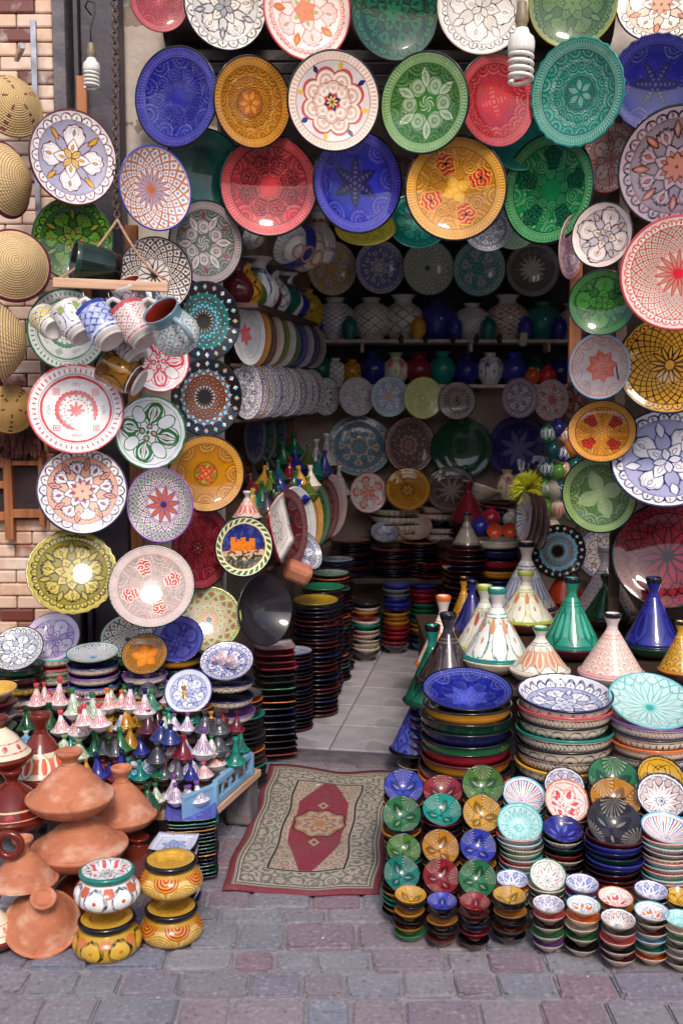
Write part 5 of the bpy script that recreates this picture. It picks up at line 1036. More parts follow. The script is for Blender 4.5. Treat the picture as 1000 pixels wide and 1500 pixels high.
# ------------------------------------------------------------------ tagines
LID = [(0, 1.60, 0), (.10, 1.60, 0), (.165, 1.57, 0), (.25, 1.42, 0), (.39, 1.16, 0), (.53, .89, 0), (.67, .62, 0), (.80, .38, 0), (.90, .20, 0), (.94, .12, 2), (.99, .09, 2), (1.03, .05, 2), (1.0, 0, 2), (.93, -.01, 1), (.85, .1, 1), (.5, .6, 1), (0, 1.4, 1)]
LIDB = [(0, 1.42, 0), (.10, 1.42, 0), (.17, 1.40, 0), (.24, 1.30, 0), (.42, 1.06, 0), (.60, .76, 0), (.76, .45, 0), (.88, .22, 0), (.95, .11, 2), (1.0, .08, 2), (1.03, .04, 2), (1.0, 0, 2), (.93, -.01, 1), (.8, .1, 1), (.4, .6, 1), (0, 1.2, 1)]
KNOB = [(0, -.03, 0), (.15, -.03, 0), (.165, .02, 0), (.15, .10, 0), (.155, .2, 0), (.20, .36, 0), (.245, .5, 1), (.262, .56, 1), (.262, .66, 1), (.24, .70, 1), (.20, .68, 0), (.14, .56, 0), (0, .5, 0)]
TDISH = [(0, -.05, 0), (.7, -.05, 0), (.93, .0, 0), (1.02, .02, 0), (1.04, -.01, 0), (1.0, -.06, 0), (.95, -.16, 0), (.82, -.28, 0), (.66, -.34, 0), (.62, -.38, 0), (.55, -.38, 0), (.52, -.34, 0), (0, -.34, 0)]
def lidm(bell): return lathe('lid_bell' if bell else 'lid_cone', smooth_prof(LIDB if bell else LID, 2), 48)
def tagine(px, ybase, z, wpx, Hpx, body, knob, ktop, label, dish=None, rim=None, bell=False, group='painted tagines', Y=None, tilt=None, kscale=1.0, cat='tagine'):
    """lid rim's front edge shows at (px, ybase); z is the rim height"""
    f = on(px, ybase, z) if Y is None else at(px, ybase, Y)
    R = wpx/2/ppm(f); R *= 1+R/f.y
    c = Vector((f.x*(1+R/f.y), f.y+R, f.z))
    el = math.atan2(CAM.z-c.z, c.y); H = (Hpx - wpx/2*math.sin(el))/ppm(c)/math.cos(el); zs = (H/R)/2.12 if not bell else (H/R)/1.95
    r = empty('tagine', c, random.uniform(0, TAU)); tag(r, label, cat, group)
    if tilt: r.rotation_euler = tilt
    l = link('lid', lidm(bell), [body, glaze('brown'), rim or ktop], r); l.scale = (R, R, R*zs)
    k = link('knob', lathe('knob_shape', smooth_prof(KNOB, 2), 32, nslots=2), [knob, ktop], l); k.location = (0, 0, 1.56 if not bell else 1.37); k.scale = (kscale*1.05, kscale*1.05, .86)
    if dish:
        d = link('dish', lathe('tdish_shape', TDISH, 40, nslots=1), [dish], r); d.scale = (R, R, R)
    return r, R
def lidmat(name, base, line, style, n=10, fill=None, acc=None, z0=.14, z1=1.25, lw=.05, asp=3.0, bands=(), line2=None):
    return s_body('lid_'+name, base, line, style, n, z0, z1, fill=fill, acc=acc, lw=lw, asp=asp, bands=((.10, .14, line2 or line), (1.26, 1.30, line2 or line), (1.36, 1.40, line2 or line))+tuple(bands))
TZ = .56
tagine(885, 906, TZ, 94, 102, lidmat('lattice', '#d5c8c4', '#7d6a74', 'scale', 16, fill='#cdb9b0', acc='#a84a48', asp=8, lw=.04), glaze('#cfc4bf'), glaze('grey'), 'large white tagine with grey fish scale lattice under the oxblood plate', dish=CRM)
tagine(769, 900, TZ, 92, 104, lidmat('blackzig', '#dcd6d2', '#2a2830', 'petal', 14, fill='#e2dcd8', acc='#8a9ac0'), glaze('#d9cfc6'), BLK, 'white tagine with black zigzags and black topped knob', dish=CRM)
tagine(826, 886, TZ, 60, 72, glaze('#c8401e'), glaze('#c8401e'), glaze('#d04a20'), 'small glossy orange red tagine in front of the black mosaic plate', dish=glaze('brown'))
tagine(886, 911, TZ, 68, 68, lidmat('bottle', '#1f4a22', '#0c2410', 'petal', 8, fill='#24582a', acc='#123818'), glaze('#2c5a2c'), BLK, 'dark bottle green tagine behind the emerald one', dish=glaze('brown'), rim=glaze('dgreen'))
tagine(768, 917, TZ, 86, 78, lidmat('yelgreen', '#d9d6ba', '#9aa24a', 'lobe', 8, fill='#e0dccb', acc='#c87a4a'), glaze('#e0dccb'), glaze('lime'), 'white tagine with lime swirls, lime knob and rim', dish=glaze('brown'), rim=glaze('lime'))
tagine(835, 955, TZ, 88, 106, lidmat('emerald', '#2b8f74', '#0d4a3c', 'petal', 9, fill='#1f7a62', acc='#4fae92'), glaze('#2b8a70'), BLK, 'glossy emerald teal tagine with leaf relief in the middle of the table', dish=glaze('maroon'), rim=glaze('teal'))
tagine(954, 953, TZ, 84, 104, lidmat('royal', '#2a2c8a', '#15164e', 'petal', 7, fill='#30329a', acc='#1c1e66'), glaze('#2a2c8a'), BLK, 'glossy royal blue tagine with dark topped knob by the picture edge', dish=glaze('dgreen'), rim=glaze('navy'))
tagine(708, 958, TZ, 84, 98, lidmat('paleyel', '#d9d4c0', '#a8ae5a', 'lobe', 8, fill='#e2ddd2', acc='#c0504a'), glaze('#e0dccb'), glaze('lime'), 'pale tagine with lime outlines behind the teal rimmed white one', dish=glaze('brown'), rim=glaze('lime'))
tagine(726, 975, TZ, 100, 110, lidmat('tealwhite', '#e2dcd2', '#1f7a70', 'lobe', 8, fill='#e8e2da', acc='#c88a5a', lw=.07), glaze('#dcd6d0'), glaze('teal'), 'white tagine with teal petal lines, thick teal rim and knob', dish=CRM, rim=glaze('teal'))
tagine(894, 997, TZ, 94, 96, lidmat('pinkscale', '#d9b4a8', '#b87a6c', 'scale', 14, fill='#e2c8bc', acc='#8a9a6a', asp=7, lw=.03), glaze('#e6d6cc'), BLK, 'pink tagine with shell scales and black topped knob behind the towers', dish=CRM, rim=glaze('pink'))
tagine(790, 992, TZ, 86, 72, lidmat('orangepet', '#e4dcd0', '#5a6a3a', 'petal', 10, fill='#e6c9ac', acc='#d08a6a'), glaze('#e6dcd0'), glaze('green'), 'small white tagine with peach petals and green topped knob behind the towers', dish=CRM, rim=glaze('cream'))
tagine(994, 990, TZ, 62, 78, lidmat('goldy', '#c8962c', '#7a4a14', 'scale', 10, fill='#d4a23a', acc='#8a5a1c', asp=5), glaze('#c8962c'), BLK, 'golden tagine with black topped knob cut by the right picture edge', dish=glaze('brown'), rim=glaze('amber'))
# column of tall cones at the doorway side
tagine(690, 930, TZ, 58, 78, lidmat('inkblue', '#24266e', '#12133c', 'petal', 7, fill='#2a2c80'), glaze('#2a2c80'), BLK, 'dark blue tagine with black topped knob half hidden behind pale ones', dish=BLK, rim=glaze('navy'))
tagine(678, 925, TZ, 50, 78, lidmat('ambercone', '#b8801f', '#4a2a0c', 'net', 12, asp=5), glaze('amber'), BLK, 'amber cone tagine with black topped knob at the doorway side', dish=BLK, rim=glaze('brown'), Y=5.0)
tagine(648, 984, TZ, 80, 108, lidmat('orangewhite', '#e2d2c4', '#d0783a', 'lobe', 8, fill='#e8d8cc', acc='#d0783a'), glaze('#e6d8cc'), glaze('orange'), 'white cone tagine with orange flowers and orange knob leaning over the tiles', dish=None, rim=glaze('orange'), Y=4.62)
tagine(655, 1010, TZ, 92, 108, lidmat('darkcone', '#2c2224', '#6a5a58', 'lobe', 8, fill='#35282a', acc='#1a1214'), glaze('charcoal'), BLK, 'black brown cone tagine with pale scratches beside the cobalt tower', dish=None, rim=BLK, Y=4.12)
tagine(632, 1040, TZ, 84, 120, lidmat('seacone', '#17604a', '#0c3a2c', 'petal', 8, fill='#1c6a52'), glaze('teal'), BLK, 'sea green cone tagine at the edge above the tiles', dish=None, rim=glaze('dgreen'), Y=4.2)
tagine(610, 1113, TZ, 80, 106, lidmat('cornflower', '#4a52b4', '#23286a', 'scale', 9, fill='#5a62c0', acc='#2c3280', asp=4), glaze('#3a42a0'), glaze('navy'), 'cornflower blue tagine standing low by the rug corner', dish=None, rim=BLK, Y=4.28)
for i, (px, y, Y, w, z1, wh) in enumerate(((645, 984, 4.72, 60, 0, 'under the orange flowered cone'), (655, 1012, 4.22, 70, 0, 'under the black brown cone'), (632, 1044, 4.32, 66, 0, 'under the sea green cone'), (612, 1117, 4.38, 60, 0, 'under the cornflower blue cone'))):
    p = at(px, y, Y); n = max(1, int(round((p.z-.03)/.03)))
    stack(px, y, Y, w, 0.0, n, 'stax', [('cream', 'maroon'), ('maroon', 'brown'), ('black', 'black'), ('crimson', 'maroon')], wh, 'dinner plate', 'plate directly %s tagine' % wh, f_plain('cone_pl%d' % i, '#a89890' if i == 3 else '#3a2a2a', n=10), 'cream' if i == 3 else 'black', group='plates under the cone tagines', jit=.02, seg=32)
# back tagines
tagine(685, 765, .9, 56, 58, glaze('#7c1c2a'), glaze('#7c1c2a'), glaze('maroon'), 'ruby red tagine on the back stacks', dish=glaze('maroon'), Y=6.25, group='tagines at the back')
stack(685, 768, 6.36, 54, .40, 14, 'stax', DARK2, 'under the ruby red tagine', 'dinner plate', 'plate directly under the ruby red tagine', f_plain('rubypl', '#3a1c1c'), 'black', group=G_C, jit=.02, seg=28)
tagine(683, 802, .84, 44, 50, lidmat('greycone', '#8a8078', '#4a4440', 'fine', 12), glaze('#7a706a'), BLK, 'grey cone tagine with black topped knob on dark plates', dish=None, Y=5.72, group='tagines at the back')

# clay and brown glazed tagines in the front left
def claymat():
    g = Pat('turned_clay', .6, warp=0, bump=.35, var=.14, spec=.25); g.base('#ba7252'); w = (g.z*90).sin(); n = g.noise(3.5, 5)
    g.paint(((n-.45)*3).max(0.).min(1.), '#c48a70', .7); g.paint(w.gt(.8), '#9c6048', .18); g.paint(((g.noise(1.6, 5)-.52)*6).max(0.).min(1.), '#d9b79f', .45); g.paint(((.40-g.noise(2.2, 4))*8).max(0.).min(1.), '#8a4a36', .45); g.paint(g.noise(30, 3).gt(.68), '#8f5640', .5); g.add_h(w*.25 + g.noise(40, 4)); return g.done(obj_random=.1)
CLAY = claymat(); BRG = glaze('#6e2418', .1)
GC = 'unglazed clay tagines'
def cup_tagine(*a, **k): return tagine(*a, bell=True, **k)
CK = 1.15
cup_tagine(118, 1268, 0, 136, 78, CLAY, CLAY, CLAY, 'broad clay tagine lid with narrow neck carrying another clay tagine', dish=CLAY, Y=3.02, group=GC)
cup_tagine(104, 1190, 0, 124, 86, CLAY, CLAY, CLAY, 'clay tagine with domed lid balanced on top of the broad clay one', dish=CLAY, Y=3.04, group=GC, kscale=CK)
cup_tagine(180, 1212, 0, 98, 84, CLAY, CLAY, CLAY, 'clay tagine with bottle shaped lid beside the violet blue squares', dish=CLAY, Y=3.26, group=GC, kscale=CK)
cup_tagine(36, 1313, 0, 98, 80, CLAY, CLAY, CLAY, 'clay tagine lid with hollow knob at the left, above the tipped one', dish=None, Y=2.90, group=GC, kscale=CK)
lr = on(62, 1352, .062); Rl = 54/ppm(lr)
tp = empty('tagine', lr); tag(tp, 'clay tagine lid tipped on its side against the pots on the paving', 'tagine', GC)
n_ = Vector((.20, -.52, .83)).normalized(); tp.rotation_euler = frame_from(n_).to_euler()
l = link('lid', lidm(True), [CLAY, CLAY, CLAY], tp); l.scale = (Rl, Rl, Rl*.62)
k = link('knob', MESH['knob_shape'], [CLAY, CLAY], l); k.location = (0, 0, 1.37); k.scale = (1.3, 1.3, 1)
tp.location = lr
# clay blocks filling the heap
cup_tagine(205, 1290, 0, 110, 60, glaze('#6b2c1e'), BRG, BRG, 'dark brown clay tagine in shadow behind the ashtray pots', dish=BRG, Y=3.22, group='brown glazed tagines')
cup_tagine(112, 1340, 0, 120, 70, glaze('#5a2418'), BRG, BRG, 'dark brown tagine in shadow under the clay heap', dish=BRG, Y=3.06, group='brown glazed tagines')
leafm = s_body('lid_flame', '#d9c6aa', '#5a4a30', 'petal', 9, .10, .82, fill='#e0d0b4', acc='#d8502c', lw=.035, bands=((.82, 2.0, '#6e2418'), (-.1, .08, '#6e2418')))
cup_tagine(62, 1150, 0, 92, 100, leafm, BRG, BRG, 'brown glazed tagine with cream belt of orange and red flames', dish=BRG, rim=BRG, Y=3.38, group='brown glazed tagines', kscale=1.25)
dotm = s_body('lid_reddots', '#dccdb4', '#c0303a', 'dots', 9, .3, .8, acc='#c0303a', bands=((-.1, .12, '#6e2418'),))
cup_tagine(2, 1122, 0, 92, 70, dotm, BRG, BRG, 'cream lidded brown tagine with red strokes cut by the left picture edge', dish=BRG, rim=BRG, Y=3.2, group='brown glazed tagines')
bandm = s_body('lid_band', '#6e2418', '#c0303a', 'dots', 8, .12, .42, bands=((.40, .46, '#d8c49a'), (.08, .13, '#d8c49a')))
cup_tagine(20, 1212, 0, 112, 80, bandm, BRG, BRG, 'shiny brown tagine with ochre band of red dots at the left', dish=BRG, rim=BRG, Y=3.1, group='brown glazed tagines')
cup_tagine(-6, 1390, 0, 70, 70, dotm, BRG, BRG, 'brown and cream tagine cut by the left edge on the paving', dish=BRG, rim=BRG, Y=2.85, group='brown glazed tagines')
rg = link('ring_handle', tube_me('ring_shape', [(math.cos(a*TAU/24)*.035, 0, math.sin(a*TAU/24)*.035) for a in range(24)], .012, 10, True), [BRG]); rg.location = at(14, 1238, 2.96); tag(rg, 'brown glazed clay ring lying between the clay tagines at the left', 'ring')

# ashtray pots
ASH = [(0, .84, 0), (.40, .84, 0), (.46, .86, 0), (.49, .94, 0), (.54, .97, 0), (.74, .965, 2), (.81, .95, 2), (.845, .89, 2), (.80, .80, 2), (.76, .78, 1), (.72, .74, 1), (.78, .68, 1), (.92, .55, 1), (1.0, .38, 1), (.97, .2, 1), (.82, .06, 1), (.62, .0, 1), (.56, -.04, 1), (0, -.04, 1)]
def ashpot(px, py, Y, wpx, face, bodym, rim, label, top=True):
    p = at(px, py, Y); R = wpx/2/ppm(p)
    r = empty('ashtray_pot', p, random.uniform(0, TAU)); tag(r, label, 'pot', 'lidded ashtray pots')
    lo = [q for q in ASH if q[1] < .77 and q[2] == 1]; hi = [q for q in ASH if not (q[1] < .77 and q[2] == 1)]
    b = link('body', lathe('ash_body', smooth_prof([(0, .74, 1), (.70, .745, 1)]+lo, 2), 48), [bodym, bodym, bodym], r)
    t = link('lid', lathe('ash_lid', smooth_prof(hi+[(.72, .75, 1)], 2), 48), [face, rim, rim], r)
    for q in (b, t): q.scale = (R, R, R*1.12)
    return r
tl_face = f_rays('ash_face1', '#dcdcd8', '#1f4a5a', 8, 'coral', edge='teal'); yl_face = f_plain('ash_face2', '#c89a34', edge='crimson', n=6)
bd1 = s_body('ash_white', '#dcd6d4', '#143a4a', 'lobe', 7, .10, .70, fill='#e4e0de', acc='#b85a3c', lw=.09)
bd2 = s_body('ash_yel', '#b8902c', '#17120c', 'lobe', 7, .16, .66, fill='#c8a038', acc='#c06a34', lw=.10)
bd3 = s_body('ash_shell', '#b88a28', '#e0c480', 'shell', 5, .14, .66, fill='#c8962c', acc='#a8301c')
ashpot(158, 1394, 2.90, 100, yl_face, bd2, BLK, 'yellow ashtray pot with black quatrefoil belt, bottom of the pair by the clay lid')
ashpot(158, 1322, 2.90, 96, tl_face, bd1, glaze('teal'), 'white ashtray pot with teal rim and blue leaf belt on top of the yellow one')
ashpot(252, 1374, 2.98, 92, yl_face, bd3, BLK, 'golden ashtray pot with pale shell belt, lower of the pair beside the paving')
ashpot(251, 1305, 2.98, 92, f_plain('ash_face3', '#c89a34', edge='black', n=6), bd3, BLK, 'golden ashtray pot with open yellow top stacked on its twin')

# ------------------------------------------------------------------ miniature tagines
MINI = [(0, 1.75, 1), (.14, 1.8, 1), (.24, 1.95, 1), (.27, 1.9, 1), (.24, 1.72, 1), (.17, 1.5, 0), (.18, 1.36, 0), (.3, 1.08, 0), (.5, .72, 0), (.72, .36, 0), (.9, .16, 2), (1.02, .1, 2), (1.03, .02, 2), (.95, -.02, 2), (.88, -.12, 2), (.74, -.3, 2), (.55, -.42, 2), (.52, -.5, 2), (0, -.5, 2)]
mini_me = lathe('mini_lid', MINI, 24)
mini_me2 = lathe('mini_lid_bell', [(r*(1.18 if .2 < z < 1.3 else 1.0) if k not in (1, 2, 3) else r*1.15, z*(.9 if z > 1.3 else 1.0), s_) for k, (r, z, s_) in enumerate(MINI)], 24)
mini_me3 = lathe('mini_lid_slim', [(r*(.88 if .2 < z < 1.3 else 1.0), z*(1.08 if z > .3 else 1.0), s_) for (r, z, s_) in MINI], 24)
mini_jar = lathe('mini_jar', [(0, .95, 1), (.2, .98, 1), (.26, .9, 1), (.16, .72, 0), (.2, .6, 0), (.34, .3, 0), (.36, .05, 0), (.25, -.4, 0), (0, -.42, 0)], 18, nslots=2)
def minimat(c, line=None, acc=None):
    if not line: return glaze(c)
    key = 'mini_%s_%s' % (c.strip('#'), line.strip('#'))
    if key in MATS: return MATS[key]
    return s_body(key, c, line, 'petal', 8, .1, 1.2, fill=c, acc=acc or line, lw=.10, warp=.02)
def mini(lids, tier, c, line, top, label, w=33, acc=None, jar=True, lying=False):
    z = TIER[tier][0] if isinstance(tier, int) else tier
    body = minimat(c, line, acc); topm = glaze(top)
    pts = []
    for (px, py) in lids:
        R0 = .042; p = on(px, py, z+R0*.5); R = w/2/ppm(p); pts.append((p, R))
    cen = sum((p for p, R in pts), Vector())/len(pts); cen.z = z
    r = empty('mini_tagine', cen); tag(r, label, 'tagine', 'miniature tagines')
    mvar = random.choice((mini_me, mini_me2, mini_me2, mini_me3))
    for p, R in pts:
        l = link('lid', mvar, [body, topm, body if line is None else glaze(c)], r); l.location = (p.x-cen.x, p.y-cen.y, R*.5); l.scale = (R, R, R*random.uniform(.85, 1.15)); l.rotation_euler = (random.uniform(-.1, .1), random.uniform(-.1, .1), random.uniform(0, 6))
        if lying: l.rotation_euler = (1.0, -1.2, 0)
    if jar and len(lids) > 1:
        R = pts[0][1]; j = link('jar', mini_jar, [body, topm], r); j.location = (random.uniform(-.2, .2)*R, R*.75, R*.42); j.scale = (R, R, R)
    return r
mini([(54, 1030), (86, 1030)], 0, '#e0cfcb', '#c8485a', 'coral', 'pink and white double mini tagine at the top left of the miniatures')
mini([(41, 1066), (73, 1066)], 1, '#1f5a34', '#0c2c18', 'dgreen', 'bottle green double mini tagine behind the flame painted brown one')
mini([(38, 1094)], 2, '#7ab0d0', '#2a5a8a', 'white', 'single pale blue mini tagine beside the brown glazed neck', jar=False)
mini([(91, 1070), (116, 1074)], 1, '#e4dcdc', '#c04a48', 'coral', 'white double mini tagine with red caps and blue strokes in the upper row')
mini([(110, 1044), (139, 1048)], 0, '#cdd2c4', '#6a8a5a', 'green', 'white and green double mini tagine in the topmost row')
mini([(126, 1060), (148, 1062)], 0, '#dcd2d2', '#c0605a', 'coral', 'white and rose double mini tagine just behind the red capped one', jar=False)
mini([(165, 1052), (186, 1064)], 1, '#c08a2c', '#7a4a10', 'gold', 'honey yellow double mini tagine in the upper row')
mini([(143, 1098), (177, 1098)], 2, '#3a7a4a', '#174a28', 'green', 'leaf green double mini tagine in the middle of the heap')
mini([(145, 1136), (176, 1132)], 3, '#2c3290', '#15184e', 'navy', 'deep blue double mini tagine under the leaf green one')
mini([(93, 1102), (115, 1108)], 2, '#cfd0c4', '#7a9a5a', 'sage', 'pale mini tagine pair with green vines behind the clay dome')
mini([(165, 1084), (191, 1092)], 2, '#c0903a', '#8a5a1c', 'gold', 'mustard yellow double mini tagine under the honey one')
mini([(197, 1004), (217, 1014), (234, 1004)], .52, '#54565e', '#2a2a30', 'charcoal', 'smoky grey triple mini tagine standing on the amber bowl stack', jar=False)
mini([(199, 1026), (222, 1038)], 0, '#4f8a70', '#23503c', 'green', 'grey green double mini tagine under the smoky triple')
mini([(190, 1036), (212, 1044)], 0, '#d6cdd2', '#b04a5a', 'navy', 'white mini tagine pair with navy caps and red stripes', jar=False)
mini([(203, 1060)], 1, '#c8983a', '#8a5a1c', 'gold', 'single golden mini tagine beside the honey yellow pair', jar=False)
mini([(217, 1072), (232, 1064)], 1, '#5a1c34', '#2a1420', 'charcoal', 'plum and grey mini tagine pair lying in the heap', jar=False)
mini([(248, 1062), (281, 1056)], 1, '#1f8a74', '#0f5446', 'teal', 'bright teal double mini tagine in front of the blue lotus bowl')
mini([(268, 1108), (274, 1080)], 2, '#8a2430', '#4a1018', 'crimson', 'dark red double mini tagine in the middle of the crate', jar=False)
mini([(300, 1070), (322, 1072)], 1, '#5a565c', '#2c2a30', 'charcoal', 'charcoal double mini tagine at the back of the crate')
mini([(333, 1088), (320, 1098)], 2, '#54545a', '#26262c', 'charcoal', 'ash grey double mini tagine near the crate edge', jar=False)
mini([(297, 1104)], 2, '#e0d8da', '#7a4a86', 'purple', 'large white and violet mini tagine high in the crate', w=38, jar=False)
mini([(231, 1114), (246, 1098)], 2, '#3c3c46', '#1c1c24', 'charcoal', 'slate black mini tagine pair left of the red one', jar=False)
mini([(206, 1118), (220, 1128)], 3, '#d2d8e0', '#3a5a9a', 'sky', 'white and blue mini tagine pair lying on its side', jar=False, lying=True)
mini([(206, 1146), (242, 1142)], 4, '#d2962c', '#c0501c', 'orange', 'yellow double mini tagine with orange caps near the squares')
mini([(280, 1132), (262, 1126)], 3, '#dcd4d8', '#5a3a74', 'purple', 'white mini tagine pair with violet spokes in the crate', jar=False)
mini([(316, 1120), (330, 1108)], 3, '#e0d2cc', '#cc4a34', 'coral', 'white mini tagine pair with orange red circles in the crate', jar=False)
mini([(344, 1116), (350, 1098)], 3, '#1f7a68', '#0e4a40', 'teal', 'sea green mini tagine pair at the crate corner', jar=False)
mini([(293, 1146), (324, 1140)], 4, '#e0dcdc', '#3f8ab0', 'sky', 'white double mini tagine with sky blue stripes in the crate')
mini([(253, 1166), (291, 1172)], 4, '#dcd4da', '#6a4a80', 'purple', 'white double mini tagine with violet lines at the front of the heap')
mini([(217, 1186)], .2, '#1f5030', '#0c2c18', 'dgreen', 'squat dark green mini tagine under the yellow one', w=40, jar=False)
mini([(250, 1085), (236, 1082)], 1, '#2c3a84', '#15184e', 'navy', 'navy mini tagine pair half buried behind the dark red one', jar=False)
mini([(152, 1116), (190, 1114)], 3, '#c9a23c', '#6a4a14', 'gold', 'small ochre mini tagine pair between green and blue ones', jar=False, w=28)
mini([(324, 962), (340, 966)], .62, '#cfc4c8', '#8a6a74', 'pink', 'tiny pinkish mini tagine pair lying in the navy fan dish', w=22, jar=False, lying=True)
mini([(160, 1036), (178, 1034)], 0, '#d8c8c4', '#b84a3c', 'orange', 'white mini tagine pair with orange caps in the topmost row', jar=False, w=28)

# the rest of the heap, step by step
FILL = [('#d8ccc8', '#b84a52', 'coral', 'white and red'), ('#1f6a4a', '#0c3a28', 'green', 'jade'), ('#c8923a', '#8a4a14', 'gold', 'amber'), ('#d4d4dc', '#3a4a92', 'navy', 'white and navy'), ('#5a5a62', '#2a2a30', 'charcoal', 'slate'), ('#7a2030', '#3a0c14', 'maroon', 'oxblood'), ('#d8d2c4', '#5a8a5a', 'green', 'cream and green'), ('#2a3088', '#14184a', 'navy', 'indigo'), ('#1f8078', '#0c4a44', 'teal', 'turquoise'), ('#dcd2d8', '#7a4a8a', 'purple', 'white and mauve')]
WN = ['topmost', 'upper', 'middle', 'lower', 'front']
for tier, xs in ((0, (66, 122, 172, 246, 262)), (1, (56, 106, 132, 178, 230, 264, 310, 336)), (2, (104, 128, 160, 208, 260, 282, 310)), (3, (128, 160, 196, 234, 250, 270, 300)), (4, (230, 268))):
    z, y0, y1 = TIER[tier]
    for k, px in enumerate(xs):
        c, ln, tp_, nm = FILL[(k*3+tier*4) % len(FILL)]; yy = y1-.022
        d = ray(px, 1000); x = d.x/d.y*yy
        p = Vector((x, yy, z)); q = p-CAM; py = 750-1500*q.dot(UP)/q.dot(FWD)
        mini([(px, py)] if k % 3 == 0 else [(px-9, py), (px+10, py+2)], tier, c, ln, tp_, 'small %s mini tagine, %s along the back of the %s step' % (nm, ORD[k] if k else 'first', WN[tier]), w=27, jar=False)

# ------------------------------------------------------------------ vases on the back shelves
for k, (py, x0, x1, lab) in enumerate(((497, 462, 842, 'upper white shelf board on the back wall carrying the big vases'), (563, 452, 842, 'lower white shelf board on the back wall carrying the small vases'))):
    a = at(x0, py, 6.78); b = at(x1, py, 6.78)
    s_ = empty('wall_shelf', ((a.x+b.x)/2, 6.92, a.z)); tag(s_, lab, 'shelf', 'white shelves on the back wall')
    box('board', (0, 0, -.011), (b.x-a.x, .30, .022), M_white, s_, .003)
    for q in (-.32, .1, .4): box('bracket', ((b.x-a.x)*q, -.06, -.052), (.02, .16, .056), M_white, s_, .003)
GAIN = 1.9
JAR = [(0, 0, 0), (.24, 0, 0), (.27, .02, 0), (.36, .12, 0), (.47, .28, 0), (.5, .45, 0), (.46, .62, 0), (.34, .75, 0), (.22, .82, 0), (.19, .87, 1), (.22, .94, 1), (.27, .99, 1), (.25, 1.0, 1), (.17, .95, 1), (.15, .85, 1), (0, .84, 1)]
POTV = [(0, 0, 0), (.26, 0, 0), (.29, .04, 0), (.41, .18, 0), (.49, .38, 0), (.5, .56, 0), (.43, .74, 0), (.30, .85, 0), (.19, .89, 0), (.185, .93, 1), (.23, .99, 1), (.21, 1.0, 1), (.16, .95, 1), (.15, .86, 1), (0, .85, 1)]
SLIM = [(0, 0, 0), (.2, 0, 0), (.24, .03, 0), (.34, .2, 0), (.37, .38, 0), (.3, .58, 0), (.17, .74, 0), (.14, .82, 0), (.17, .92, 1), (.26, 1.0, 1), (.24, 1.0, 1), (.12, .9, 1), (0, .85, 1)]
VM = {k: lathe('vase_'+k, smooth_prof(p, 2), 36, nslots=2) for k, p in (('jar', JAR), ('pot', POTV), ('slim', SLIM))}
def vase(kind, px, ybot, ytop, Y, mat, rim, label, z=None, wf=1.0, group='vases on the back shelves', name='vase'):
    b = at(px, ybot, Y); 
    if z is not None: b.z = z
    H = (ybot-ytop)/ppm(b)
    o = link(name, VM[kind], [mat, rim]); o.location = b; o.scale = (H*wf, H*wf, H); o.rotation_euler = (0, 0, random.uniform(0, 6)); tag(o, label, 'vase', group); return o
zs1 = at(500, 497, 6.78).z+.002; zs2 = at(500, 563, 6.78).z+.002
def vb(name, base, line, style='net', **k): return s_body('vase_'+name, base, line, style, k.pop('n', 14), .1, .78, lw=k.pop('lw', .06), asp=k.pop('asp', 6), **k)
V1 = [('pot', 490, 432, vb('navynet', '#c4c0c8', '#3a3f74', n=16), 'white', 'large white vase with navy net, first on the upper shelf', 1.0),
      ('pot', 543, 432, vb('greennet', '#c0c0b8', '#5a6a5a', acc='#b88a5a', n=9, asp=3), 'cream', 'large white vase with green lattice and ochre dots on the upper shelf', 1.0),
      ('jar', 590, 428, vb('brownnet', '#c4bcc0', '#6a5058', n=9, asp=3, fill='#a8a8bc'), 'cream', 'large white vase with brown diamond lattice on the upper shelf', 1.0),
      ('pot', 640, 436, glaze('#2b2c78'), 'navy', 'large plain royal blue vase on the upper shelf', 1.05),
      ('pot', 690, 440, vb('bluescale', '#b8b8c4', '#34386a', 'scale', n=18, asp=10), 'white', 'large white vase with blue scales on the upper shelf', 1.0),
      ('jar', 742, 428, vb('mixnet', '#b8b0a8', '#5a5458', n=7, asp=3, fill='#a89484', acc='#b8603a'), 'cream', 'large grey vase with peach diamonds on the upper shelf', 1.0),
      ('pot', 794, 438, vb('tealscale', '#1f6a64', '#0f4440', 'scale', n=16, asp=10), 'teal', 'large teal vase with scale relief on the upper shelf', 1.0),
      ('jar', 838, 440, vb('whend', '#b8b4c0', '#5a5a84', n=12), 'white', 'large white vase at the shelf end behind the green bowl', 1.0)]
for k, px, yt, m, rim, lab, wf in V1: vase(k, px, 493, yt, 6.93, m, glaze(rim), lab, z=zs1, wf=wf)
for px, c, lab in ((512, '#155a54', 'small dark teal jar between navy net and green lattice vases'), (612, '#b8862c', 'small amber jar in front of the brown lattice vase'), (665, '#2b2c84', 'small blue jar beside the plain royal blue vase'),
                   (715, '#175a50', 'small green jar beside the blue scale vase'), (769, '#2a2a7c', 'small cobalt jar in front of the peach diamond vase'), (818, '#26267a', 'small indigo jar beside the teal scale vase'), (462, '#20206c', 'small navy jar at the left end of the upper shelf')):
    vase('pot', px, 495, 462, 6.80, glaze(c), glaze(c), lab, z=zs1, wf=.72)
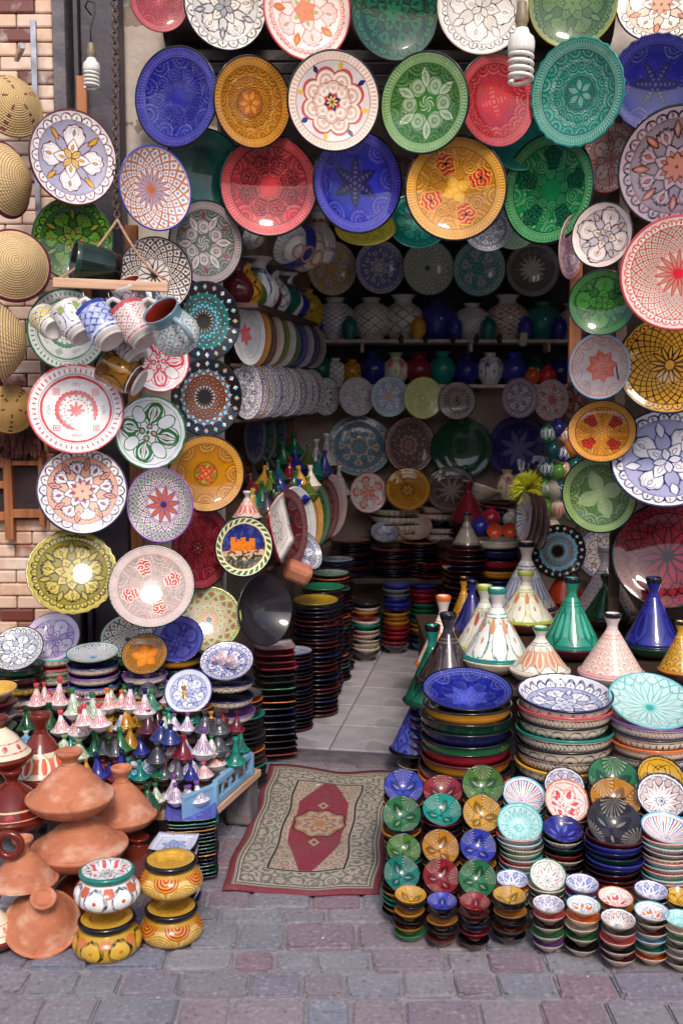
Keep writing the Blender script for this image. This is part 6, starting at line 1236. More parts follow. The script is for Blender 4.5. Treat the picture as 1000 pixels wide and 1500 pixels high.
V2 = [('jar', 468, 514, glaze('#14564c'), 'teal', 'dark teal vase on the lower shelf, first from the left'), ('pot', 491, 524, vb('sm1', '#b0acb0', '#5a5668', n=8, asp=3), 'white', 'small white lattice vase on the lower shelf'),
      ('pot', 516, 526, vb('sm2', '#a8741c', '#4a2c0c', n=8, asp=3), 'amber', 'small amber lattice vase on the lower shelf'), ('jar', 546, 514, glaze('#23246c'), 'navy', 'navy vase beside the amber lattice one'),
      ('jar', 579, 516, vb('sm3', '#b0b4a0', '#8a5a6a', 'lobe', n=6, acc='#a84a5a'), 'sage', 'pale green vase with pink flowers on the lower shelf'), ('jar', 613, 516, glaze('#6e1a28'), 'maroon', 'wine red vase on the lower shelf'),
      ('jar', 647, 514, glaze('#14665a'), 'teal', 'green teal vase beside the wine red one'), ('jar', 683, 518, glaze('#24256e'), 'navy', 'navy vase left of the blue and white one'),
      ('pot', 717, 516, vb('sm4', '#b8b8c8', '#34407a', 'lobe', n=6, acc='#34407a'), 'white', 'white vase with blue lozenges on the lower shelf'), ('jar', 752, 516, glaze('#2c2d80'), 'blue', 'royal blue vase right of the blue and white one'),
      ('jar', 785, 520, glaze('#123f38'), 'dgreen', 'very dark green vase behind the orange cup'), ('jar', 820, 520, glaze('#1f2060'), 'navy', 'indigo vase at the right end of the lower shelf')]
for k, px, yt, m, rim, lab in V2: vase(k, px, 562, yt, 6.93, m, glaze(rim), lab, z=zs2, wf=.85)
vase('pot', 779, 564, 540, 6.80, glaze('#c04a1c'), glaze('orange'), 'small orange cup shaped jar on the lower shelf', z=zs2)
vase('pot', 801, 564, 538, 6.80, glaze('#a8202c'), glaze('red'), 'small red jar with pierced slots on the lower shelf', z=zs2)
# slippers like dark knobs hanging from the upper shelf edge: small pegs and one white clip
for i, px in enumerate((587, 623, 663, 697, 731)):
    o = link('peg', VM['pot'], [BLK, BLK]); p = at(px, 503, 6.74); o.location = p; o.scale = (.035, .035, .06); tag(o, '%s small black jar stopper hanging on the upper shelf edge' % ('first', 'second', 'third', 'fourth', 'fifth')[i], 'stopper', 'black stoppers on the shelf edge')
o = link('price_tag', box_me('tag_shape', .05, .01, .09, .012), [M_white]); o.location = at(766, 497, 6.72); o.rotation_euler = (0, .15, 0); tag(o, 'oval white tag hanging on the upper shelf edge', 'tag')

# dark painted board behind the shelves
a = at(455, 330, 7.06); b = at(850, 566, 7.06); o = box('back_panel', ((a.x+b.x)/2, 7.075, (a.z+b.z)/2), (b.x-a.x, .02, a.z-b.z), surf('black_board', '#2f2d33', '#262429', 6, .8, .2), None, .0); tag(o, 'dark painted board on the back wall behind the vase shelves', 'board')
# ------------------------------------------------------------------ left inner wall: plate racks, vases, small tagines
def wallx(Y): return -.62+.06+ (Y-5.85)*math.tan(math.radians(11)) + .005
G_R = 'plates ranked along the left inner wall'
RK1 = [('#d8c4b8', 'cream', 'cream plate with a red fern'), ('#a86a20', 'amber', 'amber plate'), ('#4a2c2c', 'maroon', 'brown plate'), ('#c49a90', 'pink', 'rose plate'), ('#4a5a28', 'olive', 'moss green plate'), ('#c8a8a4', 'pink', 'pale pink plate with red petals'),
       ('#3a5a34', 'dgreen', 'green plate'), ('#2c3070', 'navy', 'navy plate'), ('#8a8490', 'grey', 'silver plate'), ('#23264a', 'navy', 'midnight plate'), ('#7a7068', 'grey', 'taupe plate')]
def rack(n, a, b, specs, rowname, yaw=58, tilt=0, faces=None, h=1.0):
    for k in range(n):
        t = k/(n-1)
        px = a[0]+(b[0]-a[0])*t; py = a[1]+(b[1]-a[1])*t; Y = a[2]+(b[2]-a[2])*t; hh = a[3]+(b[3]-a[3])*t
        c, rim, lab = specs[k % len(specs)]
        f = faces[k % len(faces)] if faces else f_emb('rk_%s_%d' % (rowname.replace(' ', '_'), k), c, n=8, star=(6, .4, .1, '#b0303a') if 'red' in lab else None, inner=False)
        hp('%s, %s from the doorway in the %s' % (lab, ORD[k] if k else 'first', rowname), px, py, hh*math.cos(math.radians(yaw-k*1.2)), hh, Y, f, rim=rim, under='brown', s=1, group=G_R, name='ranked_plate')
rack(11, (366, 490, 4.70, 90), (456, 508, 6.3, 62), RK1, 'upper plate rank')
RK2 = [('#a8b0ac', 'grey', 'silvery green plate'), ('#c08a4a', 'orange', 'orange edged plate'), ('#a8949c', 'grey', 'mauve grey plate'), ('#8a7a84', 'purple', 'plum petal plate'), ('#a8a0a4', 'grey', 'pale grey plate'), ('#9a9298', 'charcoal', 'pewter plate'), ('#a89a94', 'cream', 'sand plate'),
       ('#948c94', 'charcoal', 'ash plate'), ('#a8a4a4', 'grey', 'chalk plate'), ('#8a8288', 'charcoal', 'smoke plate'), ('#a09a98', 'grey', 'stone coloured plate')]
fr2 = [f_lobes('rk2_%d' % i, c, d, c2, c3, d, n=nn, lw=.016) for i, (c, d, c2, c3, nn) in enumerate((('#a8a0a4', '#4a3f48', '#b8b0b4', '#8a828a', 8), ('#948a90', '#34303a', '#b0a8ac', '#7a7278', 6), ('#a8a09c', '#5a4a54', '#b4aca8', '#948a8a', 10)))]
rack(11, (362, 572, 4.72, 86), (454, 574, 6.3, 66), RK2, 'lower plate rank', faces=fr2)
RK3 = [('#4a141c', 'maroon', 'maroon plate'), ('#c0b0ac', 'cream', 'blush white plate'), ('#a06a24', 'amber', 'ochre stamped plate'), ('#1f4a2c', 'dgreen', 'bottle green plate'), ('#5a2430', 'maroon', 'plum plate'), ('#b89490', 'pink', 'dusty pink plate')]
rack(6, (424, 774, 4.75, 116), (484, 741, 5.9, 92), RK3, 'rank above the stacks', yaw=62)
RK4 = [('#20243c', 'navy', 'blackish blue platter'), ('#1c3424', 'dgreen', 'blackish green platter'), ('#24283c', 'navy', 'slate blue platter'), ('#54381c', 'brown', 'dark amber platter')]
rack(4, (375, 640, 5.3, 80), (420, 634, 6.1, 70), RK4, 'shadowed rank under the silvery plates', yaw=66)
# rails that carry the ranks
for k, (a, b, lab) in enumerate((((352, 536, 4.55), (458, 541, 6.35), 'thin wooden rail under the upper plate rank'), ((350, 617, 4.55), (458, 609, 6.35), 'thin wooden rail under the lower plate rank'), ((405, 834, 4.6), (492, 790, 6.0), 'thin wooden rail under the rank above the stacks'))):
    A = at(*a); B = at(*b); A.x -= .04; B.x -= .04
    o = link('plate_rail', tube_me('plate_rail_%d' % k, [(0, 0, 0), tuple(B-A)], .011, 8), [M_woodd]); o.location = A; tag(o, lab, 'rail', 'wooden plate rails')
# shelf with vases, above the ranks
A = at(345, 448, 4.6); B = at(456, 470, 6.4)
def wedge_shelf(name, Y0, Y1, z0_, z1_, d, label):
    x0 = wallx(Y0); x1 = wallx(Y1); th = .02
    V = []
    for (x, Y, z) in ((x0, Y0, z0_), (x0+d, Y0, z0_), (x1+d, Y1, z1_), (x1, Y1, z1_)):
        V.append((x, Y, z)); V.append((x, Y, z-th))
    F = [(0, 2, 4, 6), (1, 7, 5, 3), (0, 1, 3, 2), (2, 3, 5, 4), (4, 5, 7, 6), (6, 7, 1, 0)]
    o = link(name, mesh_of(name, V, F, smooth=False), [M_woodd]); tag(o, label, 'shelf'); return o
G_LV = 'vases on the left inner shelf'
lv = [(347, 4.62, 60, 'slim', glaze('#4a141c'), 'maroon red vase nearest the doorway on the left inner shelf'), (357, 4.72, 66, 'slim', vb('lv1', '#a8741c', '#2c1c0c', n=6, asp=2), 'amber vase with black rosettes on the left inner shelf'), (368, 4.84, 56, 'slim', glaze('#3a5a2c'), 'leaf green vase on the left inner shelf'),
      (378, 4.96, 74, 'slim', vb('lv2', '#b8bcc8', '#34407a', 'lobe', n=5), 'white vase with blue swirls, tallest on the left inner shelf'), (388, 5.1, 60, 'slim', glaze('#54181f'), 'wine vase on the left inner shelf'), (398, 5.26, 66, 'slim', vb('lv3', '#a8a8ac', '#3a3a44', n=8, asp=3), 'grey diamond vase on the left inner shelf'),
      (409, 5.44, 56, 'jar', glaze('#145048'), 'dark teal vase on the left inner shelf'), (418, 5.62, 62, 'slim', vb('lv4', '#b0b0b8', '#2c3468', 'lobe', n=5), 'white vase with navy petals deep on the left inner shelf'), (428, 5.8, 46, 'jar', glaze('#24267a'), 'small cobalt vase on the left inner shelf'),
      (437, 5.98, 44, 'jar', vb('lv5', '#b8882c', '#3a240c', n=6, asp=2), 'small mustard vase deep on the left inner shelf')]
zsh = []
for px, Y, hp_, kind, m, lab in lv:
    yb = 446+(px-347)*.26; p = at(px, yb, Y)
    vase(kind, px, yb, yb-hp_, Y, m, glaze('charcoal') if 'white' not in lab else WHT, lab, group=G_LV, wf=1.15)
zA = at(347, 446, 4.62).z-.002; zB = at(437, 446+90*.26, 5.98).z-.002
V = []; 
pa, pb = at(347, 446, 4.62), at(441, 446+94*.26, 6.05)
for (x, Y, z) in ((pa.x-.2, pa.y-.1, zA+.0), (pa.x+.10, pa.y-.1, zA), (pb.x+.10, pb.y+.1, zB), (pb.x-.16, pb.y+.1, zB)): V.append((x, Y, z)); V.append((x, Y, z-.02))
o = link('wall_shelf', mesh_of('left_shelf', V, [(0, 2, 4, 6), (1, 7, 5, 3), (0, 1, 3, 2), (2, 3, 5, 4), (4, 5, 7, 6), (6, 7, 1, 0)], smooth=False), [M_woodd]); tag(o, 'dark shelf board under the vases along the left inner wall', 'shelf')
vase('pot', 448, 488, 425, 6.55, vb('spiky', '#c09a24', '#8a6414', 'scale', n=10, asp=6), glaze('amber'), 'spiky yellow vase at the left end of the upper shelf', group=G_LV, wf=.8)
# bowls hanging aslant under the coral plate
for px, py, w, h, Y, c, rim, lab, rl in ((372, 345, 44, 34, 4.8, 'cream/navy/arch', 'navy', 'blue and white bowl hanging aslant below the coral plate, first of four', 0), (424, 358, 34, 62, 4.9, 'cream/charcoal/zig', 'cream', 'grey and white bowl seen from the side below the coral plate', 0), (436, 362, 36, 70, 5.0, 'blue', 'blue', 'plain cobalt bowl hanging aslant below the coral plate', 0), (450, 368, 36, 66, 5.1, 'cream/charcoal/fine', 'grey', 'silvery bowl hanging aslant beside the cobalt one', 0)):
    p = at(px, py, Y); R = max(w, h)/2/ppm(p); n_ = Vector((-.62, .5, .5)).normalized()
    o = link('hanging_bowl', dish_mesh('bowl', 40), [glaze('cream' if '/' in c else c), side('bowl', c), glaze(rim)], mat3=Matrix.Translation(p) @ frame_from(n_, 0).to_4x4() @ Matrix.Scale(R, 4)); tag(o, lab, 'bowl', 'bowls hanging aslant')
p = at(466, 352, 5.5); o = link('lantern_vase', VM['slim'], [s_body('lantern', '#a8a4a4', '#7a3a34', 'fine', 14, .2, .8), glaze('grey')]); o.location = p-Vector((0, 0, .12)); o.scale = (.26, .26, .28); tag(o, 'tall grey and red banded vase between the coral and cobalt plates', 'vase')

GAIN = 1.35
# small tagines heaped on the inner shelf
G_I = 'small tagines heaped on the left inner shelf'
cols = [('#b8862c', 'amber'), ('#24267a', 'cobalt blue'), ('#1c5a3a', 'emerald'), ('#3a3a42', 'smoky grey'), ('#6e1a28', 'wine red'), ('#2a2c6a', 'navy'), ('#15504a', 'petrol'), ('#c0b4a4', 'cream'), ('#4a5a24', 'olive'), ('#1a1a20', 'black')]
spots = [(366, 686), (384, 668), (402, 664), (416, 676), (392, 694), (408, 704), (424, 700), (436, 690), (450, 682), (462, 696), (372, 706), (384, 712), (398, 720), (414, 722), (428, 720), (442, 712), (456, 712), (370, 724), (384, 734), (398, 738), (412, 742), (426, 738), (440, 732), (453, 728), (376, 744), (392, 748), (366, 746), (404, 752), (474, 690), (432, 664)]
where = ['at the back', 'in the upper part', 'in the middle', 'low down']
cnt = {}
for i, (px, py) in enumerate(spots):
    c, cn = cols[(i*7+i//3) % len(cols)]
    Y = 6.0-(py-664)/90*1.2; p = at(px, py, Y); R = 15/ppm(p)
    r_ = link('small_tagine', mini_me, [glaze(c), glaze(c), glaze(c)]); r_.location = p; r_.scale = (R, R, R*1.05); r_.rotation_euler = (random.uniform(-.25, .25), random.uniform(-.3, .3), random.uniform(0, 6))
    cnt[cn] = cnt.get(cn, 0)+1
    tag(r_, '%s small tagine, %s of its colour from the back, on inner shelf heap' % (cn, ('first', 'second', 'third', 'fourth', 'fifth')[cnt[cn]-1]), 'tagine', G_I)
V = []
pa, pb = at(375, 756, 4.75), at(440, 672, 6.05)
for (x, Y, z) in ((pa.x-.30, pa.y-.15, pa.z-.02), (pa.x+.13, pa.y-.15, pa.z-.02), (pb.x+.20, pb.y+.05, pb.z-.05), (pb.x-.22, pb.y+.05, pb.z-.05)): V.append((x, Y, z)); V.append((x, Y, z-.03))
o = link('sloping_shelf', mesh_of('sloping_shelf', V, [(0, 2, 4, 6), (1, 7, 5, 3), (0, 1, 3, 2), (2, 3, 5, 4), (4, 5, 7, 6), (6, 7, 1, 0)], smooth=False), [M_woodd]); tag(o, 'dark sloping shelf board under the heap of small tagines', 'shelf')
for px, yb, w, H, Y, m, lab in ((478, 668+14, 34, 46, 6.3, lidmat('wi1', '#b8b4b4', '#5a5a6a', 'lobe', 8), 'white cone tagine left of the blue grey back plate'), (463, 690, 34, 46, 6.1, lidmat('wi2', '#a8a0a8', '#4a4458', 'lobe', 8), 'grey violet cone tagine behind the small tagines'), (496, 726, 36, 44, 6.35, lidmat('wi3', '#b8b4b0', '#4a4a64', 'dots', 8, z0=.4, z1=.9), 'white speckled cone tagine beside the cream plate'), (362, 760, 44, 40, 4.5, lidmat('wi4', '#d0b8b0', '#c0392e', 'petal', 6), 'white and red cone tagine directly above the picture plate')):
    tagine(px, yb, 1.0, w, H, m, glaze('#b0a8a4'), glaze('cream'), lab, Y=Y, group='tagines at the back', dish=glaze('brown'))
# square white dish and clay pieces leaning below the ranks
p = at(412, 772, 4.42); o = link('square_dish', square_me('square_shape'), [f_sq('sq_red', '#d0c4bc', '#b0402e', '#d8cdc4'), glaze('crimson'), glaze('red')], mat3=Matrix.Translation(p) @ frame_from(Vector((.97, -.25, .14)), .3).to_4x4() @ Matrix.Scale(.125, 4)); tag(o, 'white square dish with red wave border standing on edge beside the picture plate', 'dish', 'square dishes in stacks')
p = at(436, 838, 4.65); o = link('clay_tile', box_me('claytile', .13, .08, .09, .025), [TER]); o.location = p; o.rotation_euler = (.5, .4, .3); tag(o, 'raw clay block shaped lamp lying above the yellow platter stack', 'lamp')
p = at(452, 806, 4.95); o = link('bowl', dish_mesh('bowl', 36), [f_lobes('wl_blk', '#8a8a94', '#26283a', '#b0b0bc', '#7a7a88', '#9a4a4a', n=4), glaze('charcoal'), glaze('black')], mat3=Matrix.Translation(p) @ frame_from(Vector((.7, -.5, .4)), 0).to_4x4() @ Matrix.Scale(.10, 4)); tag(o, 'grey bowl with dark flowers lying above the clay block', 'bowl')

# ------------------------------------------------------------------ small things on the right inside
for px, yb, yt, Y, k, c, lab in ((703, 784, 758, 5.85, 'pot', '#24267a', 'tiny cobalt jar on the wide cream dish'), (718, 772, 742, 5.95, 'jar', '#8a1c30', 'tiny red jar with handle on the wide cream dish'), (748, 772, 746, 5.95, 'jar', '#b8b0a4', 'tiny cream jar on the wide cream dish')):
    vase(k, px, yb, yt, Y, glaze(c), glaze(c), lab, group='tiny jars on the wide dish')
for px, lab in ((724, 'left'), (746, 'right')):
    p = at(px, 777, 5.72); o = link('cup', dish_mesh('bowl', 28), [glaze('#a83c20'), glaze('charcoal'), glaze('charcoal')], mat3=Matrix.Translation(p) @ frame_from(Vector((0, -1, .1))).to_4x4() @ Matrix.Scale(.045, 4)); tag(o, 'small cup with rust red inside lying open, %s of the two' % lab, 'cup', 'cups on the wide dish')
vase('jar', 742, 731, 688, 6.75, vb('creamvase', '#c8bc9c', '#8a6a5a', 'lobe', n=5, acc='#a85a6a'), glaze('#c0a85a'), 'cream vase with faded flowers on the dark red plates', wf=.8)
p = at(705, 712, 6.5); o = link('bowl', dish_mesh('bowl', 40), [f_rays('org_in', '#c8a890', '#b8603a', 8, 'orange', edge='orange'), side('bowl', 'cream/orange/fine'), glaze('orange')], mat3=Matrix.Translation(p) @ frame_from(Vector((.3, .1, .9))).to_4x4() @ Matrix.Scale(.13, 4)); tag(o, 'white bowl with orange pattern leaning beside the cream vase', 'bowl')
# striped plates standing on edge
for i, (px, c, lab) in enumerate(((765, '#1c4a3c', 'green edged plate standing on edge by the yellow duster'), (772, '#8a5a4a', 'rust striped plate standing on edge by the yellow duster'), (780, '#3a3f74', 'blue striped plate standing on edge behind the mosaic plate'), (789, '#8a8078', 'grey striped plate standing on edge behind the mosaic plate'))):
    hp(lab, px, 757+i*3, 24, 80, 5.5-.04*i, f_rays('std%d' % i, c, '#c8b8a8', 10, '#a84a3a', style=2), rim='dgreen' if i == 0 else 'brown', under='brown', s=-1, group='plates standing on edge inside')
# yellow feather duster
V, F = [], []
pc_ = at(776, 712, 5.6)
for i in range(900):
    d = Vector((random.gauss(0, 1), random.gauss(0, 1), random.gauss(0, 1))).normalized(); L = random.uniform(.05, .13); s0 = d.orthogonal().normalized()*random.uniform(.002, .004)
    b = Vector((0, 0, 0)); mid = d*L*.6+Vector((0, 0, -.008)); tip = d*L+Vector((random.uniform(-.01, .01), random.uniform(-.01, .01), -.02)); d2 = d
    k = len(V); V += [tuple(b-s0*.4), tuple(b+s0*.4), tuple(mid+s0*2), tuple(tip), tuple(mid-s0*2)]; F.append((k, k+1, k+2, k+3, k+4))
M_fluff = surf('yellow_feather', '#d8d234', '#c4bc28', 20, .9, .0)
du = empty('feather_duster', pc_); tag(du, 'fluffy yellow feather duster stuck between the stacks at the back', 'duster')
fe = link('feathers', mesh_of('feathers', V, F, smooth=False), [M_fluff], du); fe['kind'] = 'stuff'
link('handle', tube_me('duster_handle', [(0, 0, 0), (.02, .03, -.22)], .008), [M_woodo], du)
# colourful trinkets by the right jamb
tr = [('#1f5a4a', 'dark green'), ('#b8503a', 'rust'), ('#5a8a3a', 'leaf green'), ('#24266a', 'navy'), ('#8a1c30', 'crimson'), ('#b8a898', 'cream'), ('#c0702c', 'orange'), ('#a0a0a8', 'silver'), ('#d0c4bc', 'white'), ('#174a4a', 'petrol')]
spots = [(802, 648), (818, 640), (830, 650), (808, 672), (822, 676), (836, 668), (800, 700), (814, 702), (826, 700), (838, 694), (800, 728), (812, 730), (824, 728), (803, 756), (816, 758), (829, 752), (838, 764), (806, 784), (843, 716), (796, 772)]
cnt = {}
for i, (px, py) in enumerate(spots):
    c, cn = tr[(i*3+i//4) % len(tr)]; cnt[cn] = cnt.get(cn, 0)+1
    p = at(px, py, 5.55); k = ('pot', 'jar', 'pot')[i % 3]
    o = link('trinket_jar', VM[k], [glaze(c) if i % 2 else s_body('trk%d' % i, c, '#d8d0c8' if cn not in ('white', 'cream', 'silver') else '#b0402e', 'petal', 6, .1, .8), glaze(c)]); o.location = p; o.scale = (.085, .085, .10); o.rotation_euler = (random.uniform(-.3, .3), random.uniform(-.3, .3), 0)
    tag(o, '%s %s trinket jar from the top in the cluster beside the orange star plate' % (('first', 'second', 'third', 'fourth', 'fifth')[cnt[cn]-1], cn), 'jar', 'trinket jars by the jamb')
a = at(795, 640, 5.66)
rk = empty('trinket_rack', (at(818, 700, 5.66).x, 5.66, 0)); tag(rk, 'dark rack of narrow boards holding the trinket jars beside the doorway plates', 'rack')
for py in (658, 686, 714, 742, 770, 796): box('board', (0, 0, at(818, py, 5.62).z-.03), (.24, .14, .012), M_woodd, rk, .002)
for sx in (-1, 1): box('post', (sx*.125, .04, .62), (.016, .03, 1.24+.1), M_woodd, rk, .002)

GAIN = 1.0
# ------------------------------------------------------------------ rug
ru = [on(325, 1307, .004), on(555, 1312, .004), on(582, 1135, .004), on(397, 1122, .004)]
N1, N2 = 26, 44; V, F, UV = [], [], []
for j in range(N2+1):
    for i in range(N1+1):
        u, v = i/N1, j/N2; q = (ru[0]*(1-u)+ru[1]*u)*(1-v)+(ru[3]*(1-u)+ru[2]*u)*v
        V.append((q.x+.014*math.sin(v*9)*(u-.5)+.004*math.sin(v*23+u*3), q.y+.010*math.sin(u*7+1)+.003*math.sin(u*19), .010+.006*math.sin(u*9+v*6)*math.sin(v*8)+.02*max(0, (u+v-1.75))+.016*max(0, (1-u)+(1-v)-1.8)+(.004*math.sin(v*21) if i in (0, N1) else 0))); UV.append((u, v))
for j in range(N2):
    for i in range(N1): a = j*(N1+1)+i; F.append((a, a+1, a+N1+2, a+N1+1))
n0 = len(V); V += [(x, y, z-.006) for x, y, z in V]
border = [i for i in range(N1+1)]+[j*(N1+1)+N1 for j in range(1, N2+1)]+[N2*(N1+1)+i for i in range(N1-1, -1, -1)]+[j*(N1+1) for j in range(N2-1, 0, -1)]
for k in range(len(border)): a, b = border[k], border[(k+1) % len(border)]; F.append((b, a, a+n0, b+n0))
rme = mesh_of('rug_shape', V, F); uvl = rme.uv_layers.new(name='UVMap')
for lp in rme.loops: uvl.data[lp.index].uv = UV[lp.vertex_index % n0]
def rugmat():
    g = Pat('rug_weave', .95, warp=0, bump=.5, var=.12, spec=.1)
    uvn = g.n.new('ShaderNodeUVMap'); sp = g.n.new('ShaderNodeSeparateXYZ'); g.l(uvn.outputs[0], sp.inputs[0])
    U = (E(g, sp.outputs[0])-.5)*2; Vv = (E(g, sp.outputs[1])-.5)*2
    au, av = U.abs(), Vv.abs()
    g.base('#7c3a44'); asp = 1.75
    ex = au; ey = (av-1)*asp+1; e = ex.max(ey)      # distance to the edge in rug widths
    cream = '#a89e90'
    g.paint(e.lt(.905), cream); g.paint(e.near(.905, .010), '#8a8070'); g.paint(e.near(.872, .008), '#34323a')
    def vor(sc, thr, feat='F1'):
        mp = g.n.new('ShaderNodeMapping'); mp.inputs['Scale'].default_value = (sc, sc*asp, 1); g.l(uvn.outputs[0], mp.inputs[0])
        vo = g.n.new('ShaderNodeTexVoronoi'); vo.inputs['Scale'].default_value = 1; vo.inputs['Randomness'].default_value = .35; g.l(mp.outputs[0], vo.inputs[0]); return E(g, vo.outputs['Distance'])
    band = e.near(.68, .16); d = vor(9, 0)
    wig = g.noise(26, 2); g.paint(band*(d*20+wig*9).sin().gt(.35), '#5c6056', .75); g.paint(band*d.lt(.12), '#8a5a50', .7); d2 = vor(22, 0); g.paint(band*d2.lt(.27), '#50524c', .6)
    g.paint(e.near(.49, .014), '#2c2a30'); g.paint(e.near(.82, .008), '#5a5a50')
    inn = e.lt(.472); d3 = vor(12, 0); g.paint(inn*(d3*20).sin().gt(.4), '#9a6a54', .8); g.paint(inn*d3.lt(.2), '#5f6a58', .6)
    hexa = (au*1.0 + av*.78*1.0).lt(.60)*au.lt(.41); step = ((av*40).floor()*(1/40)*.78+au).lt(.62)
    g.paint(au.lt(.375)*step*inn, '#853844')
    # medallion
    m_ = g.m('SQRT', au*au*1.0 + av*av*2.6); ang = g.m('ARCTAN2', Vv*1.6, U); md = m_ + (ang*8).sin()*.022
    md = md*.92; g.paint(md.lt(.335), '#a8967f'); g.paint((md*46 + (ang*8).sin()*.8).sin().gt(.35)*md.lt(.33), '#9a5a4a', .8); g.paint(md.lt(.33)*d2.lt(.2), '#5a6256', .8); g.paint(md.lt(.08), '#a8724e'); g.paint(md.near(.335, .012), '#4a2c30')
    tipd = au*1.0+(av-.31).abs()*1.4; g.paint(tipd.lt(.085), '#a8947e'); g.paint(tipd.lt(.04), '#7a4a44')
    nz = g.noise(55, 3); g.paint(((nz-.5)*3).max(0.).min(1.), '#7a7068', .35)
    dirt = g.noise(2.6, 5); g.paint(((dirt-.5)*3).max(0.).min(1.), '#6a625c', .4)
    wv = (E(g, sp.outputs[1])*900).sin(); g.add_h(wv*.3+g.noise(160, 2)); return g.done()
rug = link('rug', rme, [rugmat()]); tag(rug, 'worn red bordered rug with cream field and red medallion on the paving', 'rug')
li = link('paper_scrap', mesh_of('scrap', [(0, 0, 0), (.025, .004, .004), (.022, .02, .006), (.004, .018, .002)], [(0, 1, 2, 3)], smooth=False), [M_white]); q = on(461, 1152, .014); li.location = q; tag(li, 'tiny white paper scrap lying on the rug', 'scrap')

# ------------------------------------------------------------------ bulbs, chain, hooks
M_brass = surf('bulb_brass', '#8a7a5a', '#6a5a44', 20, .4, .1); M_bulbw = surf('bulb_white', '#e4ded6', '#d8d0c8', 8, .3, .02); M_wire = surf('black_wire', '#221e20', None, 10, .6, .05)
def bulb(px, py0, py1, Y, wpx, label, cord):
    top = at(px, py0, Y); bot = at(px, py1, Y); H = top.z-bot.z; R = wpx/2/ppm(top)
    r = empty('spiral_bulb', bot); tag(r, label, 'light bulb', 'unlit spiral bulbs')
    link('socket', lathe('socket_shape', [(0, 1, 0), (.12, 1, 0), (.36, .97, 0), (.4, .86, 0), (.5, .82, 0), (.5, .74, 0), (.4, .72, 0), (.38, .62, 0), (0, .62, 0)], 24, nslots=1), [M_brass], r).scale = (R, R, H)
    link('ballast', lathe('ballast_shape', [(0, .66, 0), (.5, .66, 0), (.62, .6, 0), (.92, .55, 0), (.98, .5, 0), (.98, .42, 0), (.9, .38, 0), (0, .38, 0)], 28, nslots=1), [M_bulbw], r).scale = (R, R, H)
    pts = []
    for i in range(120):
        t = i/119; a = t*TAU*4.6; pts.append((math.cos(a)*R*.82, math.sin(a)*R*.82, H*(.40-.38*t)))
    link('tube', tube_me('tube_'+label[:9], pts, R*.15, 8), [M_bulbw], r)
    link('cord', tube_me('cord_'+label[:9], [tuple(Vector(q)) for q in cord(H)], .0035, 6), [M_wire], r)
bulb(135, 62, 131, 3.98, 25, 'bare spiral bulb hanging by the brick wall on a bent wire', lambda H: [(0, 0, H), (.0, 0, H+.05), (.015, .01, H+.11), (.012, .02, H+.15), (-.015, .03, H+.16), (-.03, .05, H+.145), (-.03, .14, H+.15)])
bulb(762, 0, 124, 3.75, 40, 'big spiral bulb hanging in front of the crimson plate', lambda H: [(0, 0, H), (0, 0, H+.2), (0, .1, H+.5)])
V_, Fc = [], []
top = at(168, -20, 3.93); bot = at(171, 330, 3.93); n = 46; Lk = (top.z-bot.z)/n*1.34
for k in range(n):
    z = bot.z+(top.z-bot.z)*k/(n-1); x = bot.x+(top.x-bot.x)*k/(n-1)+.002*math.sin(k)
    N = 14; rot = (k % 2)*PI/2+.4; b0 = len(V_)
    for i in range(N):
        a = TAU*i/N; cx = math.cos(a)*.011; cz = math.sin(a)*Lk/2
        tx, tz = -math.sin(a)*.011, math.cos(a)*Lk/2; ln = math.hypot(tx, tz); nx, nz_ = tz/ln, -tx/ln
        for j in range(6):
            b = TAU*j/6; q = Vector(((cx+nx*math.cos(b)*.0035), math.sin(b)*.0035, cz+nz_*math.cos(b)*.0035)); q.rotate(Matrix.Rotation(rot, 3, 'Z')); V_.append((q.x, q.y, q.z+z-bot.z))
            V_[-1] = (V_[-1][0]+x-bot.x, V_[-1][1], V_[-1][2])
    for i in range(N):
        for j in range(6): Fc.append((b0+i*6+j, b0+((i+1) % N)*6+j, b0+((i+1) % N)*6+(j+1) % 6, b0+i*6+(j+1) % 6))
M_rust = surf('rusty_chain', '#6e5c52', '#4d3c34', 40, .55, .2); M_rust.node_tree.nodes['Principled BSDF'].inputs['Metallic'].default_value = .6
ch = empty('hanging_chain', bot); tag(ch, 'rusty steel chain hanging along the steel column to the mug rail', 'chain'); lk = link('links', mesh_of('chain_links', V_, Fc), [M_rust], ch); lk['kind'] = 'stuff'
# wooden mug rail on two cords
ra = at(79, 414, 3.72); rb = at(247, 421, 3.72)
mr = empty('mug_rail', (ra+rb)/2); tag(mr, 'pale wooden rail hung on cords with cup hooks for the mugs', 'rail')
L = (rb-ra).length; box('bar', (0, 0, 0), (L, .03, .034), M_woodl, mr, .003, ry=math.atan2(ra.z-rb.z, rb.x-ra.x))
kn = at(172, 322, 3.80)-(ra+rb)/2
M_rope = surf('sisal_rope', '#b58f72', '#96725a', 60, .9, .4)
for ex, sag in ((-.19, .3), (.19, .3)):
    pts = []
    for i in range(15):
        t = i/14; q = kn*(1-t)+Vector((ex, 0, .02))*t; q.z -= .03*math.sin(t*PI); pts.append(tuple(q))
    link('cord', tube_me('rail_cord_%d' % (ex > 0), pts, .005, 7), [M_rope], mr)
for k in range(5):
    x = -.19+.09*k; pts = [(x, 0, -.017), (x, 0, -.035), (x+.006, -.008, -.05), (x, -.016, -.056), (x-.004, -.022, -.048)]
    link('hook', tube_me('hook_%d' % k, pts, .0022, 6), [M_steel], mr)
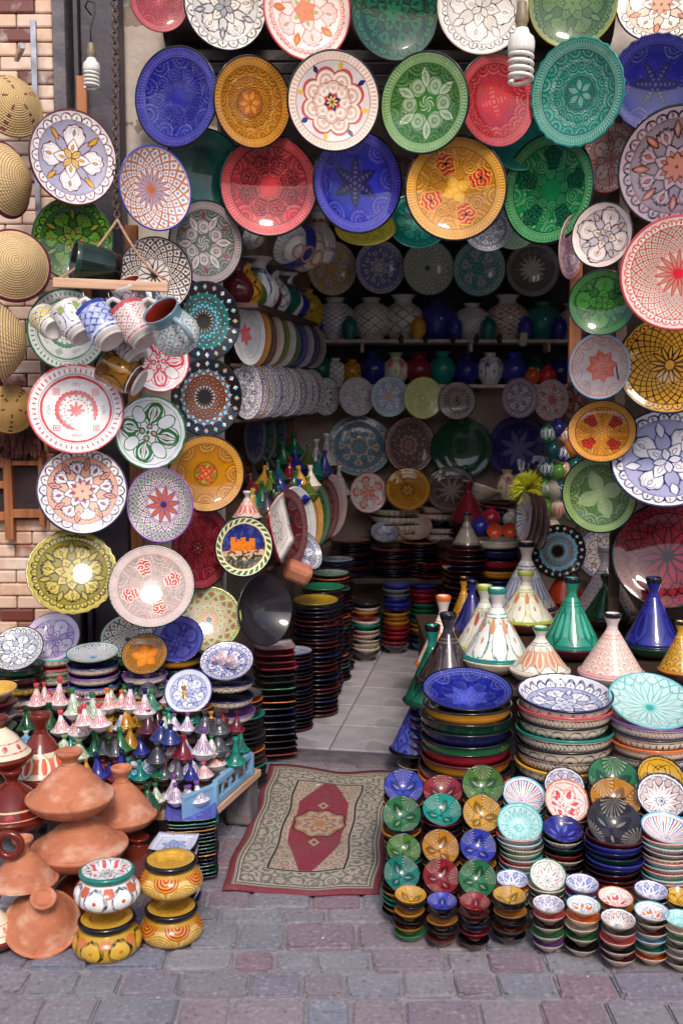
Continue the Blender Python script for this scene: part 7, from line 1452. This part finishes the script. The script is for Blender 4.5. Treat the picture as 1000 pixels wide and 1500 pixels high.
# steel wall rack by the baskets
wrk = empty('wall_rack', at(54, 200, 4.10)); tag(wrk, 'slim steel upright with short arms fixed to the brick wall', 'rack')
z0_ = at(54, 30, 4.10).z-wrk.location.z; z1_ = at(54, 560, 4.10).z-wrk.location.z
box('upright', (0, 0, (z0_+z1_)/2), (.022, .02, z0_-z1_), M_steel, wrk, .002)
for py in (92, 192, 305):
    z = at(54, py, 4.10).z-wrk.location.z; box('arm', (-.035, -.07, z+.015), (.018, .16, .022), M_steel, wrk, .002, rz=.45)

# ------------------------------------------------------------------ mugs
MUG = [(0, .06, 1), (.40, .06, 1), (.44, .5, 1), (.47, 1.0, 2), (.50, 1.02, 2), (.52, 1.0, 2), (.50, .9, 0), (.48, .5, 0), (.47, .26, 0), (.40, .16, 0), (.39, .02, 0), (.33, .0, 0), (.31, .03, 0), (0, .03, 0)]
JUG = [(0, .06, 1), (.35, .08, 1), (.5, .35, 1), (.38, .75, 1), (.42, 1.0, 2), (.45, 1.02, 2), (.46, 1.0, 2), (.42, .78, 0), (.55, .4, 0), (.5, .16, 0), (.38, .02, 0), (0, .02, 0)]
mug_me = lathe('mug_shape', MUG, 36); jug_me = lathe('jug_shape', smooth_prof(JUG, 2), 36)
hpts = [(.44, 0, .82), (.56, 0, .90), (.70, 0, .86), (.78, 0, .7), (.77, 0, .5), (.68, 0, .34), (.54, 0, .25), (.44, 0, .24)]
handle_me = tube_me('mug_handle', hpts, .065, 8); handle_me.materials.append(None)
def mug(px, py, Y, ang, toward, wpx, body, inner, rim, label, jug=False, spin=0., handle_mat=None):
    """ang: direction of the mouth in the picture (degrees, 90 = up); toward > 0 tips the mouth to the viewer"""
    p = at(px, py+4, Y); S = wpx*1.36/ppm(p)
    a = math.radians(ang); n_ = Vector((math.cos(a), -toward, math.sin(a))).normalized()
    r = empty('mug', p); tag(r, label, 'mug', 'mugs hanging from the rail'); r.rotation_euler = frame_from(n_, spin).to_euler()
    b = link('body', jug_me if jug else mug_me, [body, inner, rim], r); b.scale = (S, S, S*1.12); b.location = (0, 0, -S*.55)
    h = link('handle', handle_me, [handle_mat or rim], r); h.scale = (S, S, S*1.12); h.location = (0, 0, -S*.55)
def mugm(name, base, line, style='net', **k): return s_body('mug_'+name, base, line, style, k.pop('n', 9), .3, .9, lw=k.pop('lw', .06), asp=k.pop('asp', 2), bands=((.2, .24, line), (.92, .95, line), (-.1, .2, '#d9d0ca')), **k)
MW = glaze('#d9d0ca')
mug(72, 470, 3.70, 140, -.9, 30, mugm('yel', '#d6cdb4', '#3a3f5a', fill='#c8b24a'), MW, MW, 'white mug with yellow checks seen from its base, leftmost on the rail', spin=2.3)
mug(110, 470, 3.66, 125, -.35, 36, mugm('multi', '#d4cdd0', '#3a3a4a', 'lobe', n=6, acc='#8a9a4a'), MW, MW, 'white mug with grey leaves and black stripes, second on the rail', spin=1.9)
mug(150, 475, 3.64, 128, -.35, 40, mugm('blue', '#ccd0dc', '#2c3f92', 'net', n=10, asp=3, lw=.11, fill='#a8b4d8'), MW, glaze('#2c3f92'), 'white mug with bold blue lattice in the middle of the rail', spin=1.9, handle_mat=MW)
mug(200, 474, 3.64, 125, -.3, 40, mugm('red', '#dcd2d0', '#c24a52', 'net', n=11, asp=3, acc='#8a9a5a'), MW, glaze('coral'), 'white mug with red net pattern on the rail', spin=1.9, handle_mat=MW)
mug(254, 478, 3.55, 120, .75, 46, s_body('mug_jug', '#c4ccc8', '#3a7a8a', 'scale', 12, .1, .85, acc='#b85a4a', asp=6), glaze('#7a2418'), glaze('#6a8a98'), 'teal scaled milk jug with rust red inside at the rail end', jug=True, spin=-.4, handle_mat=glaze('#8aa0a8'))
mug(181, 543, 3.78, 150, -.1, 40, mugm('brown', '#8a5c14', '#2a1a0a', 'lobe', n=5, fill='#9a6c1c', acc='#6a3a0c'), glaze('brown'), glaze('#6a4410'), 'honey brown mug with black leaves hanging below the others', spin=1.7)
mug(143, 386, 3.80, 170, .45, 44, glaze('#14241a'), BLK, glaze('#1f3a28'), 'black green mug lying above the rail in front of the green plate', spin=2.6, handle_mat=glaze('#2c5a34'))
mug(194, 434, 3.78, 110, .5, 34, mugm('rinner', '#c8bcc0', '#5a4a5a'), glaze('#8a2a1a'), MW, 'mug with rust red inside half hidden behind the rail', spin=.4)
mug(228, 446, 3.92, 130, -.2, 32, mugm('tl2', '#b4c4c8', '#4a8a98', 'scale', asp=4), MW, MW, 'pale mug with turquoise scales hidden behind the red net mug', spin=.9)
mug(188, 505, 3.78, 130, -.3, 34, mugm('gr2', '#bcb4b8', '#8a4a54', asp=3), MW, MW, 'grey pink mug hidden under the blue lattice one', spin=.9)

# ------------------------------------------------------------------ straw baskets
def strawmat(name, c, c2, accent=None):
    g = Pat(name, .85, warp=0, bump=.4, var=.2, spec=.2); g.base(c)
    rows = (g.r*13 - g.z*5); w = (g.t*TAU*44 + (rows.floor())*1.9).sin(); rr = (rows*TAU).sin()
    g.paint(w.gt(.2), c2, .6); g.paint(rr.lt(-.6), '#7d6038', .75)
    if accent: g.paint((g.t*5).frac().lt(.16)*(g.z*6).frac().lt(.5), accent, .85)
    g.add_h(w*.7+rr); return g.done()
SM = strawmat('straw_plait', '#c9a771', '#dcc092', '#6a1f34'); SM2 = strawmat('straw_coil', '#cfae7c', '#ddc49a'); SM3 = strawmat('straw_dark', '#b08750', '#c8a468', '#4a1420'); M_wine = surf('wine_rim', '#7a2040', '#5e1830', 50, .9, .6)
HAT = [(0, .62, 0)]+[(.12+.85*(i/10), .62-.62*((i/10)**1.7), 0) for i in range(0, 11)]
HAT[-1] = (.97, 0, 1); HAT += [(1.04, -.03, 1), (1.05, -.08, 1), (1.0, -.11, 1), (.93, -.09, 0), (.5, .2, 0), (0, .5, 0)]
hat_me = lathe('hat_shape', HAT, 48, nslots=2)
for px, py, Y, w, n_, m, r_, lab in ((20, 150, 3.95, 92, (.55, -.75, .2), SM, SM, 'golden plaited straw basket lid with wine marks, topmost at the left edge'), (20, 262, 3.86, 106, (.93, -.35, .05), SM2, M_wine, 'coiled straw basket lid with wine rim turned sideways under the steel arm'),
                                (22, 386, 3.80, 104, (.42, -.9, .1), SM2, M_wine, 'pale straw basket lid with wine leaf marks beside the green plate'), (14, 500, 3.86, 124, (.97, .2, .03), SM2, M_wine, 'straw basket seen edge on with wine and teal bands'),
                                (16, 598, 3.92, 70, (.45, -.9, .1), SM3, SM3, 'dark golden straw basket lid with brown star beside the red ringed plate')):
    p = at(px, py, Y); R = w/2/ppm(p); v = Vector(n_).normalized()
    b = empty('straw_basket', p); b.rotation_euler = frame_from(v, random.uniform(0, 6)).to_euler(); tag(b, lab, 'basket', 'straw baskets on the brick wall')
    o = link('weave', hat_me, [m, r_], b); o.scale = (R, R, R*.95); o.location = (0, 0, -R*.2)
# wooden stool frame and dark cloth at the left edge
fr = empty('wooden_stand', at(20, 760, 4.13)); tag(fr, 'orange wooden stand of square bars at the left edge beside the peach plate', 'stand')
def bar(a, b, w, Y=4.13):
    A = at(*a, Y); B = at(*b, Y); c = (A+B)/2-fr.location; d = B-A
    if abs(d.x) > abs(d.z): box('rail', c, (abs(d.x), .03, w), M_woodo, fr, .003)
    else: box('leg', c, (w, .035, abs(d.z)), M_woodo, fr, .003)
bar((14, 655), (14, 790), .035); bar((-40, 676), (12, 676), .05); bar((18, 678), (60, 678), .02); bar((-40, 710), (12, 710), .03); bar((18, 752), (60, 752), .035); bar((-40, 756), (12, 756), .035); bar((62, 660), (62, 770), .02)
M_cloth = surf('dark_cloth', '#3c2a2c', '#2c2024', 8, .95, .4)
p = at(25, 716, 4.155); o = box('seat_panel', p-fr.location, (.26, .02, .20), M_cloth, fr, .004)
p = at(28, 642, 4.10); o = link('dried_bundle', mesh_of('bundle', *(lambda vs: (vs[0], vs[1]))((lambda: (lambda V, F: [([V.extend([(x, y, z), (x+.004, y, z), (x+.01, y-.01, z-.05), (x+.004, y-.012, z-.055)]), F.append((len(V)-4, len(V)-3, len(V)-2, len(V)-1))]) for x, y, z in [(random.uniform(-.11, .09), random.uniform(-.04, .04), random.uniform(-.03, .05)) for _ in range(500)]] and (V, F))([], []))()), smooth=False), [surf('dried_leaf', '#5a2c24', '#3c1c18', 20, .9, .2)]); o.location = p; tag(o, 'dark reddish dried bundle lying on the wooden stand', 'bundle'); o['kind'] = 'stuff'

# flecks of litter on the paving
LW = ['below the near rug edge, left one', 'below the near rug edge, right one', 'just in front of the cobalt front bowls', 'between the rug and the golden ashtray pots', 'in the bottom left of the picture', 'in front of the yellow rayed front bowl', 'in front of the grey scale bowl', 'at the bottom centre of the picture', 'touching the near left rug corner', 'at the bottom right of the picture']
for i, (px, py) in enumerate(((440, 1392), (472, 1376), (610, 1404), (345, 1415), (228, 1462), (700, 1452), (860, 1432), (520, 1448), (402, 1340), (962, 1446))):
    a = random.uniform(.006, .011); o = link('litter_fleck', mesh_of('fleck_%d' % i, [(0, 0, 0), (a, a*.2, .002), (a*.8, a*.7, .003), (a*.1, a*.6, .001)], [(0, 1, 2, 3)], smooth=False), [M_white]); q = on(px, py, .004); o.location = q; o.rotation_euler = (0, 0, random.uniform(0, 6))
    tag(o, 'tiny pale fleck of litter on the paving %s' % LW[i], 'litter', 'litter flecks on the paving')
